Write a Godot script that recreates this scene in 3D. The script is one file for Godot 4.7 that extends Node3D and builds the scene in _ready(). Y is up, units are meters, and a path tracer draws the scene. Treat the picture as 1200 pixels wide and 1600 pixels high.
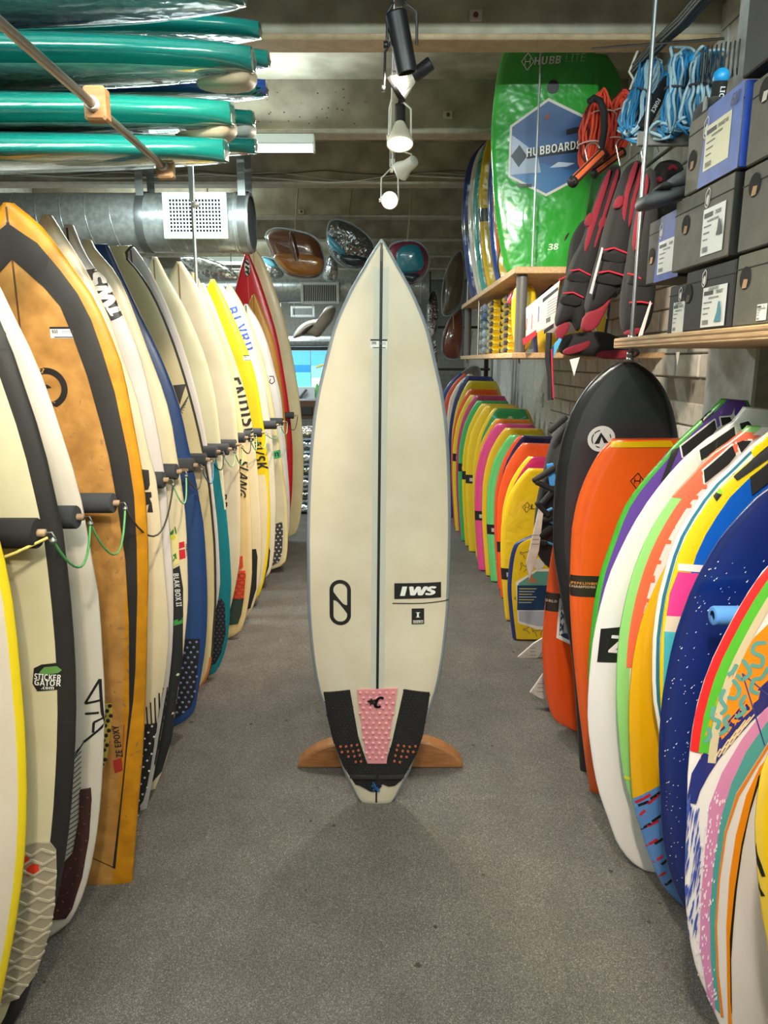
extends Node3D
# A surf shop aisle. Sizes are metres; the camera stands in the aisle at x = 0, z = 0 and looks along -z.

var mats := {}
var noise_cache := {}
var rng := RandomNumberGenerator.new()
var fonts := {}

# ---------------------------------------------------------------- materials
func noise_tex(key: String, freq: float, lo: Color, hi: Color, size := 256, octaves := 4, kind := FastNoiseLite.TYPE_SIMPLEX_SMOOTH) -> NoiseTexture2D:
	if noise_cache.has(key): return noise_cache[key]
	var n := FastNoiseLite.new()
	n.seed = hash(key) % 10000
	n.noise_type = kind
	n.frequency = freq
	n.fractal_octaves = octaves
	var t := NoiseTexture2D.new()
	t.width = size; t.height = size
	t.seamless = true
	t.noise = n
	var g := Gradient.new()
	g.set_color(0, lo); g.set_color(1, hi)
	t.color_ramp = g
	noise_cache[key] = t
	return t

func normal_tex(key: String, freq: float, strength: float, size := 256) -> NoiseTexture2D:
	if noise_cache.has(key): return noise_cache[key]
	var n := FastNoiseLite.new()
	n.seed = hash(key) % 10000
	n.frequency = freq
	n.fractal_octaves = 3
	var t := NoiseTexture2D.new()
	t.width = size; t.height = size
	t.seamless = true
	t.as_normal_map = true
	t.bump_strength = strength
	t.noise = n
	noise_cache[key] = t
	return t

func tri(m: StandardMaterial3D, scale: float) -> void:
	m.uv1_triplanar = true
	m.uv1_scale = Vector3(scale, scale, scale)

# kind: "" plain, "foam" worn surfboard skin, "wrap" wrinkled clear plastic over it, "wood", "cloth", "concrete", "metal", "steel", "glow"
func mat(hex: String, rough := 0.5, kind := "", k := 1.0) -> StandardMaterial3D:
	var key := "%s|%s|%s|%s" % [hex, rough, kind, k]
	if mats.has(key): return mats[key]
	var m := StandardMaterial3D.new()
	m.resource_name = "m" + str(mats.size())
	m.albedo_color = Color(hex)
	m.roughness = rough
	if kind == "foam":
		m.albedo_texture = noise_tex("skin", 0.012, Color(0.93, 0.92, 0.89), Color(1, 1, 1), 256, 5)
		tri(m, 1.3)
		m.clearcoat_enabled = true; m.clearcoat = 0.25; m.clearcoat_roughness = 0.25
	elif kind == "worn":
		m.albedo_texture = noise_tex("worn", 0.02, Color(0.72, 0.68, 0.62), Color(1, 1, 1), 256, 5)
		tri(m, 2.2)
	elif kind == "gloss":
		m.clearcoat_enabled = true; m.clearcoat = 0.8; m.clearcoat_roughness = 0.06
	elif kind == "wrap":
		m.clearcoat_enabled = true; m.clearcoat = 1.0; m.clearcoat_roughness = 0.05
		m.normal_enabled = true
		m.normal_texture = normal_tex("wrapn", 0.015, 6.0)
		m.normal_scale = 0.35 * k
		tri(m, 2.5)
	elif kind == "film":
		m.albedo_texture = noise_tex("filmc", 0.03, Color(0.80, 0.86, 0.85), Color(1, 1, 1), 256, 4)
		m.clearcoat_enabled = true; m.clearcoat = 1.0; m.clearcoat_roughness = 0.06
		m.normal_enabled = true
		m.normal_texture = normal_tex("filmn", 0.02, 14.0)
		m.normal_scale = 0.45 * k
		tri(m, 1.6)
	elif kind == "silver":
		m.metallic = 0.9
		m.normal_enabled = true
		m.normal_texture = normal_tex("filmn", 0.02, 14.0)
		m.normal_scale = 1.0 * k
		tri(m, 2.0)
	elif kind == "wood":
		m.albedo_texture = noise_tex("grain", 0.03, Color(0.80, 0.76, 0.70), Color(1, 1, 1), 256, 4)
		m.uv1_triplanar = true
		m.uv1_scale = Vector3(1.2, 9.0, 9.0) if k > 0 else Vector3(9.0, 1.2, 9.0)
	elif kind == "shelfwood":
		m.albedo_texture = noise_tex("grain", 0.03, Color(0.80, 0.76, 0.70), Color(1, 1, 1), 256, 4)
		m.uv1_triplanar = true
		m.uv1_scale = Vector3(9.0, 9.0, 0.9)
	elif kind == "concrete":
		m.albedo_texture = noise_tex("conc", 0.012, Color(0.70, 0.69, 0.66), Color(1, 1, 1), 512, 6)
		m.uv1_world_triplanar = true
		tri(m, 0.55)
	elif kind == "cloth":
		m.rim_enabled = true; m.rim = 0.25; m.rim_tint = 0.5
		m.normal_enabled = true
		m.normal_texture = normal_tex("clothn", 0.2, 3.0)
		m.normal_scale = 0.5
		tri(m, 8.0)
	elif kind == "card":
		m.albedo_texture = noise_tex("cardc", 0.02, Color(0.86, 0.86, 0.85), Color(1, 1, 1), 256, 4)
		tri(m, 3.0)
	elif kind == "metal":
		m.metallic = k
	elif kind == "duct":
		m.metallic = 0.6
		m.albedo_texture = noise_tex("ductc", 0.04, Color(0.75, 0.76, 0.76), Color(1, 1, 1), 256, 4)
		tri(m, 2.0)
	elif kind == "glow":
		m.emission_enabled = true
		m.emission = Color(hex)
		m.emission_energy_multiplier = k
	mats[key] = m
	return m

# ---------------------------------------------------------------- nodes
func thing(called: String, label: String, category: String, at := Vector3.ZERO, group := "") -> Node3D:
	var o := Node3D.new()
	o.name = called
	add_child(o, true)
	fix_name(o, called, self)
	o.position = at
	o.set_meta("label", label)
	o.set_meta("category", category)
	if group: o.set_meta("group", group)
	return o

var used := {}
func fix_name(o: Node, called: String, parent: Node) -> void:
	var key := str(parent.get_instance_id()) + called
	var n: int = used.get(key, 0)
	used[key] = n + 1
	if n: o.name = "%s_%03d" % [called, n]
	else: o.name = called

func obj(called: String, mesh: Mesh, m: Material, parent: Node = self, at := Vector3.ZERO) -> MeshInstance3D:
	var o := MeshInstance3D.new()
	o.mesh = mesh
	if m: o.material_override = m
	o.name = called
	parent.add_child(o, true)
	fix_name(o, called, parent)
	o.position = at
	return o

func tag(o: Node, label: String, category: String, group := "") -> void:
	o.set_meta("label", label)
	o.set_meta("category", category)
	if group: o.set_meta("group", group)

func struct(called: String, mesh: Mesh, m: Material, at := Vector3.ZERO, label := "", category := "") -> MeshInstance3D:
	var o := obj(called, mesh, m, self, at)
	o.set_meta("kind", "structure")
	if label: o.set_meta("label", label)
	if category: o.set_meta("category", category)
	return o

# ---------------------------------------------------------------- meshes
class Geo:
	var v := PackedVector3Array()
	var n := PackedVector3Array()
	var uv := PackedVector2Array()
	var ix := PackedInt32Array()
	func tri_n(a: Vector3, b: Vector3, c: Vector3, nn: Vector3) -> void:
		var k := v.size()
		v.append(a); v.append(b); v.append(c)
		for q in 3: n.append(nn)
		uv.append(Vector2(a.x, a.y)); uv.append(Vector2(b.x, b.y)); uv.append(Vector2(c.x, c.y))
		if (b - a).cross(c - a).dot(nn) > 0.0: ix.append_array([k, k + 2, k + 1])
		else: ix.append_array([k, k + 1, k + 2])
	func quad(a: Vector3, b: Vector3, c: Vector3, d: Vector3, hint := Vector3.ZERO) -> void:
		var nn := (c - a).cross(d - b).normalized()
		if hint != Vector3.ZERO and nn.dot(hint) < 0: nn = -nn
		var k := v.size()
		v.append(a); v.append(b); v.append(c); v.append(d)
		for q in 4: n.append(nn)
		uv.append(Vector2(0, 0)); uv.append(Vector2(1, 0)); uv.append(Vector2(1, 1)); uv.append(Vector2(0, 1))
		if (b - a).cross(c - a).dot(nn) > 0.0: ix.append_array([k, k + 2, k + 1, k, k + 3, k + 2])
		else: ix.append_array([k, k + 1, k + 2, k, k + 2, k + 3])
	func box(lo: Vector3, hi: Vector3) -> void:
		var p := []
		for i in 8: p.append(Vector3(hi.x if i & 1 else lo.x, hi.y if i & 2 else lo.y, hi.z if i & 4 else lo.z))
		quad(p[0], p[1], p[3], p[2], Vector3(0, 0, -1)); quad(p[4], p[5], p[7], p[6], Vector3(0, 0, 1))
		quad(p[0], p[1], p[5], p[4], Vector3(0, -1, 0)); quad(p[2], p[3], p[7], p[6], Vector3(0, 1, 0))
		quad(p[0], p[2], p[6], p[4], Vector3(-1, 0, 0)); quad(p[1], p[3], p[7], p[5], Vector3(1, 0, 0))
	# a grid of points rows x cols, smooth normals; closed: columns wrap round
	func grid(g: Array, closed := false, out_from := Vector3.INF) -> void:
		var r: int = g.size()
		var c: int = g[0].size()
		var k := v.size()
		for i in r:
			for j in c:
				var a: Vector3 = g[mini(i + 1, r - 1)][j] - g[maxi(i - 1, 0)][j]
				var b: Vector3 = (g[i][(j + 1) % c] - g[i][(j + c - 1) % c]) if closed else (g[i][mini(j + 1, c - 1)] - g[i][maxi(j - 1, 0)])
				var nn := b.cross(a)
				if nn.length_squared() < 1e-18: nn = Vector3.UP
				nn = nn.normalized()
				v.append(g[i][j]); n.append(nn)
				uv.append(Vector2(float(j) / c, float(i) / r))
		if out_from != Vector3.INF:
			var s := 0.0
			for i in range(k, v.size()): s += n[i].dot(v[i] - out_from)
			if s < 0:
				for i in range(k, v.size()): n[i] = -n[i]
		for i in r - 1:
			for j in (c if closed else c - 1):
				var j2 := (j + 1) % c
				var q := [k + i * c + j, k + i * c + j2, k + (i + 1) * c + j2, k + (i + 1) * c + j]
				if (v[q[1]] - v[q[0]]).cross(v[q[2]] - v[q[0]]).dot(n[q[0]]) > 0: q.reverse()
				ix.append_array([q[0], q[1], q[2], q[0], q[2], q[3]])
	func append(o: Geo, xf := Transform3D()) -> void:
		var k := v.size()
		for i in o.v.size():
			v.append(xf * o.v[i]); n.append((xf.basis * o.n[i]).normalized()); uv.append(o.uv[i])
		for i in o.ix: ix.append(i + k)
	func mesh() -> ArrayMesh:
		var a := []
		a.resize(Mesh.ARRAY_MAX)
		a[Mesh.ARRAY_VERTEX] = v; a[Mesh.ARRAY_NORMAL] = n; a[Mesh.ARRAY_TEX_UV] = uv; a[Mesh.ARRAY_INDEX] = ix
		var m := ArrayMesh.new()
		if v.size(): m.add_surface_from_arrays(Mesh.PRIMITIVE_TRIANGLES, a)
		return m

func box_mesh(lo: Vector3, hi: Vector3) -> ArrayMesh:
	var g := Geo.new(); g.box(lo, hi); return g.mesh()

# a box with chamfered edges
func soft_box(size: Vector3, c := 0.004) -> ArrayMesh:
	var g := Geo.new()
	var h := size / 2
	c = minf(c, minf(h.x, minf(h.y, h.z)) * 0.9)
	var rows := []
	for lv in [[-h.z, c], [-h.z + c, 0.0], [h.z - c, 0.0], [h.z, c]]:
		var ring := []
		var x: float = h.x - lv[1]
		var y: float = h.y - lv[1]
		for q in [[x - c, -y], [x, -y + c], [x, y - c], [x - c, y], [-x + c, y], [-x, y - c], [-x, -y + c], [-x + c, -y]]: ring.append(Vector3(q[0], q[1], lv[0]))
		rows.append(ring)
	for i in 3:
		for j in 8:
			var a: Vector3 = rows[i][j]
			var b: Vector3 = rows[i][(j + 1) % 8]
			g.quad(a, b, rows[i + 1][(j + 1) % 8], rows[i + 1][j], Vector3(a.x + b.x, a.y + b.y, a.z * 0.01 + (float(i) - 1.0) * 0.2))
	for s in [0, 3]:
		for j in range(1, 7): g.tri_n(rows[s][0], rows[s][j], rows[s][j + 1], Vector3(0, 0, -1 if s == 0 else 1))
	return g.mesh()

func tube_geo(g: Geo, path: PackedVector3Array, r: float, sides := 8, r_end := -1.0) -> void:
	var rows := []
	var up := Vector3.UP
	var last := path.size() - 1
	var prev := Vector3.ZERO
	for i in path.size():
		var d := (path[mini(i + 1, last)] - path[maxi(i - 1, 0)]).normalized()
		if prev == Vector3.ZERO:
			prev = d.cross(up if absf(d.dot(up)) < 0.9 else Vector3.RIGHT).normalized()
		var s := (prev - d * prev.dot(d)).normalized()
		prev = s
		var t := d.cross(s)
		var rr := r if r_end < 0 else lerpf(r, r_end, float(i) / last)
		if i == 0: rows.append(ring_of(path[i], s, t, rr * 0.02, sides))
		rows.append(ring_of(path[i], s, t, rr, sides))
		if i == last: rows.append(ring_of(path[i], s, t, rr * 0.02, sides))
	g.grid(rows, true)
	# sharp caps are good enough for tubes this thin; make the normals point outwards
	var k := g.v.size() - rows.size() * sides
	for i in rows.size():
		var pi: int = clampi(i - 1, 0, last)
		for j in sides:
			var id := k + i * sides + j
			var o := g.v[id] - path[pi]
			if o.length_squared() > 1e-12 and i > 0 and i < rows.size() - 1: g.n[id] = o.normalized()

func ring_of(c: Vector3, s: Vector3, t: Vector3, r: float, sides: int) -> Array:
	var a := []
	for j in sides:
		var w := TAU * j / sides
		a.append(c + s * cos(w) * r + t * sin(w) * r)
	return a

func tube(path: PackedVector3Array, r: float, sides := 8) -> ArrayMesh:
	var g := Geo.new(); tube_geo(g, path, r, sides); return g.mesh()

func rod(a: Vector3, b: Vector3, r: float, sides := 12) -> ArrayMesh:
	return tube(PackedVector3Array([a, b]), r, sides)

# profile: Vector2(radius, height) list turned about y
func lathe(profile: Array, sides := 20) -> ArrayMesh:
	var g := Geo.new()
	var rows := []
	for p in profile:
		var ring := []
		for j in sides:
			var w := TAU * j / sides
			ring.append(Vector3(cos(w) * p.x, p.y, sin(w) * p.x))
		rows.append(ring)
	g.grid(rows, true, Vector3(0, (profile[0].y + profile[-1].y) / 2, 0))
	return g.mesh()

# a flat outline given thickness, straight sides with a small chamfer, centred on z = 0
func extrude(poly: Array, th: float, bev := 0.002) -> ArrayMesh:
	var g := Geo.new()
	var p := PackedVector2Array(poly)
	if Geometry2D.is_polygon_clockwise(p): p.reverse()
	var inner := p
	if bev > 0:
		var off := Geometry2D.offset_polygon(p, -bev)
		if off.size() == 1 and off[0].size() == p.size(): inner = off[0]
	for s in [1.0, -1.0]:
		var t := Geometry2D.triangulate_polygon(inner)
		for i in range(0, t.size(), 3):
			g.tri_n(v3(inner[t[i]], s * th / 2), v3(inner[t[i + 1]], s * th / 2), v3(inner[t[i + 2]], s * th / 2), Vector3(0, 0, s))
	for i in p.size():
		var a := p[i]
		var b := p[(i + 1) % p.size()]
		var d := (b - a).normalized()
		g.quad(v3(a, th / 2 - bev), v3(b, th / 2 - bev), v3(b, -th / 2 + bev), v3(a, -th / 2 + bev), Vector3(d.y, -d.x, 0))
	if inner != p:
		# nearest matching start for the chamfer ring
		var best := 0
		for i in inner.size():
			if inner[i].distance_to(p[0]) < inner[best].distance_to(p[0]): best = i
		for i in p.size():
			var a := p[i]
			var b := p[(i + 1) % p.size()]
			var ia := inner[(best + i) % inner.size()]
			var ib := inner[(best + i + 1) % inner.size()]
			for s in [1.0, -1.0]:
				g.quad(v3(a, s * (th / 2 - bev)), v3(b, s * (th / 2 - bev)), v3(ib, s * th / 2), v3(ia, s * th / 2), Vector3(0, 0, s))
	return g.mesh()

func v3(p: Vector2, z := 0.0) -> Vector3: return Vector3(p.x, p.y, z)

# a soft, cushion-like solid over an outline
func pillow(poly: Array, th: float, full := 0.35, round_pts := 3, back := 1.0) -> ArrayMesh:
	var p := smooth_poly(poly, round_pts)
	var c := Vector2.ZERO
	for q in p: c += q
	c /= p.size()
	var g := Geo.new()
	var rows := []
	var ks := [0.001, 0.35, 0.65, 0.85, 0.95, 1.0]
	for side in [1.0, -1.0]:
		var seq := ks if side > 0 else [0.95, 0.85, 0.65, 0.35, 0.001]
		for k in seq:
			var ring := []
			var z: float = side * th / 2 * pow(maxf(0.0, 1.0 - pow(k, 3.0)), full) * (1.0 if side > 0 else back)
			for q in p: ring.append(v3(c + (q - c) * k, z))
			rows.append(ring)
	g.grid(rows, true, v3(c))
	return g.mesh()

func smooth_poly(poly: Array, times: int) -> Array:
	var p := poly.duplicate()
	for k in times:
		if p.size() > 70: break
		var q := []
		for i in p.size():
			var a: Vector2 = p[i]
			var b: Vector2 = p[(i + 1) % p.size()]
			q.append(a.lerp(b, 0.25)); q.append(a.lerp(b, 0.75))
		p = q
	return p

func mirrored(poly: Array) -> Array:
	var r := []
	for p in poly: r.append(Vector2(-p.x, p.y))
	return r

func rect(x0: float, y0: float, x1: float, y1: float) -> Array:
	return [Vector2(x0, y0), Vector2(x1, y0), Vector2(x1, y1), Vector2(x0, y1)]

func disc(c: Vector2, rx: float, ry := -1.0, n := 20) -> Array:
	var r := []
	for i in n: r.append(c + Vector2(cos(TAU * i / n) * rx, sin(TAU * i / n) * (rx if ry < 0 else ry)))
	return r

# ---------------------------------------------------------------- boards
class Board:
	var root: Node3D
	var ln := 1.8
	var hw := []
	var hu := 0.03
	var hd := 0.03
	var dome := 2.6
	var foil := 0.35
	var rn := 0.03
	var rt := 0.015
	func w(t: float) -> float:
		t = clampf(t, 0.0, 1.0)
		var n := hw.size()
		for i in n - 1:
			if t <= hw[i + 1].x:
				var a: Vector2 = hw[i]
				var b: Vector2 = hw[i + 1]
				var s := (b.y - a.y) / maxf(b.x - a.x, 1e-6)
				var sa := s
				var sb := s
				if i > 0: sa = mono((a.y - hw[i - 1].y) / maxf(a.x - hw[i - 1].x, 1e-6), s)
				if i < n - 2: sb = mono((hw[i + 2].y - b.y) / maxf(hw[i + 2].x - b.x, 1e-6), s)
				var h := b.x - a.x
				var u := (t - a.x) / maxf(h, 1e-6)
				var u2 := u * u
				var u3 := u2 * u
				return (2 * u3 - 3 * u2 + 1) * a.y + (u3 - 2 * u2 + u) * h * sa + (-2 * u3 + 3 * u2) * b.y + (u3 - u2) * h * sb
		return hw[n - 1].y
	func mono(p: float, q: float) -> float:
		return 0.0 if p * q <= 0 else 2.0 * p * q / (p + q)
	func th(t: float) -> float:
		return foil + (1.0 - foil) * pow(sin(PI * clampf(0.03 + t * 0.94, 0.0, 1.0)), 0.6)
	func rock(t: float) -> float:
		return rn * pow(maxf(0.0, (t - 0.5) / 0.5), 2.2) + rt * pow(maxf(0.0, (0.35 - t) / 0.35), 2.0)
	func top0(x: float, y: float) -> Vector3:
		var t := clampf(y / ln, 0.0, 1.0)
		var ww := maxf(w(t), 0.001)
		var v := clampf(absf(x) / ww, 0.0, 0.998)
		return Vector3(signf(x) * v * ww, t * ln, rock(t) + hu * th(t) * pow(maxf(0.0, 1.0 - pow(v, dome)), 0.5))
	func normal(x: float, y: float) -> Vector3:
		var e := 0.003
		var a := top0(x + e, y) - top0(x - e, y)
		var c := top0(x, y + e) - top0(x, y - e)
		var n := a.cross(c)
		return n.normalized() if n.length_squared() > 1e-16 else Vector3(0, 0, 1)
	func top(x: float, y: float, lift := 0.0) -> Vector3:
		return top0(x, y) + (normal(x, y) * lift if lift != 0.0 else Vector3.ZERO)

# bands: [part, material, width in metres] from the rail inwards; the rest is the deck
func make_board(called: String, label: String, category: String, group: String, d: Dictionary, deck: Material, bands := [], bottom: Material = null, opt := {}) -> Board:
	var b := Board.new()
	b.ln = d.len
	b.hw = d.hw
	var th: float = opt.get("th", 0.06)
	b.hu = th * opt.get("up", 0.55); b.hd = th - b.hu
	b.dome = opt.get("dome", 3.4)
	b.foil = opt.get("foil", 0.4)
	b.rn = opt.get("rn", 0.03)
	b.rt = opt.get("rt", 0.015)
	var root := thing(called, label, category, d.at, group)
	root.rotation = Vector3(opt.get("lean", 0.0), opt.get("yaw", 0.0), d.roll)
	b.root = root
	var rows := []
	var n: int = opt.get("rows", 34)
	for i in n + 1:
		var u := float(i) / n
		rows.append(u * 0.35 + 0.65 * (0.5 - 0.5 * cos(PI * u)))
	# list of column intervals: part, material, boundaries as distance from the rail in metres
	var edges := [0.0]
	for q in bands: edges.append(edges[-1] + q[2])
	var grid := []
	var parts := []
	var first := true
	for ti in rows.size() + 4:
		var t: float = rows[clampi(ti - 2, 0, rows.size() - 1)]
		var wf := 1.0
		var tf := 1.0
		if ti == 0 or ti == rows.size() + 3: tf = 0.0; wf = 0.985
		elif ti == 1 or ti == rows.size() + 2: tf = 0.75; wf = 0.995
		var yo := 0.0
		if ti == 0: yo = -0.003
		if ti == rows.size() + 3: yo = 0.003
		var hw := maxf(b.w(t), 0.002) * wf
		var row := []
		var vs := []
		var vb := []
		for e in edges: vb.append(maxf(0.0, 1.0 - e / hw))
		# left side: rail to deck
		for k in bands.size():
			var steps := 5 if k == 0 else 2
			for s in steps:
				var f := float(s) / steps
				if k == 0: f = f * f
				vs.append(-lerpf(vb[k], vb[k + 1], f))
				if first: parts.append(k)
		var dn := 22
		var v1: float = vb[-1]
		for s in dn + 1:
			var f := float(s) / dn
			if bands.is_empty(): f = 0.5 - 0.5 * cos(PI * f)
			vs.append(lerpf(-v1, v1, f))
			if first and s < dn: parts.append(-1)
		for kk in bands.size():
			var k := bands.size() - 1 - kk
			var steps := 5 if k == 0 else 2
			for s in range(1, steps + 1):
				var f := float(s) / steps
				if k == 0: f = 1.0 - (1.0 - f) * (1.0 - f)
				vs.append(lerpf(vb[k + 1], vb[k], f))
				if first: parts.append(k)
		var zr := b.rock(t)
		var tt := b.th(t) * tf
		for v in vs:
			row.append(Vector3(v * hw, t * b.ln + yo, zr + b.hu * tt * pow(maxf(0.0, 1.0 - pow(absf(v), b.dome)), 0.5)))
		var bn := 12
		for s in range(1, bn):
			var f := float(s) / bn
			var v := cos(PI * f)
			row.append(Vector3(v * hw, t * b.ln + yo, zr - b.hd * tt * pow(maxf(0.0, 1.0 - pow(absf(v), 5.0)), 0.5)))
		if first:
			for s in bn: parts.append(-2 if s > 0 and s < bn - 1 else (0 if bands.size() else -2))
		first = false
		grid.append(row)
	# smooth normals on the whole skin, then one mesh for each part
	var all := Geo.new()
	all.grid(grid, true, Vector3(0, b.ln / 2, 0))
	var c: int = grid[0].size()
	var names := {}
	for j in c:
		var k: int = parts[j]
		var nm: String = "deck" if k == -1 else ("bottom" if k == -2 else bands[k][0])
		var mm: Material = deck if k == -1 else ((bottom if bottom else deck) if k == -2 else bands[k][1])
		if bottom == null and k == -2: nm = "deck" if bands.is_empty() else bands[0][0]; mm = deck if bands.is_empty() else bands[0][1]
		if not names.has(nm): names[nm] = [Geo.new(), mm]
		var g: Geo = names[nm][0]
		var k0 := g.v.size()
		for i in grid.size():
			for jj in [j, (j + 1) % c]:
				var id: int = i * c + jj
				g.v.append(all.v[id]); g.n.append(all.n[id]); g.uv.append(Vector2(all.v[id].x, all.v[id].y))
		for i in grid.size() - 1:
			var q := [k0 + i * 2, k0 + i * 2 + 1, k0 + i * 2 + 3, k0 + i * 2 + 2]
			if (g.v[q[1]] - g.v[q[0]]).cross(g.v[q[2]] - g.v[q[0]]).dot(g.n[q[0]] + g.n[q[2]]) > 0: q.reverse()
			g.ix.append_array([q[0], q[1], q[2], q[0], q[2], q[3]])
	for nm in names:
		obj(nm, names[nm][0].mesh(), names[nm][1], root)
	return b

# an outline laid on the deck; lift > 2 mm gives it a thickness with sides
func patch(b: Board, called: String, poly: Array, m: Material, lift := 0.0018, parent: Node = null, dx := 0.025, dy := 0.05) -> MeshInstance3D:
	var g := Geo.new()
	patch_geo(g, b, poly, lift, dx, dy)
	return obj(called, g.mesh(), m, parent if parent else b.root)

func patch_geo(g: Geo, b: Board, poly: Array, lift := 0.0018, dx := 0.025, dy := 0.05) -> void:
	var p := PackedVector2Array(poly)
	if Geometry2D.is_polygon_clockwise(p): p.reverse()
	var lo := p[0]
	var hi := p[0]
	for q in p: lo = lo.min(q); hi = hi.max(q)
	var iy := int(floor(lo.y / dy))
	while iy * dy < hi.y:
		var row := Geometry2D.intersect_polygons(p, PackedVector2Array([Vector2(lo.x - 1, iy * dy), Vector2(hi.x + 1, iy * dy), Vector2(hi.x + 1, iy * dy + dy), Vector2(lo.x - 1, iy * dy + dy)]))
		for piece in row:
			var l2: float = piece[0].x
			var h2: float = piece[0].x
			for q in piece: l2 = minf(l2, q.x); h2 = maxf(h2, q.x)
			var ixx := int(floor(l2 / dx))
			while ixx * dx < h2:
				var cell := Geometry2D.intersect_polygons(piece, PackedVector2Array([Vector2(ixx * dx, iy * dy - 1), Vector2(ixx * dx + dx, iy * dy - 1), Vector2(ixx * dx + dx, iy * dy + 1), Vector2(ixx * dx, iy * dy + 1)]))
				for bit in cell:
					if Geometry2D.is_polygon_clockwise(bit): continue
					var t := Geometry2D.triangulate_polygon(bit)
					for i in range(0, t.size(), 3): tri_on(g, b, bit[t[i]], bit[t[i + 1]], bit[t[i + 2]], lift)
				ixx += 1
		iy += 1
	if lift > 0.0035:
		for i in p.size():
			var a := p[i]
			var c := p[(i + 1) % p.size()]
			var k := maxi(1, int(a.distance_to(c) / 0.04))
			var dd := (c - a).normalized()
			for s in k:
				var q := a.lerp(c, float(s) / k)
				var r := a.lerp(c, float(s + 1) / k)
				g.quad(b.top(q.x, q.y, lift), b.top(r.x, r.y, lift), b.top(r.x, r.y, -0.001), b.top(q.x, q.y, -0.001), Vector3(dd.y, -dd.x, 0))

func tri_on(g: Geo, b: Board, p: Vector2, q: Vector2, r: Vector2, lift: float, depth := 0) -> void:
	# cut long triangles so that they follow the curve of the deck
	if depth < 5:
		var l := [p.distance_to(q), q.distance_to(r), r.distance_to(p)]
		var big: float = maxf(l[0], maxf(l[1], l[2]))
		var xs := absf(maxf(absf(p.x), maxf(absf(q.x), absf(r.x))))
		var near_rail := xs > b.w(p.y / b.ln) * 0.72
		if big > (0.022 if near_rail else 0.07):
			if big == l[0]:
				var m := (p + q) / 2
				tri_on(g, b, p, m, r, lift, depth + 1); tri_on(g, b, m, q, r, lift, depth + 1)
			elif big == l[1]:
				var m := (q + r) / 2
				tri_on(g, b, p, q, m, lift, depth + 1); tri_on(g, b, p, m, r, lift, depth + 1)
			else:
				var m := (r + p) / 2
				tri_on(g, b, p, q, m, lift, depth + 1); tri_on(g, b, m, q, r, lift, depth + 1)
			return
	var k := g.v.size()
	for u in [p, q, r]:
		var n := b.normal(u.x, u.y)
		g.v.append(b.top0(u.x, u.y) + n * lift); g.n.append(n); g.uv.append(u)
	if (g.v[k + 1] - g.v[k]).cross(g.v[k + 2] - g.v[k]).dot(g.n[k]) > 0: g.ix.append_array([k, k + 2, k + 1])
	else: g.ix.append_array([k, k + 1, k + 2])

# a smooth ribbon through points on the deck
func ribbon(b: Board, called: String, pts: Array, w: float, m: Material, lift := 0.0018, parent: Node = null) -> void:
	var g := Geo.new()
	var p := []
	for i in pts.size() - 1:
		var p0: Vector2 = pts[maxi(i - 1, 0)]
		var p3: Vector2 = pts[mini(i + 2, pts.size() - 1)]
		for k in 6: p.append((pts[i] as Vector2).cubic_interpolate(pts[i + 1], p0, p3, k / 6.0))
	p.append(pts[-1])
	var rows := []
	for i in p.size():
		var d: Vector2 = ((p[mini(i + 1, p.size() - 1)] as Vector2) - p[maxi(i - 1, 0)]).normalized().orthogonal() * w / 2
		if i == 0 or i == p.size() - 1: d *= 0.4
		var a: Vector2 = p[i] - d
		var c: Vector2 = p[i] + d
		rows.append([b.top(a.x, a.y, lift), b.top(p[i].x, p[i].y, lift), b.top(c.x, c.y, lift)])
	g.grid(rows, false, Vector3(0, b.ln / 2, -5))
	obj(called, g.mesh(), m, parent if parent else b.root)

# a stripe that follows the rail, from o0 to o1 metres inside it
func edge_band(b: Board, called: String, m: Material, y0: float, y1: float, o0: float, o1: float, side: float, lift := 0.0018, parent: Node = null) -> void:
	var g := Geo.new()
	var n := maxi(6, int((y1 - y0) / 0.04))
	var cols := 10
	var rows := []
	for i in n + 1:
		var y := lerpf(y0, y1, float(i) / n)
		var w := b.w(y / b.ln)
		var r := []
		for j in cols + 1:
			var x := maxf(0.0, w - lerpf(o0, o1, pow(float(j) / cols, 2.0)))
			r.append(b.top(side * x, y, lift))
		rows.append(r)
	g.grid(rows, false, Vector3(0, b.ln / 2, -5))
	obj(called, g.mesh(), m, parent if parent else b.root)

# a stripe down the middle
func mid_band(b: Board, called: String, m: Material, y0: float, y1: float, x0: float, x1: float, lift := 0.001) -> void:
	var g := Geo.new()
	var n := maxi(6, int((y1 - y0) / 0.05))
	var rows := []
	for i in n + 1:
		var y := lerpf(y0, y1, float(i) / n)
		var w := b.w(y / b.ln) * 0.98
		rows.append([b.top(clampf(x0, -w, w), y, lift), b.top(clampf(x1, -w, w), y, lift)])
	g.grid(rows, false, Vector3(0, b.ln / 2, -5))
	obj(called, g.mesh(), m, b.root)

func stringer(b: Board, hex := "6b5136", w := 0.004, y0 := 0.02) -> void:
	mid_band(b, "stringer", mat(hex, 0.5), y0, b.ln * 0.995, -w / 2, w / 2, 0.0007)

# ---------------------------------------------------------------- lettering
func font_of(kind: String) -> Font:
	if fonts.has(kind): return fonts[kind]
	var f := SystemFont.new()
	f.font_names = PackedStringArray(["Droid Serif" if kind.begins_with("serif") else ("Droid Sans Mono" if kind == "mono" else "Droid Sans")])
	if kind.ends_with("bold"): f.font_weight = 700
	fonts[kind] = f
	return f

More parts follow.
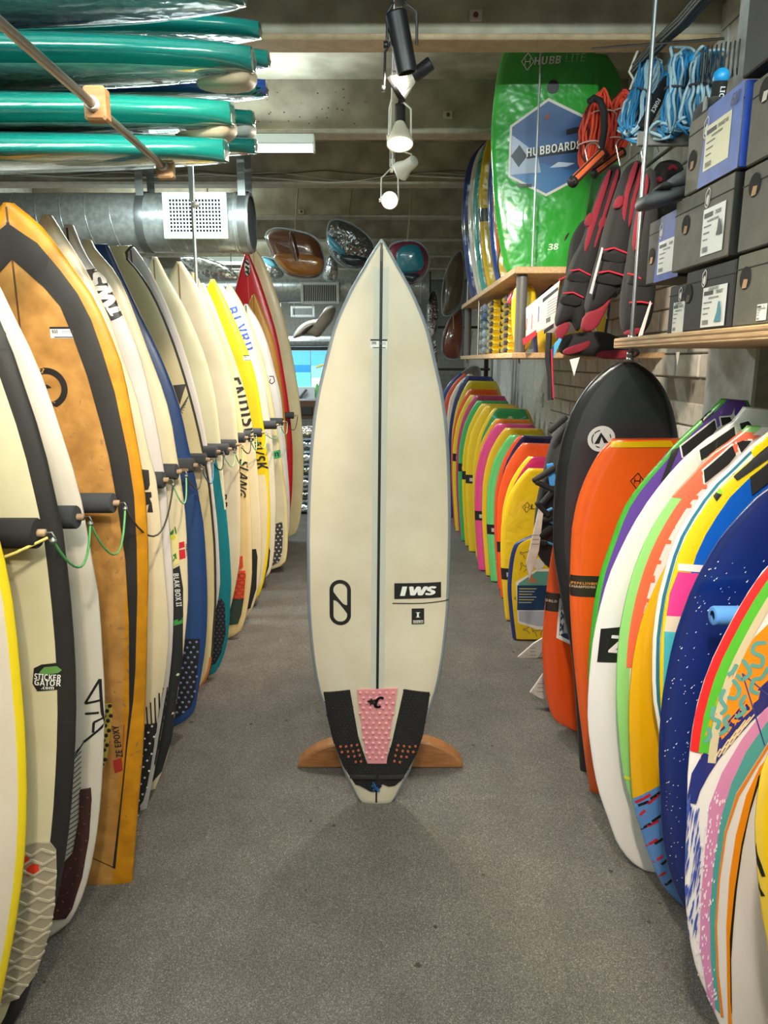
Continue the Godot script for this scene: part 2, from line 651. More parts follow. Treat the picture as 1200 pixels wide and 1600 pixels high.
func text_points(txt: String, h: float, kind := "bold", shear := 0.0, wide := 1.0, fat := 0.0) -> Array:
	var tm := TextMesh.new()
	tm.text = txt
	var f: Font = font_of(kind)
	tm.font = f
	tm.font_size = 40
	tm.pixel_size = h / (40.0 * 0.715)
	tm.depth = 0.0
	tm.curve_step = 3.0
	var a := tm.get_mesh_arrays()
	if a.is_empty() or a[Mesh.ARRAY_VERTEX] == null: return [PackedVector2Array(), PackedInt32Array()]
	var v: PackedVector3Array = a[Mesh.ARRAY_VERTEX]
	var ix: PackedInt32Array = a[Mesh.ARRAY_INDEX] if a[Mesh.ARRAY_INDEX] != null else PackedInt32Array(range(v.size()))
	var out := PackedVector2Array()
	# centre on the ink
	var lo := Vector2(1e9, 1e9)
	var hi := Vector2(-1e9, -1e9)
	for p in v: lo = lo.min(Vector2(p.x, p.y)); hi = hi.max(Vector2(p.x, p.y))
	var c := (lo + hi) / 2
	for p in v: out.append(Vector2((p.x - c.x) * wide + (p.y - c.y) * shear, p.y - c.y))
	if fat > 0:
		# heavier strokes: the same glyphs again, shifted a little each way
		var n := out.size()
		var m := ix.size()
		for o in [Vector2(fat * h * 0.05, 0), Vector2(-fat * h * 0.05, 0), Vector2(0, fat * h * 0.02), Vector2(0, -fat * h * 0.02)]:
			var k := out.size()
			for q in n: out.append(out[q] + o)
			for q in m: ix.append(ix[q] + k)
	return [out, ix]

func text_on_board(b: Board, called: String, txt: String, h: float, at: Vector2, m: Material, ang := 0.0, kind := "bold", shear := 0.0, wide := 1.0, lift := 0.0028, parent: Node = null, fat := 0.0) -> void:
	var tp := text_points(txt, h, kind, shear, wide, fat)
	var g := Geo.new()
	var p: PackedVector2Array = tp[0]
	var ix: PackedInt32Array = tp[1]
	for i in range(0, ix.size(), 3):
		tri_on(g, b, at + p[ix[i]].rotated(ang), at + p[ix[i + 1]].rotated(ang), at + p[ix[i + 2]].rotated(ang), lift)
	if g.v.size(): obj(called, g.mesh(), m, parent if parent else b.root)

# on a flat face: xf carries x right, y up, z out of the face
func text_flat(parent: Node, called: String, txt: String, h: float, xf: Transform3D, m: Material, kind := "bold", shear := 0.0, wide := 1.0) -> void:
	var tp := text_points(txt, h, kind, shear, wide)
	var g := Geo.new()
	var p: PackedVector2Array = tp[0]
	var ix: PackedInt32Array = tp[1]
	for i in range(0, ix.size(), 3):
		g.tri_n(xf * v3(p[ix[i]]), xf * v3(p[ix[i + 1]]), xf * v3(p[ix[i + 2]]), xf.basis.z)
	if g.v.size(): obj(called, g.mesh(), m, parent)

func flat_poly(parent: Node, called: String, poly: Array, xf: Transform3D, m: Material) -> MeshInstance3D:
	var g := Geo.new()
	var p := PackedVector2Array(poly)
	var t := Geometry2D.triangulate_polygon(p)
	for i in range(0, t.size(), 3): g.tri_n(xf * v3(p[t[i]]), xf * v3(p[t[i + 1]]), xf * v3(p[t[i + 2]]), xf.basis.z)
	return obj(called, g.mesh(), m, parent)

# a white shop price label with a black head
func price_tag(b: Board, at: Vector2, w: float, h: float, txt: String) -> void:
	var p := patch(b, "price_tag", rect(at.x - w / 2, at.y - h / 2, at.x + w / 2, at.y + h / 2), mat("e9e7e2", 0.5), 0.0012)
	patch(b, "tag_header", rect(at.x - w / 2, at.y + h * 0.32, at.x + w / 2, at.y + h / 2), mat("15151a", 0.5), 0.0018, p)
	text_on_board(b, "tag_price", txt, h * 0.3, at + Vector2(-w * 0.3, h * 0.08), mat("15151a", 0.5), 0.0, "bold", 0.0, 0.8, 0.002, p)
	for i in 2: patch(b, "tag_print", rect(at.x - w * 0.02, at.y + h * (0.1 - 0.14 * i), at.x + w * 0.42, at.y + h * (0.15 - 0.14 * i)), mat("77777c", 0.6), 0.0018, p)
	patch(b, "tag_print", rect(at.x - w * 0.35, at.y - h * 0.45, at.x + w * 0.4, at.y - h * 0.36), mat("33333a", 0.6), 0.0018, p)

# a foam traction pad: an outline with raised studs
func pad(b: Board, poly: Array, m: Material, stud: Material = null, step := 0.022, r := 0.004, lift := 0.005, y0 := -1.0, y1 := 9.0) -> MeshInstance3D:
	var p := patch(b, "traction_pad", poly, m, lift)
	if stud:
		var g := Geo.new()
		var pp := PackedVector2Array(poly)
		var lo := pp[0]
		var hi := pp[0]
		for q in pp: lo = lo.min(q); hi = hi.max(q)
		var row := 0
		var y := lo.y + step
		while y < hi.y:
			var x := lo.x + (step * 0.5 if row % 2 else step)
			while x < hi.x:
				var q := Vector2(x, y)
				if y > y0 and y < y1 and Geometry2D.is_point_in_polygon(q, pp):
					var c := b.top(x, y, lift)
					var rows := []
					for lv in [[1.0, 0.0], [0.8, 0.5], [0.05, 0.65]]:
						var ring := []
						for k in 8: ring.append(c + Vector3(cos(TAU * k / 8) * r * lv[0], sin(TAU * k / 8) * r * lv[0], r * lv[1]))
						rows.append(ring)
					g.grid(rows, true, c - Vector3(0, 0, 0.05))
				x += step
			y += step * 0.85
			row += 1
		if g.v.size():
			var s := obj("studs", g.mesh(), stud, p)
			s.set_meta("kind", "stuff")
	return p

# ---------------------------------------------------------------- scene
func _ready() -> void:
	rng.seed = 7
	var cam := Camera3D.new()
	cam.name = "camera"
	cam.fov = 71.57
	cam.near = 0.05
	cam.far = 60.0
	cam.position = Vector3(0, 1.55, 0)
	cam.rotation_degrees = Vector3(-12, 0, 0)
	add_child(cam)
	cam.current = true
	var we := WorldEnvironment.new()
	we.name = "environment"
	var env := Environment.new()
	env.background_mode = Environment.BG_COLOR
	env.background_color = Color(0.02, 0.02, 0.02)
	env.tonemap_mode = Environment.TONE_MAPPER_LINEAR
	env.tonemap_exposure = 0.94
	env.sdfgi_enabled = true
	env.ssao_enabled = true
	env.ssil_enabled = true
	we.environment = env
	add_child(we)
	lamps()
	room()
	left_boards()
	centre_board()
	right_boards()
	bodyboard_row()
	peg_rack()
	overhead_rack()
	ceiling_things()
	far_end()
	right_shelves()
	ropes_and_vests()

const WARM := Color(1.0, 0.94, 0.85)
const COOL := Color(0.93, 1.0, 0.99)

func area(at: Vector3, w: float, l: float, energy: float, c: Color, called := "tube_light", pitch := -90.0, yaw := 0.0) -> void:
	var a := AreaLight3D.new()
	a.name = called
	a.area_size = Vector2(w, l)
	a.light_energy = energy
	a.light_color = c
	a.set("area_range", 20.0)
	a.shadow_enabled = true
	a.position = at
	a.rotation_degrees = Vector3(pitch, yaw, 0)
	add_child(a, true)

func spot(at: Vector3, to: Vector3, energy: float, angle: float, c := WARM, size := 0.05) -> void:
	var s := SpotLight3D.new()
	s.name = "track_spot_light"
	s.light_energy = energy
	s.light_color = c
	s.spot_angle = angle
	s.spot_angle_attenuation = 0.8
	s.spot_range = 20.0
	s.spot_attenuation = 2.0
	s.light_size = size
	s.shadow_enabled = true
	add_child(s, true)
	s.look_at_from_position(at, to)

# every fluorescent fitting: [x0, x1, y, z, energy]
const TUBES := [
	[-1.60, -0.38, 2.735, -4.24, 5.0],
	[-1.60, -0.38, 2.735, -0.72, 2.6], [0.30, 1.20, 2.735, -0.72, 2.4],
	[-2.40, -1.25, 2.735, -6.56, 6.0],
	[-1.60, -0.38, 2.735, 0.46, 2.2], [0.20, 1.20, 2.735, 0.46, 2.2],
	[-2.20, -0.98, 2.735, -8.9, 5.0], [-2.20, -0.98, 2.735, -10.6, 6.0],
]
# track heads out of the frame above the aisle: [z, aim, energy, cone]
const HEADS := [
	[0.55, Vector3(-1.05, 0.8, -1.9), 3.0, 24.0], [0.25, Vector3(0.0, 0.1, -2.4), 1.3, 30.0],
	[-0.25, Vector3(1.08, 0.5, -1.9), 5.2, 27.0], [-0.9, Vector3(-1.1, 1.0, -2.9), 3.6, 24.0], [-1.5, Vector3(1.25, 1.1, -4.3), 6.5, 25.0],
]

func lamps() -> void:
	for t in TUBES:
		area(Vector3((t[0] + t[1]) / 2, t[2] - 0.075, t[3]), t[1] - t[0], 0.07, t[4], COOL)
		# the bare tube also shines sideways and up at the slab, past its narrow body
		var ahead: bool = t[3] < -4.0
		area(Vector3((t[0] + t[1]) / 2, t[2] - 0.02, t[3] + (0.075 if ahead else -0.075)), t[1] - t[0], 0.05, t[4] * (0.32 if ahead else 2.4), COOL, "tube_side_light", 40.0 if ahead else 62.0, 180.0 if ahead else 0.0)
	for h in HEADS:
		spot(Vector3(0.05, 2.47, h[0] - 0.02), h[1], h[2], h[3])
	# the heads that the photograph shows
	spot(Vector3(0.0625, 2.5985, -2.950), Vector3(-0.85, 1.5, -5.7), 9.0, 24.0)
	spot(Vector3(0.0210, 2.5925, -3.200), Vector3(-0.9, 1.1, -4.2), 5.0, 42.0)
	spot(Vector3(0.0769, 2.5256, -3.700), Vector3(0.05, 0.0, -3.4), 5.0, 50.0)
	spot(Vector3(0.0341, 2.4810, -4.500), Vector3(0.0, 1.2, -1.5), 1.2, 40.0)

func room() -> void:
	# carpet: loop pile speckle, faint wear and dark spots in one tile of 1.7 m
	var side := 1024
	var im := Image.create(side, side, false, Image.FORMAT_RGB8)
	var big := FastNoiseLite.new()
	big.seed = 3; big.frequency = 0.006; big.fractal_octaves = 3
	for y in side:
		for x in side:
			var r := rng.randf()
			var k := 0.265 + 0.25 * r * r + (0.09 if r > 0.96 else 0.0)
			if (x & 3) == 0 and (y & 3) == 0: k *= 0.88
			k *= 1.0 + 0.10 * big.get_noise_2d(x, y)
			im.set_pixel(x, y, Color(k, k * 0.955, k * 0.915))
	for s in 34:
		var c := Vector2(rng.randf() * side, rng.randf() * side)
		var r := rng.randf_range(1.5, 6.5) * rng.randf_range(0.5, 1.0)
		var dk := rng.randf_range(0.45, 0.8)
		for y in range(maxi(0, int(c.y - 1.6 * r)), mini(side, int(c.y + 1.6 * r) + 1)):
			for x in range(maxi(0, int(c.x - 1.6 * r)), mini(side, int(c.x + 1.6 * r) + 1)):
				if Vector2(x, y).distance_to(c) < r * (1.0 + 0.5 * big.get_noise_2d(x * 25.0, y * 25.0)): im.set_pixel(x, y, im.get_pixel(x, y) * dk)
	var fm := StandardMaterial3D.new()
	fm.resource_name = "carpet"
	fm.albedo_color = Color(1.0, 1.0, 1.0)
	fm.albedo_texture = ImageTexture.create_from_image(im)
	fm.roughness = 0.95
	fm.uv1_world_triplanar = true
	fm.uv1_triplanar = true
	fm.uv1_scale = Vector3.ONE / 1.7
	fm.uv1_offset = Vector3(0.35, 0.2, 0.35)
	struct("floor", box_mesh(Vector3(-3.2, -0.1, -12.2), Vector3(1.5, 0, 2.6)), fm, Vector3.ZERO, "grey speckled commercial carpet with dark spots along the aisle", "floor")
	# shell
	var conc := mat("c2bcac", 0.9, "concrete")
	var white := mat("cfcac2", 0.85, "card")
	struct("ceiling", box_mesh(Vector3(-3.2, 3.05, -12.2), Vector3(1.5, 3.2, 2.6)), conc, Vector3.ZERO, "raw concrete ceiling slab between the deep beams", "ceiling")
	struct("wall_left", box_mesh(Vector3(-3.2, 0, -12.2), Vector3(-3.05, 3.05, 2.6)), white, Vector3.ZERO, "plain pale wall far behind the surfboard rack", "wall")
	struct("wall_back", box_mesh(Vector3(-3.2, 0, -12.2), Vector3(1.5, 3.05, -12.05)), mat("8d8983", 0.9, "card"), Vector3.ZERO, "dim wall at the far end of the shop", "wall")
	struct("wall_front", box_mesh(Vector3(-3.2, 0, 2.45), Vector3(1.5, 3.05, 2.6)), white, Vector3.ZERO, "pale wall behind the place the photograph was taken from", "wall")
	var wr := struct("wall_right", box_mesh(Vector3(1.33, 0, -12.2), Vector3(1.5, 3.05, 2.6)), mat("a39d93", 0.9, "card"), Vector3.ZERO, "white painted block wall behind the shelves on the right", "wall")
	# painted blocks of the right wall, in the stretch seen under and over the shelves
	var bm := [mat("dad7d0", 0.8, "card"), mat("d3cec5", 0.82, "card"), mat("e0ddd7", 0.78, "card")]
	var blocks := []
	for k in 3:
		blocks.append(soft_box(Vector3(0.03, 0.094 + 0.001 * k, 0.232), 0.005))
	for row in 19:
		var y := 1.02 + row * 0.102
		var z := -2.66 - (0.12 if row % 2 else 0.0)
		var k := 0
		while z > -5.6:
			if not (row in [4] and z > -3.2 and z < -2.7):
				obj("block", blocks[(row + k) % 3], bm[(row * 2 + k) % 3], wr, Vector3(1.322 + 0.003 * ((row * 7 + k * 5) % 3), y, z - 0.12))
			z -= 0.24
			k += 1
	for k in 9:
		obj("panel", soft_box(Vector3(0.02, 1.35, 0.33), 0.004), mat("d6d3cc", 0.7, "card"), wr, Vector3(1.322, 0.98, -5.82 - k * 0.34))
	# conduit on the wall
	for k in 2:
		var cd := obj("conduit", rod(Vector3(1.28, 0.4, -7.05 - k * 0.16), Vector3(1.28, 1.6, -7.05 - k * 0.16), 0.012), mat("b9b6b0", 0.5))
		tag(cd, ["thin grey wall conduit nearest the yellow bodyboards", "second thin wall conduit further back on the right wall"][k], "conduit")
	var sw := thing("wall_switch", "small white switch box on the white wall under the far shelf", "switch", Vector3(1.31, 1.2351, -5.9274))
	obj("plate", soft_box(Vector3(0.02, 0.12, 0.06), 0.004), mat("cfcabf", 0.5), sw)
	obj("rocker", soft_box(Vector3(0.03, 0.05, 0.03), 0.004), mat("bdb8ad", 0.5), sw)
	# pilaster
	struct("trim_1", soft_box(Vector3(0.16, 3.05, 0.36), 0.008), mat("c4c5c2", 0.75, "card"), Vector3(1.27, 1.525, -2.50), "pale grey concrete pilaster on the right wall beside the boxes", "pilaster")
	# beams
	var bz := [1.55, 0.40, -0.77, -1.95, -3.10, -4.27, -5.42, -6.60, -7.78, -8.95, -10.1, -11.3]
	for i in bz.size():
		var z: float = bz[i]
		var b := struct("trim_%d" % (i + 2), box_mesh(Vector3(-3.05, 2.80, z - 0.11), Vector3(1.33, 3.05, z)), conc, Vector3.ZERO, "concrete ceiling beam number %d counted from the entrance, with timber soffit" % (i + 1), "beam")
		obj("soffit_strip", soft_box(Vector3(4.38, 0.022, 0.125), 0.004), mat("cdb592" if z > -4.0 else "b4ac9c", 0.75, "card"), b, Vector3(-0.86, 2.788, z - 0.055))
	# air holes in the second beam's face, left of the track
	var pits := Geo.new()
	for k in 46:
		var c := Vector3(rng.randf_range(-0.95, -0.1), rng.randf_range(2.815, 3.0), -4.2685)
		var r := rng.randf_range(0.0015, 0.0055)
		for i in 7: pits.tri_n(c, c + Vector3(cos(TAU * i / 7), sin(TAU * i / 7) * 0.7, 0) * r, c + Vector3(cos(TAU * (i + 1) / 7), sin(TAU * (i + 1) / 7) * 0.7, 0) * r, Vector3(0, 0, 1))
	obj("air_holes", pits.mesh(), mat("4a463e", 0.95), get_node("trim_7")).set_meta("kind", "stuff")
	# fixing plates cast into the beam faces
	for q in [[Vector3(0.3550, 2.8588, -3.095), "small square fixing plate on the nearest ceiling beam"], [Vector3(0.3511, 2.8691, -4.265), "round rusty bolt hole in the second ceiling beam"], [Vector3(-0.7190, 2.8206, -6.595), "bright square bolt plate on the dark beam above the brown bag"]]:
		var p := thing("fixing_plate", q[1], "bolt plate", q[0])
		obj("plate", soft_box(Vector3(0.05, 0.04, 0.012), 0.003), mat("b8b2a6", 0.6), p, Vector3(0, 0, 0.004))
		obj("bolt", lathe([Vector2(0.001, 0.0), Vector2(0.012, 0.0), Vector2(0.01, 0.014), Vector2(0.001, 0.016)], 8), mat("5a3d2c", 0.7), p).rotation_degrees = Vector3(90, 0, 0)

func left_boards() -> void:
	var G := "used surfboards in the left rack"
	var cream := mat("ddd2b6", 0.42, "foam")
	var cream2 := mat("e2d5b4", 0.42, "foam")
	var pale := mat("e4ddcd", 0.40, "foam")
	var lilac := mat("d9d2d2", 0.40, "foam")
	var greenish := mat("d8d6b8", 0.42, "foam")
	var amber := mat("dcc48f", 0.42, "foam")
	var blk := mat("1c1b1c", 0.5)
	var grip := mat("19181a", 0.85)
	var C := "surfboard"
	var b: Board
	var p: MeshInstance3D
	# nearest, cut by the frame
	b = make_board("surfboard", "pinkish white surfboard with a bright yellow rail, nearest in the left rack", C, G, {"at": Vector3(-0.9499, 0, -1.25), "roll": 0.0031, "len": 1.92, "hw": [Vector2(0.000, 0.080), Vector2(0.134, 0.153), Vector2(0.229, 0.202), Vector2(0.315, 0.236), Vector2(0.399, 0.256), Vector2(0.477, 0.265), Vector2(0.508, 0.266), Vector2(0.563, 0.269), Vector2(0.614, 0.264), Vector2(0.638, 0.260), Vector2(1.000, 0.012)]}, mat("d8c9b8", 0.4, "foam"), [["yellow_rail", mat("dcc01c", 0.4), 0.012]])
	b = make_board("surfboard", "cream surfboard with wide black rails and grey ridged traction pad", C, G, {"at": Vector3(-0.9179, 0, -1.41), "roll": 0.0031, "len": 1.95, "hw": [Vector2(0.000, 0.030), Vector2(0.022, 0.060), Vector2(0.085, 0.108), Vector2(0.169, 0.166), Vector2(0.248, 0.206), Vector2(0.326, 0.233), Vector2(0.429, 0.259), Vector2(0.492, 0.267), Vector2(0.554, 0.269), Vector2(0.615, 0.268), Vector2(0.674, 0.256), Vector2(0.708, 0.248), Vector2(0.778, 0.220), Vector2(0.824, 0.199), Vector2(1.000, 0.012)]}, mat("dfd6b6", 0.42, "foam"), [["black_rail", mat("222021", 0.45), 0.032]])
	p = patch(b, "sticker", [Vector2(0.1902, 0.9227), Vector2(0.2057, 0.9299), Vector2(0.2380, 0.9312), Vector2(0.2459, 0.9168), Vector2(0.2399, 0.8821), Vector2(0.2293, 0.8705), Vector2(0.1915, 0.8706), Vector2(0.1839, 0.8881)], blk, 0.0014)
	patch(b, "mascot_cap", [Vector2(0.1999, 0.9126), Vector2(0.2105, 0.9241), Vector2(0.2346, 0.9240), Vector2(0.2430, 0.9139), Vector2(0.2357, 0.9082), Vector2(0.2033, 0.9069)], mat("5f8f4a", 0.5), 0.002, p)
	text_on_board(b, "lettering", "STICKER", 0.013, Vector2(0.2148, 0.9010), mat("f0eee6", 0.5), -0.16, "bold", 0.0, 0.72, 0.0022, p)
	text_on_board(b, "lettering", "GATOR", 0.013, Vector2(0.2135, 0.8880), mat("f0eee6", 0.5), -0.14, "bold", 0.0, 0.85, 0.0022, p)
	text_on_board(b, "lettering", ".com", 0.008, Vector2(0.2123, 0.8764), mat("f0eee6", 0.5), -0.12, "bold", 0.0, 1.0, 0.0022, p)
	patch(b, "dark_corner", [Vector2(0.1655, 1.6601), Vector2(0.2038, 1.6368), Vector2(0.2022, 1.5697), Vector2(0.1549, 1.5723)], blk)
	p = pad(b, [Vector2(0.1248, 0.5030), Vector2(0.1540, 0.5110), Vector2(0.1790, 0.5061), Vector2(0.1881, 0.4835), Vector2(0.1824, 0.4264), Vector2(0.1647, 0.3350), Vector2(0.1414, 0.2500), Vector2(0.1103, 0.1631), Vector2(0.0664, 0.1013), Vector2(-0.0415, 0.0747), Vector2(0.0112, 0.5034)], mat("a39985", 0.85), null)
	var pg: Array = [Vector2(0.1248, 0.5030), Vector2(0.1540, 0.5110), Vector2(0.1790, 0.5061), Vector2(0.1881, 0.4835), Vector2(0.1824, 0.4264), Vector2(0.1647, 0.3350), Vector2(0.1414, 0.2500), Vector2(0.1103, 0.1631), Vector2(0.0664, 0.1013), Vector2(-0.0415, 0.0747), Vector2(0.0112, 0.5034)]
	ridges(b, p, pg, mat("c7bda6", 0.8), 0.025)
	patch(b, "red_hexagon", [Vector2(0.1261, 0.4495), Vector2(0.1386, 0.4593), Vector2(0.1509, 0.4543), Vector2(0.1507, 0.4380), Vector2(0.1382, 0.4282), Vector2(0.1240, 0.4299)], mat("d9381e", 0.6), 0.0065, p)
	patch(b, "red_hexagon", [Vector2(0.1076, 0.4756), Vector2(0.1225, 0.4821), Vector2(0.1332, 0.4755), Vector2(0.1315, 0.4593), Vector2(0.1193, 0.4528), Vector2(0.1052, 0.4545)], mat("d9381e", 0.6), 0.0065, p)
	b = make_board("surfboard", "white surfboard with black fin line drawing and maroon traction pad", C, G, {"at": Vector3(-0.9731, 0, -1.68), "roll": 0.003, "len": 1.97, "hw": [Vector2(0.000, 0.050), Vector2(0.025, 0.114), Vector2(0.102, 0.180), Vector2(0.198, 0.222), Vector2(0.304, 0.250), Vector2(0.372, 0.263), Vector2(0.397, 0.264), Vector2(0.492, 0.269), Vector2(0.555, 0.259), Vector2(0.625, 0.248), Vector2(0.686, 0.225), Vector2(0.782, 0.180), Vector2(0.840, 0.138), Vector2(0.879, 0.110), Vector2(1.000, 0.012)]}, mat("e0d6c8", 0.4, "foam"), [["rail", mat("e2dacf", 0.4, "foam"), 0.03]])
	for q in [[Vector2(0.2565, 0.7627), Vector2(0.2188, 0.7018)], [Vector2(0.2188, 0.7018), Vector2(0.2531, 0.7052)], [Vector2(0.2565, 0.7627), Vector2(0.2532, 0.6682)], [Vector2(0.2532, 0.6682), Vector2(0.2586, 0.6362)], [Vector2(0.2586, 0.6362), Vector2(0.2059, 0.5951)], [Vector2(0.2162, 0.6736), Vector2(0.2470, 0.6717)], [Vector2(0.2552, 0.6540), Vector2(0.2334, 0.6469)], [Vector2(0.2334, 0.6469), Vector2(0.2292, 0.6184)]]:
		line_on(b, "fin_drawing", q[0], q[1], 0.006, blk)
	var hy: float = (Vector2(0.2000, 0.5843)).y
	var hy1: float = (Vector2(0.1180, 0.1588)).y
	for k in 30:
		var y := lerpf(hy, hy1, k / 29.0)
		var w := b.w(y / b.ln)
		line_on(b, "hatch_line", Vector2(w * 0.80, y), Vector2(w * 0.80 - 0.02 - 0.012 * sin(k * 0.1), y - 0.022), 0.0022, blk)
	line_on(b, "hatch_line", Vector2(0.2059, 0.5951), Vector2(0.1810, 0.5572), 0.003, blk)
	pad(b, [Vector2(0.1852, 0.4599), Vector2(0.2104, 0.4617), Vector2(0.2091, 0.4282), Vector2(0.1922, 0.3146), Vector2(0.1646, 0.1982), Vector2(0.1299, 0.1029), Vector2(0.1116, 0.0747), Vector2(0.0352, 0.0750), Vector2(0.0439, 0.1590), Vector2(0.1497, 0.2762), Vector2(0.1738, 0.3718)], mat("3a1a18", 0.85), mat("552a26", 0.85), 0.03, 0.004)
	# tan soft-top look with black band
	b = make_board("surfboard", "scuffed tan surfboard with orange rails and a broad black band", C, G, {"at": Vector3(-0.922, 0, -1.9), "roll": 0, "len": 1.9281, "hw": [Vector2(0.000, 0.155), Vector2(0.124, 0.187), Vector2(0.246, 0.219), Vector2(0.354, 0.241), Vector2(0.451, 0.257), Vector2(0.524, 0.269), Vector2(0.606, 0.274), Vector2(0.663, 0.268), Vector2(0.708, 0.259), Vector2(0.790, 0.242), Vector2(0.841, 0.216), Vector2(0.887, 0.182), Vector2(0.917, 0.146), Vector2(0.946, 0.110), Vector2(0.976, 0.068), Vector2(1.000, 0.012)]}, mat("c9964f", 0.6, "worn"), [["orange_rail", mat("d8960f", 0.45, "worn"), 0.055]], null, {"th": 0.065})
	var band: Array = [Vector2(0.0095, 1.8834), Vector2(0.0652, 1.8352), Vector2(0.1151, 1.7695), Vector2(0.1506, 1.7153), Vector2(0.1778, 1.6525), Vector2(0.1990, 1.5727), Vector2(0.2208, 1.4717), Vector2(0.2384, 1.3294), Vector2(0.2416, 1.3039), Vector2(0.2489, 1.1948), Vector2(0.2461, 1.0615), Vector2(0.2380, 0.9244), Vector2(0.2158, 0.6924), Vector2(0.2035, 0.5999), Vector2(0.1757, 0.4487), Vector2(0.1132, 0.0549), Vector2(0.1058, 0.0593), Vector2(0.1538, 0.3327), Vector2(0.1901, 0.5680), Vector2(0.1994, 0.6924), Vector2(0.2097, 0.8306), Vector2(0.2148, 1.0163), Vector2(0.2060, 1.1738), Vector2(0.1940, 1.3039), Vector2(0.1805, 1.3886), Vector2(0.1575, 1.5127), Vector2(0.1326, 1.6048), Vector2(0.1071, 1.6840), Vector2(0.0710, 1.7309), Vector2(0.0070, 1.8002)]
	for k in [0, -1]: band[k] = Vector2(-0.004, band[k].y)
	var scuff := Geo.new()
	for k in 240:
		var c := Vector2(rng.randf_range(0.0, 0.21), pow(rng.randf(), 0.8) * 1.25 + 0.2)
		var bit := []
		var r := rng.randf_range(0.0015, 0.010)
		var turn := rng.randf() * PI
		for i in 9: bit.append(c + (Vector2(cos(TAU * i / 9) * 0.45, sin(TAU * i / 9) * 1.5) * r * rng.randf_range(0.3, 1.0)).rotated(turn))
		patch_geo(scuff, b, bit, 0.0012, 0.2, 0.2)
	obj("scuffs", scuff.mesh(), mat("967048", 0.75), b.root).set_meta("kind", "stuff")
	patch(b, "black_band", band, mat("242325", 0.55, "worn"))
	patch(b, "black_band", mirrored(band), mat("242325", 0.55, "worn"))
	line_on(b, "tail_pinline", Vector2(0.1134, 0.0571), Vector2(0.0361, 0.1034), 0.003, blk)
	stringer(b, "5b3d22", 0.005, 1.20)
	p = patch(b, "round_logo", ring_poly(Vector2(0.0531, 1.4816), 0.052, 0.036, 0.0, PI), blk, 0.0012)
	patch(b, "round_logo", ring_poly(Vector2(0.0531, 1.4816), 0.052, 0.036, PI, TAU), blk, 0.0012)
	text_on_board(b, "lettering", "FI", 0.012, Vector2(0.0427, 1.5274), mat("c9975a", 0.5), -0.5, "bold", 0.0, 1.0, 0.0018)
	text_on_board(b, "lettering", "YJ", 0.012, Vector2(0.0678, 1.4253), mat("c9975a", 0.5), 0.9, "bold", 0.0, 1.0, 0.0018)
	patch(b, "wave_mark", [Vector2(0.0457, 1.4914), Vector2(0.0556, 1.4898), Vector2(0.0649, 1.4832), Vector2(0.0548, 1.4816), Vector2(0.0445, 1.4783)], blk)
	price_tag(b, Vector2(0.1061, 1.6208), 0.062, 0.028, "$50")
	pad(b, [Vector2(0.0967, 0.5940), Vector2(0.1444, 0.5940), Vector2(0.1442, 0.5680), Vector2(0.1199, 0.4261), Vector2(0.0987, 0.3724), Vector2(0.0780, 0.3724)], mat("c9b04e", 0.85), mat("1c1c1a", 0.85), 0.018, 0.006)
	text_on_board(b, "lettering", "ZE EPOXY", 0.018, Vector2(0.1517, 0.4752), blk, PI / 2 + 0.05, "bold", 0.0, 0.9)
	patch(b, "red_mark", [Vector2(0.1338, 0.4138), Vector2(0.1587, 0.4220), Vector2(0.1593, 0.3807), Vector2(0.1362, 0.3724)], mat("9c2a22", 0.6))
	line_on(b, "red_mark_gap", Vector2(0.1359, 0.3931), Vector2(0.1515, 0.4014), 0.003, mat("b98445", 0.6))
	line_on(b, "red_print", Vector2(0.1608, 0.4241), Vector2(0.1741, 0.5259), 0.003, mat("a0402a", 0.6))
	b = make_board("surfboard", "cream surfboard with bold black lettering and a striped black tail pad behind the tan board", C, G, {"at": Vector3(-0.9339, 0, -2.13), "roll": 0, "len": 1.9451, "hw": [Vector2(0.000, 0.080), Vector2(0.087, 0.144), Vector2(0.177, 0.181), Vector2(0.236, 0.208), Vector2(0.293, 0.233), Vector2(0.387, 0.253), Vector2(0.426, 0.252), Vector2(0.486, 0.249), Vector2(0.544, 0.249), Vector2(0.612, 0.244), Vector2(0.667, 0.224), Vector2(0.741, 0.205), Vector2(0.792, 0.177), Vector2(0.856, 0.145), Vector2(0.898, 0.115), Vector2(0.934, 0.084), Vector2(0.974, 0.040), Vector2(1.000, 0.012)]}, cream2, [["rail", cream, 0.02]])
	patch(b, "black_letter", [Vector2(0.2036, 1.2332), Vector2(0.2263, 1.2294), Vector2(0.2270, 1.2119), Vector2(0.2271, 1.1846), Vector2(0.2223, 1.1709), Vector2(0.2125, 1.1690), Vector2(0.1990, 1.1690)], blk)
	patch(b, "black_letter", [Vector2(0.2121, 1.1631), Vector2(0.2295, 1.1631), Vector2(0.2303, 1.1474), Vector2(0.2243, 1.1434), Vector2(0.2291, 1.1296), Vector2(0.2310, 1.0999), Vector2(0.2156, 1.1019), Vector2(0.2211, 1.1257), Vector2(0.2092, 1.1217)], blk)
	for k in 9:
		var a: Vector2 = Vector2(0.2223, 0.5191)
		var c: Vector2 = Vector2(0.1153, 0.4027)
		var e: Vector2 = Vector2(0.2018, 0.4253)
		line_on(b, "tail_stripe", a.lerp(c, k / 8.0), e.lerp(Vector2(0.1148, 0.3115), k / 8.0) + Vector2(0.008, -0.03), 0.004, blk)
	pad(b, [Vector2(0.1545, 0.4005), Vector2(0.1917, 0.3982), Vector2(0.1869, 0.3573), Vector2(0.1389, 0.1482), Vector2(0.1087, 0.0527), Vector2(0.0350, 0.0407), Vector2(0.0633, 0.4005)], grip, mat("cfcfcf", 0.7), 0.024, 0.004)
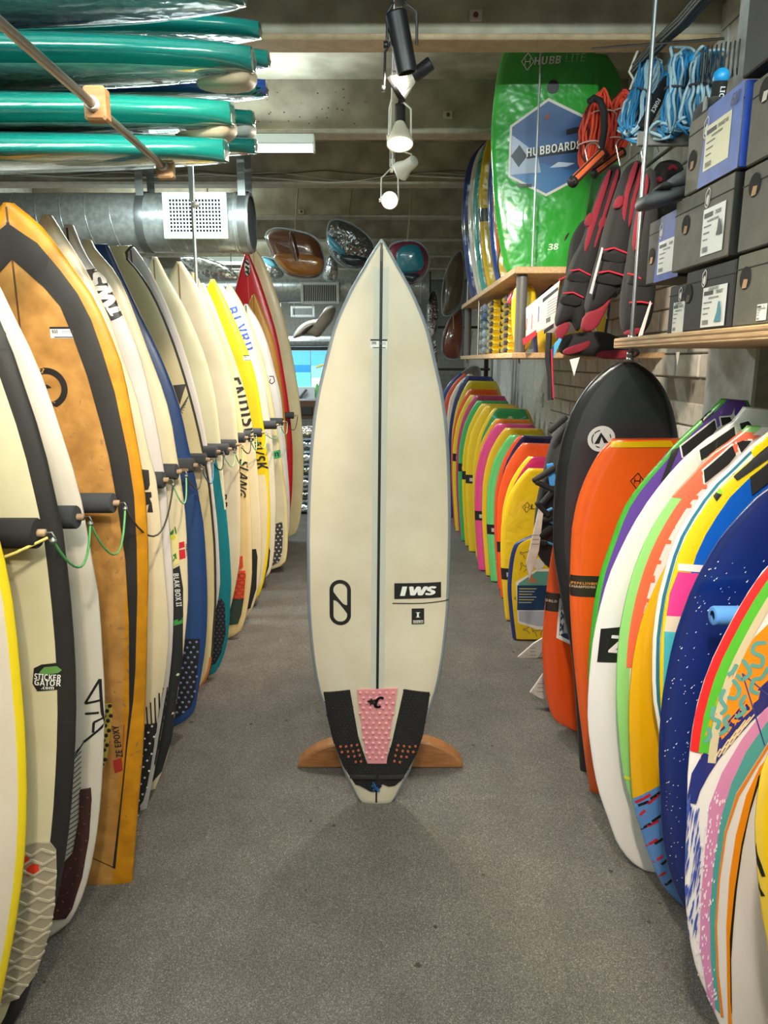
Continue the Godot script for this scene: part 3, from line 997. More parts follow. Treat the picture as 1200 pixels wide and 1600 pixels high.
	b = make_board("surfboard", "lilac white surfboard with a black three letter sticker near its nose", C, G, {"at": Vector3(-0.9303, 0, -2.26), "roll": 0, "len": 1.9422, "hw": [Vector2(0.000, 0.090), Vector2(0.140, 0.154), Vector2(0.233, 0.190), Vector2(0.323, 0.216), Vector2(0.393, 0.227), Vector2(0.457, 0.232), Vector2(0.510, 0.230), Vector2(0.571, 0.229), Vector2(0.660, 0.218), Vector2(0.738, 0.199), Vector2(0.815, 0.172), Vector2(0.869, 0.134), Vector2(0.920, 0.093), Vector2(0.939, 0.061), Vector2(0.967, 0.033), Vector2(1.000, 0.012)]}, lilac, [["rail", lilac, 0.02]])
	stringer(b, "3a3632", 0.006, 1.0)
	p = patch(b, "logo_sticker", [Vector2(0.0440, 1.8153), Vector2(0.0813, 1.8244), Vector2(0.1418, 1.6853), Vector2(0.1035, 1.6684)], blk)
	text_on_board(b, "lettering", "IWS", 0.040, Vector2(0.0923, 1.7470), mat("efece6", 0.5), PI / 2 + 0.52, "bold", 0.2, 1.3, 0.0035, p, 1.4)
	patch(b, "tail_pad", [Vector2(0.1880, 0.4579), Vector2(0.2076, 0.4579), Vector2(0.1835, 0.2838), Vector2(0.1378, 0.1615), Vector2(0.1275, 0.1738)], grip, 0.005)
	b = make_board("surfboard", "cream surfboard with a dark carbon tail patch and red white sticker", C, G, {"at": Vector3(-0.9269, 0, -2.38), "roll": 0, "len": 1.9191, "hw": [Vector2(0.000, 0.080), Vector2(0.030, 0.104), Vector2(0.090, 0.143), Vector2(0.176, 0.174), Vector2(0.250, 0.201), Vector2(0.318, 0.222), Vector2(0.387, 0.239), Vector2(0.455, 0.244), Vector2(0.522, 0.247), Vector2(0.588, 0.241), Vector2(0.652, 0.229), Vector2(0.708, 0.219), Vector2(0.767, 0.194), Vector2(0.814, 0.166), Vector2(0.876, 0.131), Vector2(0.933, 0.094), Vector2(0.966, 0.058), Vector2(0.983, 0.026), Vector2(1.000, 0.012)]}, cream, [["rail", cream2, 0.02]])
	p = patch(b, "carbon_patch", [Vector2(0.1795, 0.8386), Vector2(0.2205, 0.8592), Vector2(0.2267, 0.7761), Vector2(0.2211, 0.6823), Vector2(0.2065, 0.5122), Vector2(0.1808, 0.3496), Vector2(0.1478, 0.1903), Vector2(0.1074, 0.0714), Vector2(0.0563, 0.0137), Vector2(0.0449, 0.0870), Vector2(0.1574, 0.4902)], mat("25272a", 0.4))
	for k in 12: line_on(b, "carbon_weave", (Vector2(0.1884, 0.6229)).lerp(Vector2(0.1007, 0.1130), k / 11.0), (Vector2(0.2158, 0.6301)).lerp(Vector2(0.1376, 0.1775), k / 11.0), 0.0015, mat("4a5050", 0.4))
	patch(b, "green_band", [Vector2(0.1838, 0.6586), Vector2(0.2181, 0.6681), Vector2(0.2168, 0.6468), Vector2(0.1826, 0.6396)], mat("3f8f45", 0.5), 0.002, p)
	text_on_board(b, "lettering", "BLAK BOX II", 0.017, Vector2(0.2086, 0.7714), mat("d8d8d4", 0.5), -PI / 2 + 0.03, "bold", 0.0, 0.9, 0.002, p)
	p = patch(b, "sticker", [Vector2(0.1926, 0.9773), Vector2(0.2202, 0.9997), Vector2(0.2211, 0.8684), Vector2(0.1938, 0.8546)], mat("dccf8d", 0.5))
	patch(b, "sticker_green", [Vector2(0.1945, 0.9728), Vector2(0.2159, 0.9997), Vector2(0.2185, 0.9706), Vector2(0.1959, 0.9593)], mat("2f7d3a", 0.5), 0.0018, p)
	patch(b, "sticker_yellow", disc(Vector2(0.2048, 0.9615), 0.009), mat("c7c934", 0.5), 0.0022, p)
	patch(b, "sticker_green", [Vector2(0.1963, 0.8958), Vector2(0.2123, 0.9049), Vector2(0.2131, 0.8821), Vector2(0.1968, 0.8684)], mat("2f7d3a", 0.5), 0.0018, p)
	patch(b, "red_sticker", [Vector2(0.2233, 0.9412), Vector2(0.2387, 0.9435), Vector2(0.2397, 0.9231), Vector2(0.2219, 0.9186)], mat("c02030", 0.5))
	patch(b, "red_sticker", [Vector2(0.2216, 0.9140), Vector2(0.2393, 0.9163), Vector2(0.2397, 0.8844), Vector2(0.2218, 0.8798)], mat("c02030", 0.5))
	text_on_board(b, "lettering", "PRIVATE", 0.008, Vector2(0.2457, 0.9118), blk, -PI / 2, "bold", 0.0, 1.0)
	b = make_board("surfboard", "dark blue surfboard with a black studded tail pad", C, G, {"at": Vector3(-1.0162, 0, -2.785), "roll": 0.0234, "len": 1.9667, "hw": [Vector2(0.000, 0.080), Vector2(0.039, 0.205), Vector2(0.097, 0.238), Vector2(0.178, 0.275), Vector2(0.225, 0.290), Vector2(0.304, 0.304), Vector2(0.356, 0.309), Vector2(0.446, 0.312), Vector2(0.514, 0.302), Vector2(0.588, 0.285), Vector2(0.617, 0.277), Vector2(0.699, 0.255), Vector2(0.745, 0.231), Vector2(0.807, 0.192), Vector2(0.873, 0.141), Vector2(0.926, 0.102), Vector2(1.000, 0.050)]}, mat("24467f", 0.35, "foam"), [["rail", mat("1f3d73", 0.35), 0.02]])
	pad(b, [Vector2(0.2088, 0.4225), Vector2(0.2641, 0.4184), Vector2(0.2569, 0.3593), Vector2(0.2197, 0.1588), Vector2(0.2000, 0.1153), Vector2(0.1396, 0.0726), Vector2(0.0420, 0.0749), Vector2(0.0579, 0.2495), Vector2(0.1925, 0.4173)], mat("15161c", 0.85), mat("66759c", 0.7), 0.026, 0.006)
	b = make_board("surfboard", "round nosed cream surfboard with a black pinline and triangle logo", C, G, {"at": Vector3(-1.0449, 0, -3.05), "roll": 0.0268, "len": 2.0016, "hw": [Vector2(0.000, 0.080), Vector2(0.049, 0.225), Vector2(0.100, 0.263), Vector2(0.184, 0.287), Vector2(0.228, 0.300), Vector2(0.309, 0.312), Vector2(0.391, 0.319), Vector2(0.486, 0.317), Vector2(0.600, 0.296), Vector2(0.698, 0.265), Vector2(0.780, 0.230), Vector2(0.842, 0.196), Vector2(0.902, 0.154), Vector2(0.949, 0.105), Vector2(0.983, 0.059), Vector2(1.000, 0.090)]}, mat("e0cf9f", 0.42, "foam"), [["rail", mat("3a362c", 0.4), 0.008]])
	patch(b, "triangle_logo", [Vector2(0.1997, 1.4455), Vector2(0.2512, 1.4494), Vector2(0.2194, 1.3624)], mat("2b2621", 0.5))
	for k in 7: line_on(b, "sun_ray", Vector2(0.2205, 1.3436), (Vector2(0.2610, 1.4066)).lerp(Vector2(0.2299, 1.3272), k / 6.0), 0.003, mat("3b362e", 0.5))
	edge_band(b, "orange_rail_mark", mat("c46a33", 0.5), 0.06, 0.22, 0.004, 0.014, 1.0)
	b = make_board("surfboard", "slim lilac white surfboard with a dark stringer between cream ones", C, G, {"at": Vector3(-1.0366, 0, -3.17), "roll": 0.0094, "len": 2.0136, "hw": [Vector2(0.000, 0.090), Vector2(0.283, 0.280), Vector2(0.374, 0.282), Vector2(0.493, 0.272), Vector2(0.595, 0.256), Vector2(0.703, 0.224), Vector2(0.777, 0.192), Vector2(0.851, 0.149), Vector2(0.903, 0.113), Vector2(0.965, 0.057), Vector2(1.000, 0.012)]}, mat("dcd6d8", 0.4, "foam"), [["rail", lilac, 0.02]])
	stringer(b, "5a4a40", 0.006, 1.0)
	b = make_board("surfboard", "pale greenish surfboard with a teal lower half and dark grip", C, G, {"at": Vector3(-1.0053, 0, -3.31), "roll": 0.0003, "len": 1.9937, "hw": [Vector2(0.000, 0.080), Vector2(0.016, 0.163), Vector2(0.047, 0.198), Vector2(0.103, 0.232), Vector2(0.193, 0.253), Vector2(0.265, 0.263), Vector2(0.346, 0.261), Vector2(0.456, 0.252), Vector2(0.591, 0.244), Vector2(0.698, 0.228), Vector2(0.778, 0.198), Vector2(0.840, 0.158), Vector2(0.895, 0.115), Vector2(0.955, 0.054), Vector2(1.000, 0.012)]}, greenish, [["rail", greenish, 0.02]])
	stringer(b, "8a6a48", 0.006, 1.0)
	var teal: Array = [Vector2(0.2220, 1.1100), Vector2(0.2332, 1.0347), Vector2(0.2485, 0.8510), Vector2(0.2625, 0.6947), Vector2(0.2676, 0.5354), Vector2(0.2580, 0.3926), Vector2(0.2373, 0.2139), Vector2(0.2037, 0.1028), Vector2(0.1690, 0.0416), Vector2(0.1352, 0.0039), Vector2(-0.1102, 0.0040), Vector2(-0.0543, 0.8511), Vector2(0.1576, 0.8511)]
	patch(b, "teal_tint", teal, mat("0f7482", 0.35))
	edge_band(b, "teal_rail", mat("0f7482", 0.35), 0.06, 0.86, 0.0, 0.03, 1.0, 0.0016)
	pad(b, [Vector2(0.1870, 0.4057), Vector2(0.2158, 0.4220), Vector2(0.2298, 0.3893), Vector2(0.2260, 0.2406), Vector2(0.1992, 0.1400), Vector2(0.1712, 0.0858), Vector2(0.1165, 0.0722), Vector2(0.1333, 0.3893)], mat("1b1d22", 0.85), mat("39404a", 0.8), 0.02, 0.005)
	b = make_board("surfboard", "greyish cream surfboard with small black letters low on its deck", C, G, {"at": Vector3(-0.9687, 0, -3.5), "roll": -0.0088, "len": 1.9992, "hw": [Vector2(0.000, 0.090), Vector2(0.321, 0.234), Vector2(0.486, 0.242), Vector2(0.635, 0.236), Vector2(0.719, 0.217), Vector2(0.793, 0.188), Vector2(0.857, 0.147), Vector2(0.931, 0.093), Vector2(0.966, 0.057), Vector2(1.000, 0.012)]}, mat("d8d0bd", 0.42, "foam"), [["rail", cream, 0.02]])
	stringer(b, "8a6a48", 0.006, 1.0)
	text_on_board(b, "lettering", "DR", 0.04, Vector2(0.1596, 0.8677), blk, -PI / 2, "bold")
	b = make_board("surfboard", "amber cream surfboard with a red to green ridged tail pad", C, G, {"at": Vector3(-0.9834, 0, -3.82), "roll": -0.0073, "len": 1.9872, "hw": [Vector2(0.000, 0.080), Vector2(0.025, 0.170), Vector2(0.104, 0.215), Vector2(0.207, 0.243), Vector2(0.336, 0.247), Vector2(0.480, 0.239), Vector2(0.602, 0.219), Vector2(0.704, 0.192), Vector2(0.787, 0.158), Vector2(0.885, 0.105), Vector2(0.965, 0.040), Vector2(1.000, 0.012)]}, amber, [["rail", mat("e0cb9c", 0.42, "foam"), 0.02]])
	text_on_board(b, "lettering", "SLANG", 0.045, Vector2(0.2112, 0.9284), blk, -PI / 2 - 0.1, "bold", 0.4, 1.0)
	p = pad(b, [Vector2(0.1714, 0.4902), Vector2(0.1965, 0.4978), Vector2(0.1979, 0.4352), Vector2(0.1904, 0.4240), Vector2(0.1620, 0.4238), Vector2(0.1672, 0.4718)], mat("c8492a", 0.85), null)
	var pp: Array = [Vector2(0.1579, 0.4090), Vector2(0.2079, 0.4130), Vector2(0.2103, 0.3797), Vector2(0.1952, 0.2485), Vector2(0.0480, 0.2475), Vector2(0.0542, 0.3971)]
	p = pad(b, pp, mat("c8492a", 0.85), null)
	ridges(b, p, pp, mat("a83a22", 0.8), 0.02)
	patch(b, "green_pad", [Vector2(0.0480, 0.2475), Vector2(0.1952, 0.2485), Vector2(0.1776, 0.1537), Vector2(0.1576, 0.1002), Vector2(0.0412, 0.0840)], mat("26372f", 0.85), 0.005)
	b = make_board("surfboard", "cream surfboard with large black letters running down beside a pinline", C, G, {"at": Vector3(-0.9825, 0, -4.05), "roll": 0.0012, "len": 1.9601, "hw": [Vector2(0.000, 0.090), Vector2(0.020, 0.154), Vector2(0.082, 0.217), Vector2(0.193, 0.256), Vector2(0.312, 0.264), Vector2(0.467, 0.257), Vector2(0.598, 0.238), Vector2(0.690, 0.209), Vector2(0.780, 0.163), Vector2(0.869, 0.106), Vector2(0.949, 0.054), Vector2(1.000, 0.012)]}, cream2, [["rail", cream, 0.02]])
	text_on_board(b, "lettering", "ENDISM", 0.075, Vector2(0.1957, 1.2824), blk, -PI / 2 + 0.33, "bold", 0.2, 0.95)
	line_on(b, "pinline", Vector2(0.0076, 1.8710), Vector2(0.0839, 1.7187), 0.004, blk)
	pad(b, [Vector2(0.2065, 0.4711), Vector2(0.2327, 0.4711), Vector2(0.2384, 0.4244), Vector2(0.2233, 0.2277), Vector2(0.1843, 0.1079), Vector2(0.1032, 0.0878), Vector2(0.1164, 0.3855)], grip)
	b = make_board("surfboard", "surfboard with a bright yellow upper half fading to cream", C, G, {"at": Vector3(-0.9837, 0, -4.35), "roll": 0.0064, "len": 2.012, "hw": [Vector2(0.000, 0.080), Vector2(0.017, 0.152), Vector2(0.081, 0.215), Vector2(0.186, 0.257), Vector2(0.310, 0.275), Vector2(0.427, 0.276), Vector2(0.520, 0.268), Vector2(0.591, 0.254), Vector2(0.721, 0.223), Vector2(0.803, 0.180), Vector2(0.877, 0.123), Vector2(0.953, 0.059), Vector2(1.000, 0.012)]}, mat("e4c70e", 0.38, "foam"), [["yellow_rail", mat("e4c70e", 0.38), 0.02]])
	patch(b, "cream_tail", [Vector2(-0.1934, 0.8651), Vector2(0.2560, 0.8622), Vector2(0.2641, 0.7701), Vector2(0.2623, 0.6284), Vector2(0.2442, 0.3811), Vector2(0.2075, 0.1793), Vector2(0.1488, 0.0515), Vector2(-0.2448, 0.0454)], cream2)
	price_tag(b, Vector2(0.1822, 1.5677), 0.05, 0.03, "199")
	text_on_board(b, "lettering", "N/SK", 0.06, Vector2(0.2256, 0.9813), blk, -PI / 2 + 0.2, "bold", 0.2, 0.9)
	b = make_board("surfboard", "off white surfboard with blue letters stepping down from its nose", C, G, {"at": Vector3(-1.0055, 0, -4.7), "roll": 0.012, "len": 2.0183, "hw": [Vector2(0.000, 0.090), Vector2(0.071, 0.232), Vector2(0.183, 0.268), Vector2(0.337, 0.286), Vector2(0.486, 0.282), Vector2(0.612, 0.264), Vector2(0.714, 0.232), Vector2(0.805, 0.183), Vector2(0.894, 0.127), Vector2(0.953, 0.072), Vector2(1.000, 0.012)]}, pale, [["rail", pale, 0.02]])
	var word := "BLVRD"
	var w0: Vector2 = Vector2(0.0687, 1.8596)
	var w1: Vector2 = Vector2(0.1591, 1.6408)
	for k in 5: text_on_board(b, "lettering", word[k], 0.06, w0.lerp(w1, k / 4.0), mat("2348a0", 0.5), -PI / 2 + 0.35, "bold")
	pad(b, [Vector2(0.1830, 0.3311), Vector2(0.2182, 0.3397), Vector2(0.2331, 0.2855), Vector2(0.2192, 0.1724), Vector2(0.1792, 0.0677), Vector2(0.1035, 0.0503), Vector2(0.1154, 0.2869)], grip)
	b = make_board("surfboard", "cream surfboard with a green square logo and studded grey tail pad", C, G, {"at": Vector3(-1.0025, 0, -5.09), "roll": 0.0249, "len": 2.0577, "hw": [Vector2(0.000, 0.080), Vector2(0.037, 0.271), Vector2(0.118, 0.299), Vector2(0.249, 0.309), Vector2(0.380, 0.291), Vector2(0.547, 0.259), Vector2(0.658, 0.232), Vector2(0.751, 0.198), Vector2(0.845, 0.147), Vector2(0.929, 0.087), Vector2(1.000, 0.012)]}, cream, [["rail", mat("e3d49a", 0.42), 0.02]])
	p = patch(b, "green_logo", [Vector2(0.2322, 0.9125), Vector2(0.2785, 0.9206), Vector2(0.2801, 0.8652), Vector2(0.2336, 0.8571)], mat("3ba86a", 0.5))
	text_on_board(b, "lettering", "n", 0.04, Vector2(0.2538, 0.8889), blk, 0.1, "bold", 0.0, 1.0, 0.002, p)
	pad(b, [Vector2(0.2252, 0.3811), Vector2(0.2681, 0.3944), Vector2(0.2689, 0.3222), Vector2(0.2562, 0.1768), Vector2(0.2330, 0.0990), Vector2(0.1691, 0.0612), Vector2(0.0553, 0.0640), Vector2(0.0747, 0.3752)], mat("3b3c3d", 0.85), mat("c9c6bd", 0.7), 0.032, 0.007)
	b = make_board("surfboard", "white surfboard with a small outlined animal logo before the wooden one", C, G, {"at": Vector3(-0.9873, 0, -5.35), "roll": 0.0029, "len": 1.9497, "hw": [Vector2(0.000, 0.090), Vector2(0.133, 0.255), Vector2(0.263, 0.267), Vector2(0.415, 0.257), Vector2(0.569, 0.237), Vector2(0.649, 0.228), Vector2(0.766, 0.184), Vector2(0.858, 0.143), Vector2(0.940, 0.084), Vector2(1.000, 0.012)]}, mat("e8e2e2", 0.4, "foam"), [["rail", lilac, 0.02]])
	stringer(b, "5a4a40", 0.008, 1.2)
	for q in [[Vector2(0.1473, 1.4392), Vector2(0.1756, 1.4391)], [Vector2(0.1756, 1.4391), Vector2(0.1837, 1.4019)], [Vector2(0.1837, 1.4019), Vector2(0.1642, 1.3834)], [Vector2(0.1642, 1.3834), Vector2(0.1458, 1.3974)], [Vector2(0.1458, 1.3974), Vector2(0.1561, 1.4206)]]: line_on(b, "animal_logo", q[0], q[1], 0.006, blk)
	b = make_board("surfboard", "surfboard with a golden bamboo wood deck in front of the red one", C, G, {"at": Vector3(-1.0071, 0, -5.6), "roll": -0.0141, "len": 2.0385, "hw": [Vector2(0.000, 0.090), Vector2(0.432, 0.230), Vector2(0.594, 0.210), Vector2(0.743, 0.175), Vector2(0.853, 0.130), Vector2(0.939, 0.065), Vector2(1.000, 0.012)]}, mat("c98d2c", 0.4, "wood", -1.0), [["rail", mat("b57d26", 0.4), 0.015]])
	stringer(b, "7a5420", 0.006, 1.0)
	b = make_board("surfboard", "tall red surfboard with a black and white oval badge at its nose", C, G, {"at": Vector3(-1.029, 0, -5.8), "roll": 0.0115, "len": 2.3653, "hw": [Vector2(0.000, 0.090), Vector2(0.117, 0.240), Vector2(0.245, 0.279), Vector2(0.370, 0.290), Vector2(0.493, 0.275), Vector2(0.625, 0.241), Vector2(0.736, 0.202), Vector2(0.838, 0.141), Vector2(0.934, 0.072), Vector2(1.000, 0.012)]}, mat("cf1426", 0.35, "foam"), [["red_rail", mat("b8101f", 0.35), 0.02]])
	stringer(b, "e0694a", 0.006, 1.2)
	p = patch(b, "oval_badge", disc(Vector2(-0.0016, 2.2539), 0.026, 0.065), blk)
	patch(b, "badge_white", disc(Vector2(-0.0016, 2.2539), 0.021, 0.058), mat("e8e4dc", 0.5), 0.0018, p)
	for k in 3: line_on(b, "badge_stripe", (Vector2(-0.0145, 2.2918)) + Vector2(0, -0.035 * k + 0.008), (Vector2(0.0140, 2.2679)) + Vector2(0, -0.035 * k + 0.008), 0.017, blk, 0.0024, p)
	b = make_board("surfboard", "tallest cream surfboard, last in the left rack behind the red one", C, G, {"at": Vector3(-0.9936, 0, -6.08), "roll": 0.0244, "len": 2.4495, "hw": [Vector2(0.000, 0.080), Vector2(0.028, 0.223), Vector2(0.107, 0.278), Vector2(0.216, 0.308), Vector2(0.343, 0.323), Vector2(0.461, 0.315), Vector2(0.574, 0.291), Vector2(0.680, 0.255), Vector2(0.779, 0.210), Vector2(0.871, 0.148), Vector2(0.951, 0.081), Vector2(1.000, 0.012)]}, mat("d9d0a6", 0.42, "foam"), [["rail", mat("d3c99c", 0.42), 0.02]])
	stringer(b, "9a8560", 0.005, 1.2)

# a straight line drawn on the deck
func line_on(b: Board, called: String, p: Vector2, q: Vector2, w: float, m: Material, lift := 0.0016, parent: Node = null) -> void:
	var d := (q - p).normalized()
	var s := Vector2(-d.y, d.x) * w / 2
	patch(b, called, [p - s, q - s, q + s, p + s], m, lift, parent, 0.06, 0.12)

func ring_poly(c: Vector2, r: float, r2: float, a0: float, a1: float, n := 16) -> Array:
	var p := []
	for i in n + 1: p.append(c + Vector2(cos(lerpf(a0, a1, float(i) / n)), sin(lerpf(a0, a1, float(i) / n))) * r)
	for i in n + 1: p.append(c + Vector2(cos(lerpf(a1, a0, float(i) / n)), sin(lerpf(a1, a0, float(i) / n))) * r2)
	return p

# zigzag ridges across a pad
func ridges(b: Board, parent: Node, poly: Array, m: Material, step: float) -> void:
	var g := Geo.new()
	var pp := PackedVector2Array(poly)
	var lo := pp[0]
	var hi := pp[0]
	for q in pp: lo = lo.min(q); hi = hi.max(q)
	var y := lo.y + step * 0.5
	var row := 0
	while y < hi.y:
		var pts := []
		var x := lo.x
		var k := row % 2
		while x <= hi.x + 0.02:
			pts.append(Vector2(x, y + (step * 0.3 if k % 2 else -step * 0.3)))
			x += step * 0.9
			k += 1
		for i in pts.size() - 1:
			var s: Vector2 = (pts[i + 1] - pts[i]).normalized().orthogonal() * 0.0025
			var quad := PackedVector2Array([pts[i] - s, pts[i + 1] - s, pts[i + 1] + s, pts[i] + s])
			for bit in Geometry2D.intersect_polygons(pp, quad): patch_geo(g, b, Array(bit), 0.0075, 0.2, 0.2)
		y += step
		row += 1
	var o := obj("ridges", g.mesh(), m, parent)
	o.set_meta("kind", "stuff")

func centre_board() -> void:
	var foam := mat("ddd2bd", 0.45, "foam")
	var blk := mat("1a191a", 0.5)
	var b := make_board("surfboard", "cream shortboard standing upright alone in the middle of the aisle on a wooden stand", "surfboard", "", {"at": Vector3(-0.0277, 0, -2.29), "roll": -0.0109, "len": 1.9071, "hw": [Vector2(0.000, 0.063), Vector2(0.013, 0.078), Vector2(0.027, 0.089), Vector2(0.060, 0.118), Vector2(0.119, 0.150), Vector2(0.178, 0.181), Vector2(0.243, 0.214), Vector2(0.320, 0.232), Vector2(0.400, 0.240), Vector2(0.490, 0.240), Vector2(0.607, 0.233), Vector2(0.700, 0.219), Vector2(0.764, 0.199), Vector2(0.811, 0.176), Vector2(0.862, 0.150), Vector2(0.897, 0.122), Vector2(0.929, 0.091), Vector2(0.958, 0.057), Vector2(0.984, 0.027), Vector2(1.000, 0.004)]}, foam, [["rail", mat("868d96", 0.4), 0.012]], null, {"th": 0.062, "rows": 48, "rt": 0.0, "rn": 0.02})
	var y1: float = (Vector2(0.0051, 0.4481)).y
	mid_band(b, "stringer_band", mat("c3c3b6", 0.45), y1, b.ln - 0.035, -0.023, 0.023, 0.0007)
	mid_band(b, "stringer", blk, y1, b.ln - 0.028, -0.0045, 0.0045, 0.0014)
	mid_band(b, "stringer", blk, 0.004, 0.12, -0.003, 0.003, 0.0014)
	patch(b, "nose_repair", [Vector2(-0.0372, 1.8500), Vector2(-0.0082, 1.8577), Vector2(0.0385, 1.8527), Vector2(0.0305, 1.8692), Vector2(0.0011, 1.9000), Vector2(-0.0238, 1.8741)], mat("d8cdae", 0.5), 0.0004)
	mid_band(b, "nose_stringer", mat("4b4843", 0.5), b.ln - 0.064, b.ln - 0.01, -0.0035, 0.0035, 0.0016)
	price_tag(b, Vector2(-0.0057, 1.6017), 0.052, 0.028, "399")
	# slotted capsule logo on the left
	var c0: Vector2 = Vector2(-0.1266, 0.7594)
	var s := 0.00207
	logo_capsule(b, c0, s)
	# sticker on the right
	var p := patch(b, "logo_sticker", [Vector2(0.0528, 0.8297), Vector2(0.2085, 0.8325), Vector2(0.2100, 0.7788), Vector2(0.0535, 0.7749)], blk)
	patch(b, "lettering", [Vector2(0.0726, 0.7863), Vector2(0.0796, 0.8188), Vector2(0.0956, 0.8190), Vector2(0.0887, 0.7865)], mat("efece6", 0.5), 0.0028, p)
	text_on_board(b, "lettering", "WS", 0.0285, Vector2(0.1451, 0.8035), mat("efece6", 0.5), 0.0, "bold", 0.22, 1.55, 0.0028, p, 2.0)
	patch(b, "logo_line", [Vector2(0.0473, 0.7613), Vector2(0.1482, 0.7612), Vector2(0.2360, 0.7678), Vector2(0.2361, 0.7649), Vector2(0.1482, 0.7579), Vector2(0.0473, 0.7579)], blk)
	p = patch(b, "small_sticker", [Vector2(0.1120, 0.7416), Vector2(0.1540, 0.7421), Vector2(0.1552, 0.6864), Vector2(0.1131, 0.6859)], blk)
	text_on_board(b, "lettering", "I", 0.018, Vector2(0.1336, 0.7192), mat("efece6", 0.5), 0.0, "serifbold", 0.0, 1.6, 0.0022, p)
	patch(b, "small_sticker_plate", [Vector2(0.1172, 0.6997), Vector2(0.1517, 0.7001), Vector2(0.1519, 0.6898), Vector2(0.1174, 0.6894)], mat("d9d4c8", 0.5), 0.002, p)
	text_on_board(b, "lettering", "SOLID", 0.006, Vector2(0.1345, 0.6946), blk, 0.0, "bold", 0.0, 1.7, 0.003, p)
	# tail pad in three pieces
	var grip := mat("151416", 0.95)
	var studs := mat("1b1a1c", 0.95)
	var left: Array = [Vector2(-0.1846, 0.4293), Vector2(-0.0941, 0.4446), Vector2(-0.0648, 0.2661), Vector2(-0.0351, 0.1675), Vector2(0.0033, 0.1654), Vector2(0.0043, 0.0520), Vector2(-0.0207, 0.0518), Vector2(-0.0573, 0.0742), Vector2(-0.0732, 0.0766), Vector2(-0.1164, 0.1466), Vector2(-0.1522, 0.2455), Vector2(-0.1718, 0.3381)]
	var right: Array = [Vector2(0.0911, 0.4490), Vector2(0.1797, 0.4333), Vector2(0.1764, 0.3902), Vector2(0.1591, 0.2685), Vector2(0.1382, 0.1942), Vector2(0.1121, 0.1416), Vector2(0.0924, 0.1011), Vector2(0.0655, 0.0756), Vector2(0.0428, 0.0728), Vector2(0.0222, 0.0827), Vector2(0.0041, 0.0749), Vector2(0.0033, 0.1654), Vector2(0.0326, 0.1682), Vector2(0.0520, 0.2428)]
	for pl in [left, right]:
		var pd := pad(b, pl, grip, studs, 0.0125, 0.0032, 0.005)
		var line: Array = [Vector2(-0.1164, 0.1466), Vector2(0.1165, 0.1491)]
		if pl == left: line_on(b, "arch_groove", Vector2(-0.1096, 0.1442), Vector2(0.0012, 0.1454), 0.004, mat("101011", 0.9), 0.0058, pd)
		else: line_on(b, "arch_groove", Vector2(0.0057, 0.1454), Vector2(0.1098, 0.1466), 0.004, mat("101011", 0.9), 0.0058, pd)
		line_on(b, "kick_ridge", Vector2(-0.0915, 0.1117) if pl == left else Vector2(0.0083, 0.1128), Vector2(-0.0008, 0.1127) if pl == left else Vector2(0.0945, 0.1138), 0.012, mat("262527", 0.9), 0.012, pd)
	for q in [[532,1165],[540,1164],[548.5,1162],[557,1160.5],[534,1174],[543,1172],[551,1171],[559,1169],[544,1180],[553,1179],[561,1177],[555,1188],[563,1187],
			[620,1160.5],[629,1162],[637.5,1163.5],[646,1164],[618,1168],[627,1170],[635,1171],[643,1173],[616,1177],[625,1179],[633,1180],[614.5,1186],[623,1188]]:
		var pt := px_to_c(q[0], q[1])
		patch(b, "orange_dot", disc(pt, 0.0042, -1.0, 10), mat("b9603c", 0.7), 0.009)
	var mid: Array = [Vector2(-0.0698, 0.4461), Vector2(0.0690, 0.4523), Vector2(0.0611, 0.3889), Vector2(0.0468, 0.2918), Vector2(0.0349, 0.1657), Vector2(-0.0328, 0.1650), Vector2(-0.0515, 0.2907)]
	var pk := pad(b, mid, mat("d68a90", 0.85), mat("e09aa0", 0.8), 0.0225, 0.0062, 0.006)
	var star := []
	for k in 10: star.append(Vector2(-0.0188, 0.4048) + Vector2(sin(TAU * k / 10 - 0.2), cos(TAU * k / 10 - 0.2)) * (0.017 if k % 2 == 0 else 0.007) * 0.95)
	patch(b, "pad_logo", star, blk, 0.0115, pk)
	text_on_board(b, "pad_logo", "C", 0.042, Vector2(0.0045, 0.4039), blk, 0.0, "bold", 0.3, 0.75, 0.0115, pk, 1.0)
	# leash string at the tail
	var strings := Geo.new()
	for k in 9:
		var path := PackedVector3Array()
		var a := rng.randf_range(-0.02, 0.03)
		for i in 6:
			var q: Vector2 = (Vector2(-0.0119, 0.0874)) + Vector2(a * i / 5.0 + sin(i * 1.7 + k) * 0.005, -0.006 * i + cos(i * 2.1 + k) * 0.004)
			path.append(b.top(q.x, q.y, 0.008 + 0.006 * sin(i * 0.9 + k)))
		tube_geo(strings, path, 0.0012, 5)
	var ls := obj("leash_string", strings.mesh(), mat("2f6fa8", 0.7), b.root)
	patch(b, "leash_plug", disc(Vector2(0.0086, 0.0775), 0.010), mat("23203a", 0.4), 0.0075)
	# wooden half-moon stand behind it
	var st := thing("board_stand", "varnished wooden half moon stand holding the upright cream board", "board stand", Vector3(-0.02, 0, -2.53))
	var arch := []
	for q in [Vector2(-0.3387, -0.0063), Vector2(-0.3331, 0.0185), Vector2(-0.3076, 0.0459), Vector2(-0.2673, 0.0733), Vector2(-0.2175, 0.0950), Vector2(-0.1481, 0.1113), Vector2(-0.0247, 0.1221), Vector2(0.1110, 0.1167), Vector2(0.1778, 0.1059), Vector2(0.2350, 0.0814), Vector2(0.2777, 0.0514), Vector2(0.3031, 0.0240), Vector2(0.3085, 0.0048)]: arch.append(Vector2(q.x + 0.02, maxf(0.0, q.y)))
	arch[0].y = 0.0; arch[-1].y = 0.0
	obj("arch", extrude(arch, 0.07, 0.006), mat("a9754a", 0.45, "wood"), st)
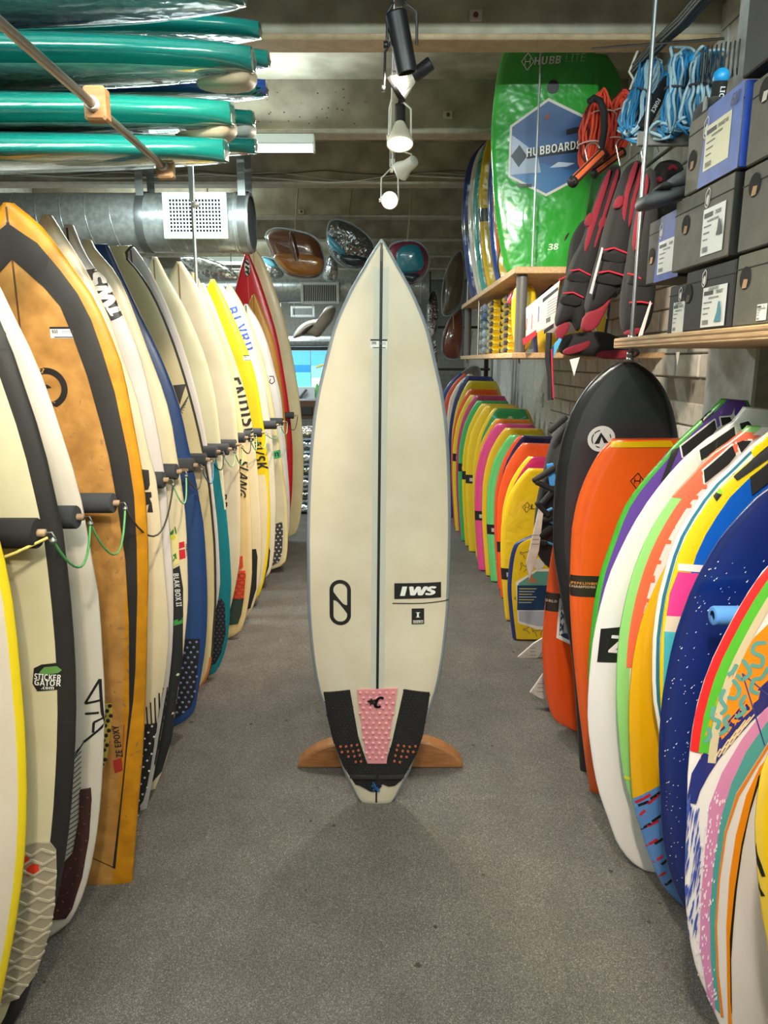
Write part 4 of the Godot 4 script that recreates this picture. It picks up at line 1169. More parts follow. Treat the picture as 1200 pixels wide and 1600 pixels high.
	obj("cross_arch", soft_box(Vector3(0.06, 0.07, 0.26), 0.012), mat("a9754a", 0.45, "wood"), st, Vector3(0, 0.036, 0.02))

func px_to_c(u: float, v: float) -> Vector2:
	# straight measurements on the upright board: between two known points of its deck
	var a: Vector2 = Vector2(-0.1974, 0.4815)
	var b: Vector2 = Vector2(0.2553, 0.0446)
	return Vector2(lerpf(a.x, b.x, (u - 500.0) / 200.0), lerpf(a.y, b.y, (v - 1060.0) / 180.0))

func logo_capsule(b: Board, c: Vector2, s: float) -> void:
	# a rounded slot ring with a curved bar across it
	var blk := mat("1a191a", 0.5)
	var hwid := 17.3 * s
	var hh := 38.5 * s
	var th := 6.2 * s
	var outer := []
	var inner := []
	for k in 41:
		var a := PI * k / 20.0
		var cy := hh - hwid if k <= 20 else -(hh - hwid)
		outer.append(c + Vector2(cos(a) * hwid, sin(a) * hwid + cy))
		inner.append(c + Vector2(cos(a) * (hwid - th), sin(a) * (hwid - th) + cy))
	# split into two halves so that each is a simple outline
	var h1 := outer.slice(0, 21)
	var i1 := inner.slice(0, 21); i1.reverse()
	var h2 := outer.slice(20, 41)
	var i2 := inner.slice(20, 41); i2.reverse()
	var g := Geo.new()
	patch_geo(g, b, h1 + i1, 0.0014)
	patch_geo(g, b, h2 + i2, 0.0014)
	for sd in [-1.0, 1.0]:
		patch_geo(g, b, [c + Vector2(sd * hwid, -(hh - hwid)), c + Vector2(sd * hwid, hh - hwid), c + Vector2(sd * (hwid - th), hh - hwid), c + Vector2(sd * (hwid - th), -(hh - hwid))], 0.0014)
	var bar := []
	var lo := []
	for k in 13:
		var u := k / 12.0
		var x := lerpf(-(hwid - th * 0.5), hwid - th * 0.5, u)
		var mid := lerpf(13.0 * s, -13.0 * s, u) + sin(u * TAU) * 1.5 * s
		var w := (3.6 + 7.0 * pow(absf(u - 0.5) * 2.0, 2.5)) * s
		bar.append(c + Vector2(x, mid + w)); lo.append(c + Vector2(x, mid - w))
	lo.reverse()
	patch_geo(g, b, bar + lo, 0.0014)
	obj("capsule_logo", g.mesh(), blk, b.root)

func right_boards() -> void:
	var G := "wakesurf boards leaning on the right wall"
	var W := "wakesurf board"
	var blk := mat("141416", 0.35, "gloss")
	var opt := {"th": 0.034, "rows": 34, "rn": 0.05, "rt": 0.02, "dome": 4.0, "foil": 0.6}
	var white := mat("e4dede", 0.25, "gloss")
	var b: Board
	var p: MeshInstance3D
	b = make_board("wakesurf_board", "bright yellow wakesurf board with thin black lines, nearest on the right", W, G, {"at": Vector3(0.93, 0, -1.15), "roll": -0.032, "len": 1.2506, "hw": [Vector2(0.000, 0.160), Vector2(0.357, 0.213), Vector2(0.417, 0.236), Vector2(0.519, 0.265), Vector2(0.578, 0.278), Vector2(0.652, 0.283), Vector2(0.697, 0.275), Vector2(1.000, 0.040)]}, mat("e5b90c", 0.25, "gloss"), [["rail", mat("d9b53a", 0.25, "gloss"), 0.012]], null, opt)
	line_on(b, "black_line", Vector2(-0.2859, 0.7011), Vector2(-0.2488, 0.6123), 0.006, blk)
	line_on(b, "black_line", Vector2(-0.2638, 0.6024), Vector2(-0.2425, 0.5692), 0.006, blk)
	# painted board
	b = make_board("wakesurf_board", "white wakesurf board painted with curved pink teal and orange bands and navy brush strokes", W, G, {"at": Vector3(0.9, 0, -1.34), "roll": -0.0511, "len": 1.3718, "hw": [Vector2(0.000, 0.110), Vector2(0.053, 0.145), Vector2(0.104, 0.180), Vector2(0.163, 0.220), Vector2(0.253, 0.255), Vector2(0.340, 0.275), Vector2(0.425, 0.287), Vector2(0.527, 0.303), Vector2(0.594, 0.306), Vector2(0.663, 0.298), Vector2(0.737, 0.274), Vector2(0.836, 0.225), Vector2(0.852, 0.210), Vector2(1.000, 0.050)]}, white, [["rail", mat("e6dcd8", 0.25, "gloss"), 0.006]], null, opt)
	var rail_y: float = (Vector2(-0.3140, 0.7462)).y
	edge_band(b, "red_stripe", mat("d62525", 0.25, "gloss"), rail_y, b.ln * 0.97, 0.0, 0.015, -1.0)
	edge_band(b, "green_stripe", mat("4fae35", 0.25, "gloss"), rail_y, b.ln * 0.95, 0.015, 0.034, -1.0)
	edge_band(b, "cream_stripe", mat("cbbd9e", 0.25, "gloss"), rail_y - 0.02, b.ln * 0.93, 0.034, 0.05, -1.0)
	p = patch(b, "orange_field", [Vector2(-0.2840, 0.7303), Vector2(-0.2824, 0.7909), Vector2(-0.2703, 0.8761), Vector2(-0.2488, 0.9462), Vector2(-0.2229, 1.0084), Vector2(-0.1851, 1.0635), Vector2(-0.1437, 1.0057), Vector2(-0.1250, 0.8975), Vector2(-0.1751, 0.8880), Vector2(-0.2285, 0.8150), Vector2(-0.2682, 0.7485)], mat("ea8a1e", 0.25, "gloss"))
	for pts in [[Vector2(-0.1985, 0.9989), Vector2(-0.2182, 0.9952), Vector2(-0.2205, 0.9775), Vector2(-0.2010, 0.9677), Vector2(-0.2005, 0.9487), Vector2(-0.2213, 0.9503)], [Vector2(-0.2382, 0.9604), Vector2(-0.2187, 0.9341), Vector2(-0.2314, 0.9169), Vector2(-0.2433, 0.9273)], [Vector2(-0.1853, 0.9494), Vector2(-0.1940, 0.9243), Vector2(-0.2084, 0.9181), Vector2(-0.2100, 0.8959), Vector2(-0.1933, 0.8884)],
			[Vector2(-0.2493, 0.9160), Vector2(-0.2331, 0.8947), Vector2(-0.2378, 0.8750), Vector2(-0.2536, 0.8770)], [Vector2(-0.2612, 0.8933), Vector2(-0.2656, 0.8708), Vector2(-0.2524, 0.8519), Vector2(-0.2606, 0.8374)], [Vector2(-0.2185, 0.8844), Vector2(-0.2258, 0.8645), Vector2(-0.2154, 0.8482), Vector2(-0.2313, 0.8333)], [Vector2(-0.2760, 0.8535), Vector2(-0.2748, 0.8282), Vector2(-0.2606, 0.8205), Vector2(-0.2633, 0.8033)],
			[Vector2(-0.2425, 0.8383), Vector2(-0.2507, 0.8238), Vector2(-0.2429, 0.8072), Vector2(-0.2564, 0.7922)], [Vector2(-0.1849, 1.0090), Vector2(-0.1864, 0.9874), Vector2(-0.1720, 0.9773)], [Vector2(-0.2792, 0.8053), Vector2(-0.2737, 0.7856), Vector2(-0.2821, 0.7709)], [Vector2(-0.2467, 0.9490), Vector2(-0.2518, 0.9324), Vector2(-0.2607, 0.9237)]]:
		ribbon(b, "teal_squiggle", pts, 0.0085, mat("5b9b94", 0.25, "gloss"), 0.0026, p)
	patch(b, "pink_band", [Vector2(-0.1559, 0.8889), Vector2(-0.1715, 0.8658), Vector2(-0.2106, 0.7846), Vector2(-0.2382, 0.7064), Vector2(-0.2519, 0.6288), Vector2(-0.2447, 0.5152), Vector2(-0.2358, 0.3980), Vector2(-0.2211, 0.2772), Vector2(-0.1780, 0.1281), Vector2(-0.1633, 0.1065), Vector2(-0.1666, 0.1287), Vector2(-0.1942, 0.2471), Vector2(-0.2135, 0.3687), Vector2(-0.2228, 0.4869), Vector2(-0.2250, 0.6017), Vector2(-0.2151, 0.6856), Vector2(-0.1972, 0.7579), Vector2(-0.1655, 0.8296), Vector2(-0.1501, 0.8543)], mat("cf86b4", 0.25, "gloss"))
	var flecks := Geo.new()
	for k in 150:
		var y := lerpf(0.05, 0.66, rng.randf())
		var u := band_x(b, y) + rng.randf_range(-0.022, 0.014)
		var s := rng.randf_range(0.0012, 0.003)
		patch_geo(flecks, b, [Vector2(u, y), Vector2(u + s, y + s), Vector2(u + s * 0.6, y + s * 5.0), Vector2(u - s * 0.5, y + s * 3.0)], 0.0030, 0.2, 0.2)
	obj("paint_flecks", flecks.mesh(), mat("ead9e6", 0.3), b.root).set_meta("kind", "stuff")
	patch(b, "teal_band", [Vector2(-0.1501, 0.8543), Vector2(-0.1655, 0.8296), Vector2(-0.1972, 0.7579), Vector2(-0.2151, 0.6856), Vector2(-0.2250, 0.6017), Vector2(-0.2228, 0.4869), Vector2(-0.2135, 0.3687), Vector2(-0.1942, 0.2471), Vector2(-0.1666, 0.1287), Vector2(-0.1546, 0.1155), Vector2(-0.1769, 0.2163), Vector2(-0.1980, 0.3388), Vector2(-0.2088, 0.4579), Vector2(-0.2127, 0.5735), Vector2(-0.2024, 0.6641), Vector2(-0.1808, 0.7211), Vector2(-0.1576, 0.7815), Vector2(-0.1419, 0.8052)], mat("4a9c9c", 0.25, "gloss"))
	patch(b, "orange_line", [Vector2(-0.1412, 0.8010), Vector2(-0.1569, 0.7773), Vector2(-0.1801, 0.7167), Vector2(-0.2017, 0.6597), Vector2(-0.2120, 0.5690), Vector2(-0.2081, 0.4532), Vector2(-0.1972, 0.3340), Vector2(-0.1761, 0.2113), Vector2(-0.1519, 0.1071), Vector2(-0.1462, 0.1074), Vector2(-0.1726, 0.2165), Vector2(-0.1938, 0.3390), Vector2(-0.2045, 0.4566), Vector2(-0.2077, 0.5677), Vector2(-0.1957, 0.6555), Vector2(-0.1755, 0.7126), Vector2(-0.1551, 0.7659)], mat("e07f1d", 0.25, "gloss"))
	patch(b, "orange_band", [Vector2(-0.1471, 0.7576), Vector2(-0.1644, 0.7263), Vector2(-0.1816, 0.6592), Vector2(-0.1882, 0.5641), Vector2(-0.1857, 0.4591), Vector2(-0.1744, 0.3400), Vector2(-0.1557, 0.2174), Vector2(-0.1350, 0.0906), Vector2(-0.1264, 0.0911), Vector2(-0.1392, 0.1557), Vector2(-0.1628, 0.3097), Vector2(-0.1702, 0.4299), Vector2(-0.1733, 0.5465), Vector2(-0.1684, 0.6435), Vector2(-0.1636, 0.7044), Vector2(-0.1443, 0.7404)], mat("e98a17", 0.25, "gloss"))
	patch(b, "black_stroke", [Vector2(-0.1604, 0.7177), Vector2(-0.1703, 0.6805), Vector2(-0.1745, 0.6057), Vector2(-0.1764, 0.5141), Vector2(-0.1728, 0.4203), Vector2(-0.1639, 0.3080), Vector2(-0.1454, 0.1588), Vector2(-0.1321, 0.0908), Vector2(-0.1317, 0.1253), Vector2(-0.1522, 0.2592), Vector2(-0.1592, 0.3408), Vector2(-0.1657, 0.4365), Vector2(-0.1693, 0.5299), Vector2(-0.1677, 0.6136), Vector2(-0.1612, 0.6736), Vector2(-0.1538, 0.7181)], mat("17130f", 0.3, "gloss"), 0.0016)
	patch(b, "navy_stroke", [Vector2(-0.1628, 0.9300), Vector2(-0.1803, 0.9195), Vector2(-0.2174, 0.8691), Vector2(-0.2533, 0.8066), Vector2(-0.2829, 0.7406), Vector2(-0.2950, 0.6962), Vector2(-0.2943, 0.6445), Vector2(-0.2893, 0.5999), Vector2(-0.2830, 0.6122), Vector2(-0.2878, 0.6270), Vector2(-0.2772, 0.6275), Vector2(-0.2739, 0.6604), Vector2(-0.2634, 0.6978), Vector2(-0.2491, 0.7350), Vector2(-0.2256, 0.7795), Vector2(-0.1977, 0.8265), Vector2(-0.1548, 0.8820)], mat("202a72", 0.25, "gloss"), 0.0018)
	for k in 12:
		var f := k / 11.0
		line_on(b, "cream_stroke", px_to_r1([1118 + 40 * f, 1190 - 55 * f]) + Vector2(0.004 * (k % 3), 0.0), px_to_r1([1128 + 45 * f, 1172 - 58 * f]) + Vector2(0.004 * (k % 3), 0.0), 0.003, mat("d9c39a", 0.3), 0.0022)
	var streaks := Geo.new()
	for k in 70:
		var u := 1078.0 + 20.0 * pow(rng.randf(), 1.2)
		var v := 1255.0 + 215.0 * rng.randf()
		var a := px_to_r1([u, v])
		var s := rng.randf_range(0.0008, 0.002)
		var l := rng.randf_range(0.012, 0.05)
		patch_geo(streaks, b, [a + Vector2(-s, 0), a + Vector2(0, l * 0.5), a + Vector2(s, 0), a + Vector2(0.001, -l)], 0.003, 0.2, 0.2)
	obj("blue_streaks", streaks.mesh(), mat("3b4fa0", 0.3), b.root).set_meta("kind", "stuff")
	line_on(b, "blue_thin_line", px_to_r1([1158, 1052]), px_to_r1([1195, 1165]), 0.0025, mat("2b3a86", 0.3), 0.0024)
	line_on(b, "blue_thin_line", px_to_r1([1158, 1052]), px_to_r1([1210, 1095]), 0.0025, mat("2b3a86", 0.3), 0.0024)
	# navy with specks
	b = make_board("wakesurf_board", "glossy navy blue wakesurf board sprinkled with tiny white paint specks", W, G, {"at": Vector3(0.92, 0, -1.6), "roll": -0.0887, "len": 1.3553, "hw": [Vector2(0.000, 0.060), Vector2(0.122, 0.165), Vector2(0.173, 0.203), Vector2(0.263, 0.245), Vector2(0.362, 0.273), Vector2(0.411, 0.288), Vector2(0.482, 0.301), Vector2(0.552, 0.308), Vector2(0.628, 0.308), Vector2(0.690, 0.301), Vector2(0.757, 0.287), Vector2(0.784, 0.275), Vector2(0.818, 0.263), Vector2(0.852, 0.243), Vector2(0.884, 0.220), Vector2(0.916, 0.194), Vector2(0.945, 0.159), Vector2(1.000, 0.080)]}, mat("0c2268", 0.2, "gloss"), [["rail", mat("0b1e5c", 0.2, "gloss"), 0.02]], null, opt)
	var g := Geo.new()
	for k in 330:
		var y := pow(rng.randf(), 1.3) * 1.05 + 0.05
		var x := -b.w(y / b.ln) * 0.96 + pow(rng.randf(), 1.6) * 0.25
		var s := rng.randf_range(0.0007, 0.0018)
		var l := s * (1.0 if y < 0.5 else rng.randf_range(1.0, 4.0))
		patch_geo(g, b, [Vector2(x, y - s), Vector2(x + s, y), Vector2(x + l * 0.5, y + l), Vector2(x - s, y)], 0.0026, 0.1, 0.2)
	obj("paint_specks", g.mesh(), mat("dfe3ee", 0.4), b.root).set_meta("kind", "stuff")
	# blue and pink
	b = make_board("wakesurf_board", "blue wakesurf board with yellow rail turning pink below a white stripe", W, G, {"at": Vector3(1, 0, -1.665), "roll": -0.0544, "len": 1.4722, "hw": [Vector2(0.000, 0.050), Vector2(0.165, 0.162), Vector2(0.241, 0.229), Vector2(0.341, 0.287), Vector2(0.475, 0.339), Vector2(0.557, 0.355), Vector2(0.638, 0.362), Vector2(0.692, 0.355), Vector2(0.747, 0.345), Vector2(0.783, 0.326), Vector2(0.816, 0.307), Vector2(0.840, 0.288), Vector2(1.000, 0.060)]}, mat("1457b8", 0.22, "gloss"), [["yellow_rail", mat("dcc514", 0.25, "gloss"), 0.038]], null, opt)
	patch(b, "white_stripe", [Vector2(-0.3475, 1.0546), Vector2(-0.2273, 1.0579), Vector2(-0.2243, 1.0388), Vector2(-0.3451, 1.0371)], white)
	patch(b, "pink_field", [Vector2(-0.3446, 1.0339), Vector2(-0.2238, 1.0356), Vector2(-0.2225, 0.9265), Vector2(-0.3551, 0.9192), Vector2(-0.3553, 0.9767)], mat("e0408c", 0.25, "gloss"))
	patch(b, "cream_field", [Vector2(-0.3551, 0.9192), Vector2(-0.2225, 0.9265), Vector2(-0.2161, 0.8853), Vector2(-0.3541, 0.8778)], mat("dfcdb8", 0.3, "gloss"))
	patch(b, "cyan_field", [Vector2(-0.3541, 0.8778), Vector2(-0.2161, 0.8853), Vector2(-0.2060, 0.7156), Vector2(-0.3340, 0.7086)], mat("4ab0bd", 0.3, "gloss"))
	patch(b, "dark_dab", [Vector2(-0.3527, 0.9243), Vector2(-0.3297, 0.9289), Vector2(-0.3310, 0.9156), Vector2(-0.3493, 0.9113)], blk, 0.0016)
	patch(b, "black_pad", [Vector2(-0.2208, 1.2764), Vector2(-0.1782, 1.3194), Vector2(-0.1441, 1.3393), Vector2(-0.1364, 1.2946), Vector2(-0.1709, 1.2761), Vector2(-0.2097, 1.2358)], mat("18181a", 0.8), 0.005)
	patch(b, "black_pad", [Vector2(-0.2552, 1.2745), Vector2(-0.1918, 1.3471), Vector2(-0.1672, 1.3604), Vector2(-0.1647, 1.3456), Vector2(-0.2480, 1.2673)], mat("18181a", 0.8), 0.005)
	patch(b, "green_dab", [Vector2(-0.2994, 1.2478), Vector2(-0.2799, 1.2488), Vector2(-0.2745, 1.2338), Vector2(-0.2876, 1.2300)], mat("8ed23a", 0.3), 0.0016)
	patch(b, "black_dab", [Vector2(-0.2978, 1.2371), Vector2(-0.2756, 1.2307), Vector2(-0.2850, 1.2133), Vector2(-0.2929, 1.2252)], blk, 0.0019)
	# white and teal
	b = make_board("wakesurf_board", "white wakesurf board with thin teal outline and blue scribbled lettering along its rail", W, G, {"at": Vector3(0.99, 0, -1.72), "roll": -0.0414, "len": 1.4512, "hw": [Vector2(0.000, 0.050), Vector2(0.113, 0.110), Vector2(0.194, 0.182), Vector2(0.300, 0.243), Vector2(0.414, 0.293), Vector2(0.466, 0.314), Vector2(0.535, 0.328), Vector2(0.604, 0.336), Vector2(0.660, 0.335), Vector2(0.699, 0.329), Vector2(0.729, 0.324), Vector2(0.769, 0.312), Vector2(0.797, 0.297), Vector2(0.828, 0.277), Vector2(0.861, 0.250), Vector2(0.880, 0.227), Vector2(0.908, 0.197), Vector2(0.936, 0.164), Vector2(0.956, 0.136), Vector2(1.000, 0.050)]}, mat("e6e4e2", 0.25, "gloss"), [["white_rail", mat("e9e7e5", 0.25, "gloss"), 0.008], ["teal_line", mat("1f6f95", 0.25, "gloss"), 0.008]], null, opt)
	for k in 34:
		var t := lerpf(0.40, 0.93, k / 33.0)
		var y := t * b.ln
		var x := -b.w(t) + 0.030 + 0.006 * (k % 2)
		var hgt := 0.012 + 0.008 * ((k * 7) % 3)
		patch(b, "blue_lettering", [Vector2(x, y), Vector2(x + 0.012, y + 0.003), Vector2(x + 0.014, y + hgt), Vector2(x + 0.002, y + hgt * 0.8)], mat("2f6fb2", 0.3) if k % 5 else mat("8fc84a", 0.3), 0.0014)
	patch(b, "black_pad", [Vector2(-0.1945, 1.2691), Vector2(-0.1628, 1.3063), Vector2(-0.1348, 1.3261), Vector2(-0.1258, 1.3079), Vector2(-0.1529, 1.2818), Vector2(-0.1887, 1.2505)], mat("18181a", 0.8), 0.005)
	patch(b, "yellow_nose", [Vector2(-0.1770, 1.3398), Vector2(-0.1324, 1.3906), Vector2(-0.0867, 1.3925), Vector2(-0.0813, 1.3591), Vector2(-0.1310, 1.3417), Vector2(-0.1641, 1.3156)], mat("dcc514", 0.25, "gloss"))
	# golden with the blue tail
	b = make_board("wakesurf_board", "golden yellow wakesurf board with a blue tail slashed by red and black dashes", W, G, {"at": Vector3(0.93, 0, -1.795), "roll": -0.0573, "len": 1.222, "hw": [Vector2(0.000, 0.060), Vector2(0.045, 0.122), Vector2(0.107, 0.168), Vector2(0.182, 0.208), Vector2(0.256, 0.244), Vector2(0.366, 0.270), Vector2(0.411, 0.279), Vector2(0.520, 0.297), Vector2(0.619, 0.302), Vector2(0.699, 0.296), Vector2(0.782, 0.275), Vector2(0.852, 0.248), Vector2(1.000, 0.080)]}, mat("dda307", 0.2, "gloss"), [["rail", mat("dfa50a", 0.2, "gloss"), 0.03]], null, opt)
	patch(b, "blue_tail", [Vector2(-0.2711, 0.3120), Vector2(-0.2193, 0.3550), Vector2(-0.1387, 0.4191), Vector2(-0.0502, 0.4242), Vector2(0.0151, -0.0005), Vector2(-0.0817, 0.0111), Vector2(-0.1328, 0.0700), Vector2(-0.1802, 0.1472), Vector2(-0.2198, 0.2378), Vector2(-0.2543, 0.3210)], mat("5583c0", 0.25, "gloss"))
	edge_band(b, "blue_rail", mat("5583c0", 0.25, "gloss"), 0.0, 0.235, 0.0, 0.03, -1.0, 0.0014)
	var dash := [[996,1258,1018,1243,1],[1000,1262,1015,1254,0],[1014,1258,1030,1243,1],[1018,1250,1036,1236,0],[997,1283,1010,1268,1],[1003,1300,1018,1288,0],[1013,1293,1030,1283,1],[1020,1285,1040,1270,0],[1012,1325,1028,1312,1],[1024,1320,1040,1308,0],[1022,1350,1036,1338,1],[1034,1352,1048,1338,0],[1040,1385,1052,1372,0],[1046,1362,1058,1350,1],[1030,1372,1040,1364,1]]
	for q in dash:
		var a := px_to_r3b(q[0], q[1])
		var c := px_to_r3b(q[2], q[3])
		line_on(b, "dash", a, c, 0.008, mat("b32330", 0.3) if q[4] else blk, 0.0022)
	# lime and coral
	b = make_board("wakesurf_board", "white wakesurf board with lime rail and dripping coral stripe and black foot pads", W, G, {"at": Vector3(0.94, 0, -1.87), "roll": -0.0325, "len": 1.3857, "hw": [Vector2(0.000, 0.050), Vector2(0.063, 0.128), Vector2(0.125, 0.172), Vector2(0.198, 0.221), Vector2(0.272, 0.258), Vector2(0.336, 0.276), Vector2(0.396, 0.291), Vector2(0.495, 0.306), Vector2(0.573, 0.310), Vector2(0.638, 0.305), Vector2(0.696, 0.295), Vector2(0.748, 0.280), Vector2(0.807, 0.253), Vector2(0.869, 0.212), Vector2(0.896, 0.184), Vector2(0.922, 0.161), Vector2(0.951, 0.131), Vector2(0.976, 0.089), Vector2(1.000, 0.060)]}, white, [["lime_rail", mat("8fce78", 0.25, "gloss"), 0.034]], null, opt)
	edge_band(b, "coral_stripe", mat("e8694b", 0.25, "gloss"), 0.70, b.ln * 0.985, 0.024, 0.052, -1.0, 0.0014)
	edge_band(b, "coral_tip", mat("e8694b", 0.25, "gloss"), b.ln * 0.86, b.ln * 0.99, 0.0, 0.03, -1.0, 0.0016)
	for k in 15:
		var y := lerpf(0.74, 1.22, k / 14.0) + rng.randf_range(-0.02, 0.02)
		var dr := rng.randf_range(0.002, 0.014)
		var x := -b.w(y / b.ln) + 0.05
		patch(b, "coral_drip", [Vector2(x - 0.01, y - 0.006), Vector2(x + dr, y - 0.004), Vector2(x + dr, y + 0.005), Vector2(x - 0.01, y + 0.01)], mat("e8694b", 0.25, "gloss"), 0.0016)
	for k in 2: edge_band(b, "yellow_mark", mat("cfd03a", 0.3), 0.35 - 0.09 * k, 0.36 - 0.09 * k, 0.0, 0.034, -1.0, 0.0014)
	edge_band(b, "teal_mark", mat("1d7a86", 0.3), 0.14, 0.19, 0.008, 0.028, -1.0, 0.0014)
	foot_pads(b, [[Vector2(-0.1511, 1.2681), Vector2(-0.0909, 1.3357), Vector2(-0.0795, 1.3126), Vector2(-0.0931, 1.2886), Vector2(-0.1437, 1.2359)], [Vector2(-0.0802, 1.3428), Vector2(-0.0677, 1.3498), Vector2(-0.0478, 1.3505), Vector2(-0.0559, 1.3369), Vector2(-0.0670, 1.3197)]])
	# white with the big black letter
	b = make_board("wakesurf_board", "glossy white wakesurf board with a large black letter block and black window pads", W, G, {"at": Vector3(0.87, 0, -1.95), "roll": -0.091, "len": 1.4309, "hw": [Vector2(0.000, 0.070), Vector2(0.013, 0.103), Vector2(0.057, 0.159), Vector2(0.095, 0.186), Vector2(0.178, 0.242), Vector2(0.261, 0.280), Vector2(0.342, 0.308), Vector2(0.422, 0.321), Vector2(0.514, 0.328), Vector2(0.587, 0.323), Vector2(0.651, 0.312), Vector2(0.693, 0.298), Vector2(0.741, 0.279), Vector2(0.791, 0.253), Vector2(0.844, 0.217), Vector2(0.891, 0.177), Vector2(0.934, 0.127), Vector2(0.976, 0.066), Vector2(1.000, 0.050)]}, white, [["rail", white, 0.02]], null, opt)
	p = patch(b, "letter_block", [Vector2(-0.3132, 0.7667), Vector2(-0.2256, 0.7884), Vector2(-0.2069, 0.6755), Vector2(-0.3085, 0.6642)], blk)
	text_on_board(b, "lettering", "Z", 0.052, Vector2(-0.2565, 0.7266), mat("e0d5da", 0.3), 0.05, "bold", 0.1, 1.3, 0.002, p, 0.6)
	foot_pads(b, [[Vector2(-0.1388, 1.3076), Vector2(-0.0643, 1.3790), Vector2(-0.0555, 1.3520), Vector2(-0.0698, 1.3349), Vector2(-0.1305, 1.2820)], [Vector2(-0.0521, 1.3887), Vector2(-0.0328, 1.3974), Vector2(-0.0074, 1.3755), Vector2(-0.0129, 1.3680), Vector2(-0.0460, 1.3754)]])
	# purple and green
	b = make_board("wakesurf_board", "purple wakesurf board with green outer rail and black strokes by the orange bodyboard", W, G, {"at": Vector3(0.9, 0, -2.1), "roll": -0.0693, "len": 1.4435, "hw": [Vector2(0.000, 0.140), Vector2(0.396, 0.293), Vector2(0.459, 0.300), Vector2(0.543, 0.304), Vector2(0.623, 0.298), Vector2(0.675, 0.284), Vector2(0.727, 0.271), Vector2(0.772, 0.254), Vector2(0.816, 0.223), Vector2(0.859, 0.184), Vector2(0.897, 0.151), Vector2(0.931, 0.115), Vector2(0.968, 0.073), Vector2(1.000, 0.040)]}, mat("d9d6d6", 0.25, "gloss"), [["green_rail", mat("3f9f2e", 0.25, "gloss"), 0.014], ["purple_band", mat("5a3a94", 0.22, "gloss"), 0.05]], null, opt)
	patch(b, "black_stroke", [Vector2(-0.1499, 1.2892), Vector2(-0.1305, 1.2981), Vector2(-0.1507, 1.2073), Vector2(-0.1675, 1.1926), Vector2(-0.1611, 1.2257)], blk, 0.0016)
	patch(b, "black_stroke", [Vector2(-0.1842, 1.2527), Vector2(-0.1642, 1.2958), Vector2(-0.1524, 1.2928), Vector2(-0.1697, 1.2575)], blk, 0.0016)
	patch(b, "black_stroke", [Vector2(-0.0909, 1.3814), Vector2(-0.0601, 1.4113), Vector2(-0.0534, 1.4044), Vector2(-0.0783, 1.3730)], blk, 0.0016)
	foot_pads(b, [[Vector2(-0.1273, 1.3021), Vector2(-0.0500, 1.3842), Vector2(-0.0402, 1.3588), Vector2(-0.0530, 1.3336), Vector2(-0.1170, 1.2726)], [Vector2(-0.0345, 1.3927), Vector2(-0.0089, 1.3964), Vector2(-0.0014, 1.3857), Vector2(-0.0253, 1.3711)]])
	# blue foam peg between the navy and the painted board
	var bp := thing("foam_peg", "light blue foam covered peg poking out beside the navy board", "rack peg", Vector3(0.7192, 1.0043, -1.475))
	obj("sleeve", lathe([Vector2(0.011, 0.0), Vector2(0.020, 0.0), Vector2(0.0215, -0.004), Vector2(0.0215, -0.34), Vector2(0.011, -0.34)], 18), mat("4f86c8", 0.9), bp).rotation_degrees = Vector3(0, 0, 90)
	obj("dowel", rod(Vector3(0.006, 0, 0), Vector3(0.40, 0, 0), 0.0105, 10), mat("2b4a78", 0.7), bp)
	# the tall black softboard
	b = make_board("softboard", "tall matt black foam softboard in torn clear wrap with a round white emblem", "surfboard", "", {"at": Vector3(0.86, 0, -2.5), "roll": 0.0291, "len": 1.5457, "hw": [Vector2(0.000, 0.100), Vector2(0.314, 0.142), Vector2(0.398, 0.171), Vector2(0.476, 0.193), Vector2(0.588, 0.220), Vector2(0.682, 0.223), Vector2(0.746, 0.220), Vector2(0.810, 0.209), Vector2(0.873, 0.186), Vector2(0.922, 0.155), Vector2(0.955, 0.121), Vector2(0.982, 0.080), Vector2(1.000, 0.035)]}, mat("2b2e35", 0.45, "wrap", 0.6), [["rail", mat("1d1e22", 0.3, "gloss"), 0.035]], null, {"th": 0.07, "rn": 0.06})
	p = patch(b, "round_emblem", disc(Vector2(-0.0745, 1.2908), 0.047, 0.045, 28), mat("dcdad8", 0.4))
	patch(b, "emblem_ring", disc(Vector2(-0.0745, 1.2908), 0.034, 0.032, 28), mat("26272b", 0.4), 0.0018, p)
	patch(b, "emblem_disc", disc(Vector2(-0.0745, 1.2908), 0.030, 0.028, 28), mat("dcdad8", 0.4), 0.0022, p)
	patch(b, "emblem_peak", [Vector2(-0.0985, 1.2736), Vector2(-0.0775, 1.3132), Vector2(-0.0495, 1.2766)], mat("1b1c1f", 0.4), 0.003, p)
	patch(b, "emblem_snow", [Vector2(-0.0807, 1.2753), Vector2(-0.0747, 1.2975), Vector2(-0.0650, 1.2748)], mat("dcdad8", 0.4), 0.0036, p)
	# bodyboards leaning among them
	var bo := {"th": 0.055, "up": 0.5, "dome": 7.0, "foil": 0.85, "rn": 0.04, "rt": 0.0}
	b = make_board("bodyboard", "large glossy orange bodyboard with yellow nose edge and black belly band", "bodyboard", "", {"at": Vector3(0.905, 0, -2.35), "roll": 0.0077, "len": 1.302, "hw": [Vector2(0.000, 0.145), Vector2(0.068, 0.163), Vector2(0.207, 0.193), Vector2(0.341, 0.220), Vector2(0.471, 0.242), Vector2(0.600, 0.257), Vector2(0.754, 0.262), Vector2(0.829, 0.253), Vector2(0.882, 0.237), Vector2(0.925, 0.217), Vector2(0.965, 0.192), Vector2(1.000, 0.155)]}, mat("e85a1c", 0.25, "wrap", 0.7), [["rail", mat("e85f22", 0.2, "gloss"), 0.022]], null, bo)
	patch(b, "yellow_edge", [Vector2(-0.1666, 1.2968), Vector2(0.0283, 1.2995), Vector2(0.0424, 1.2784), Vector2(-0.1593, 1.2778)], mat("e3b312", 0.3, "gloss"), 0.003)
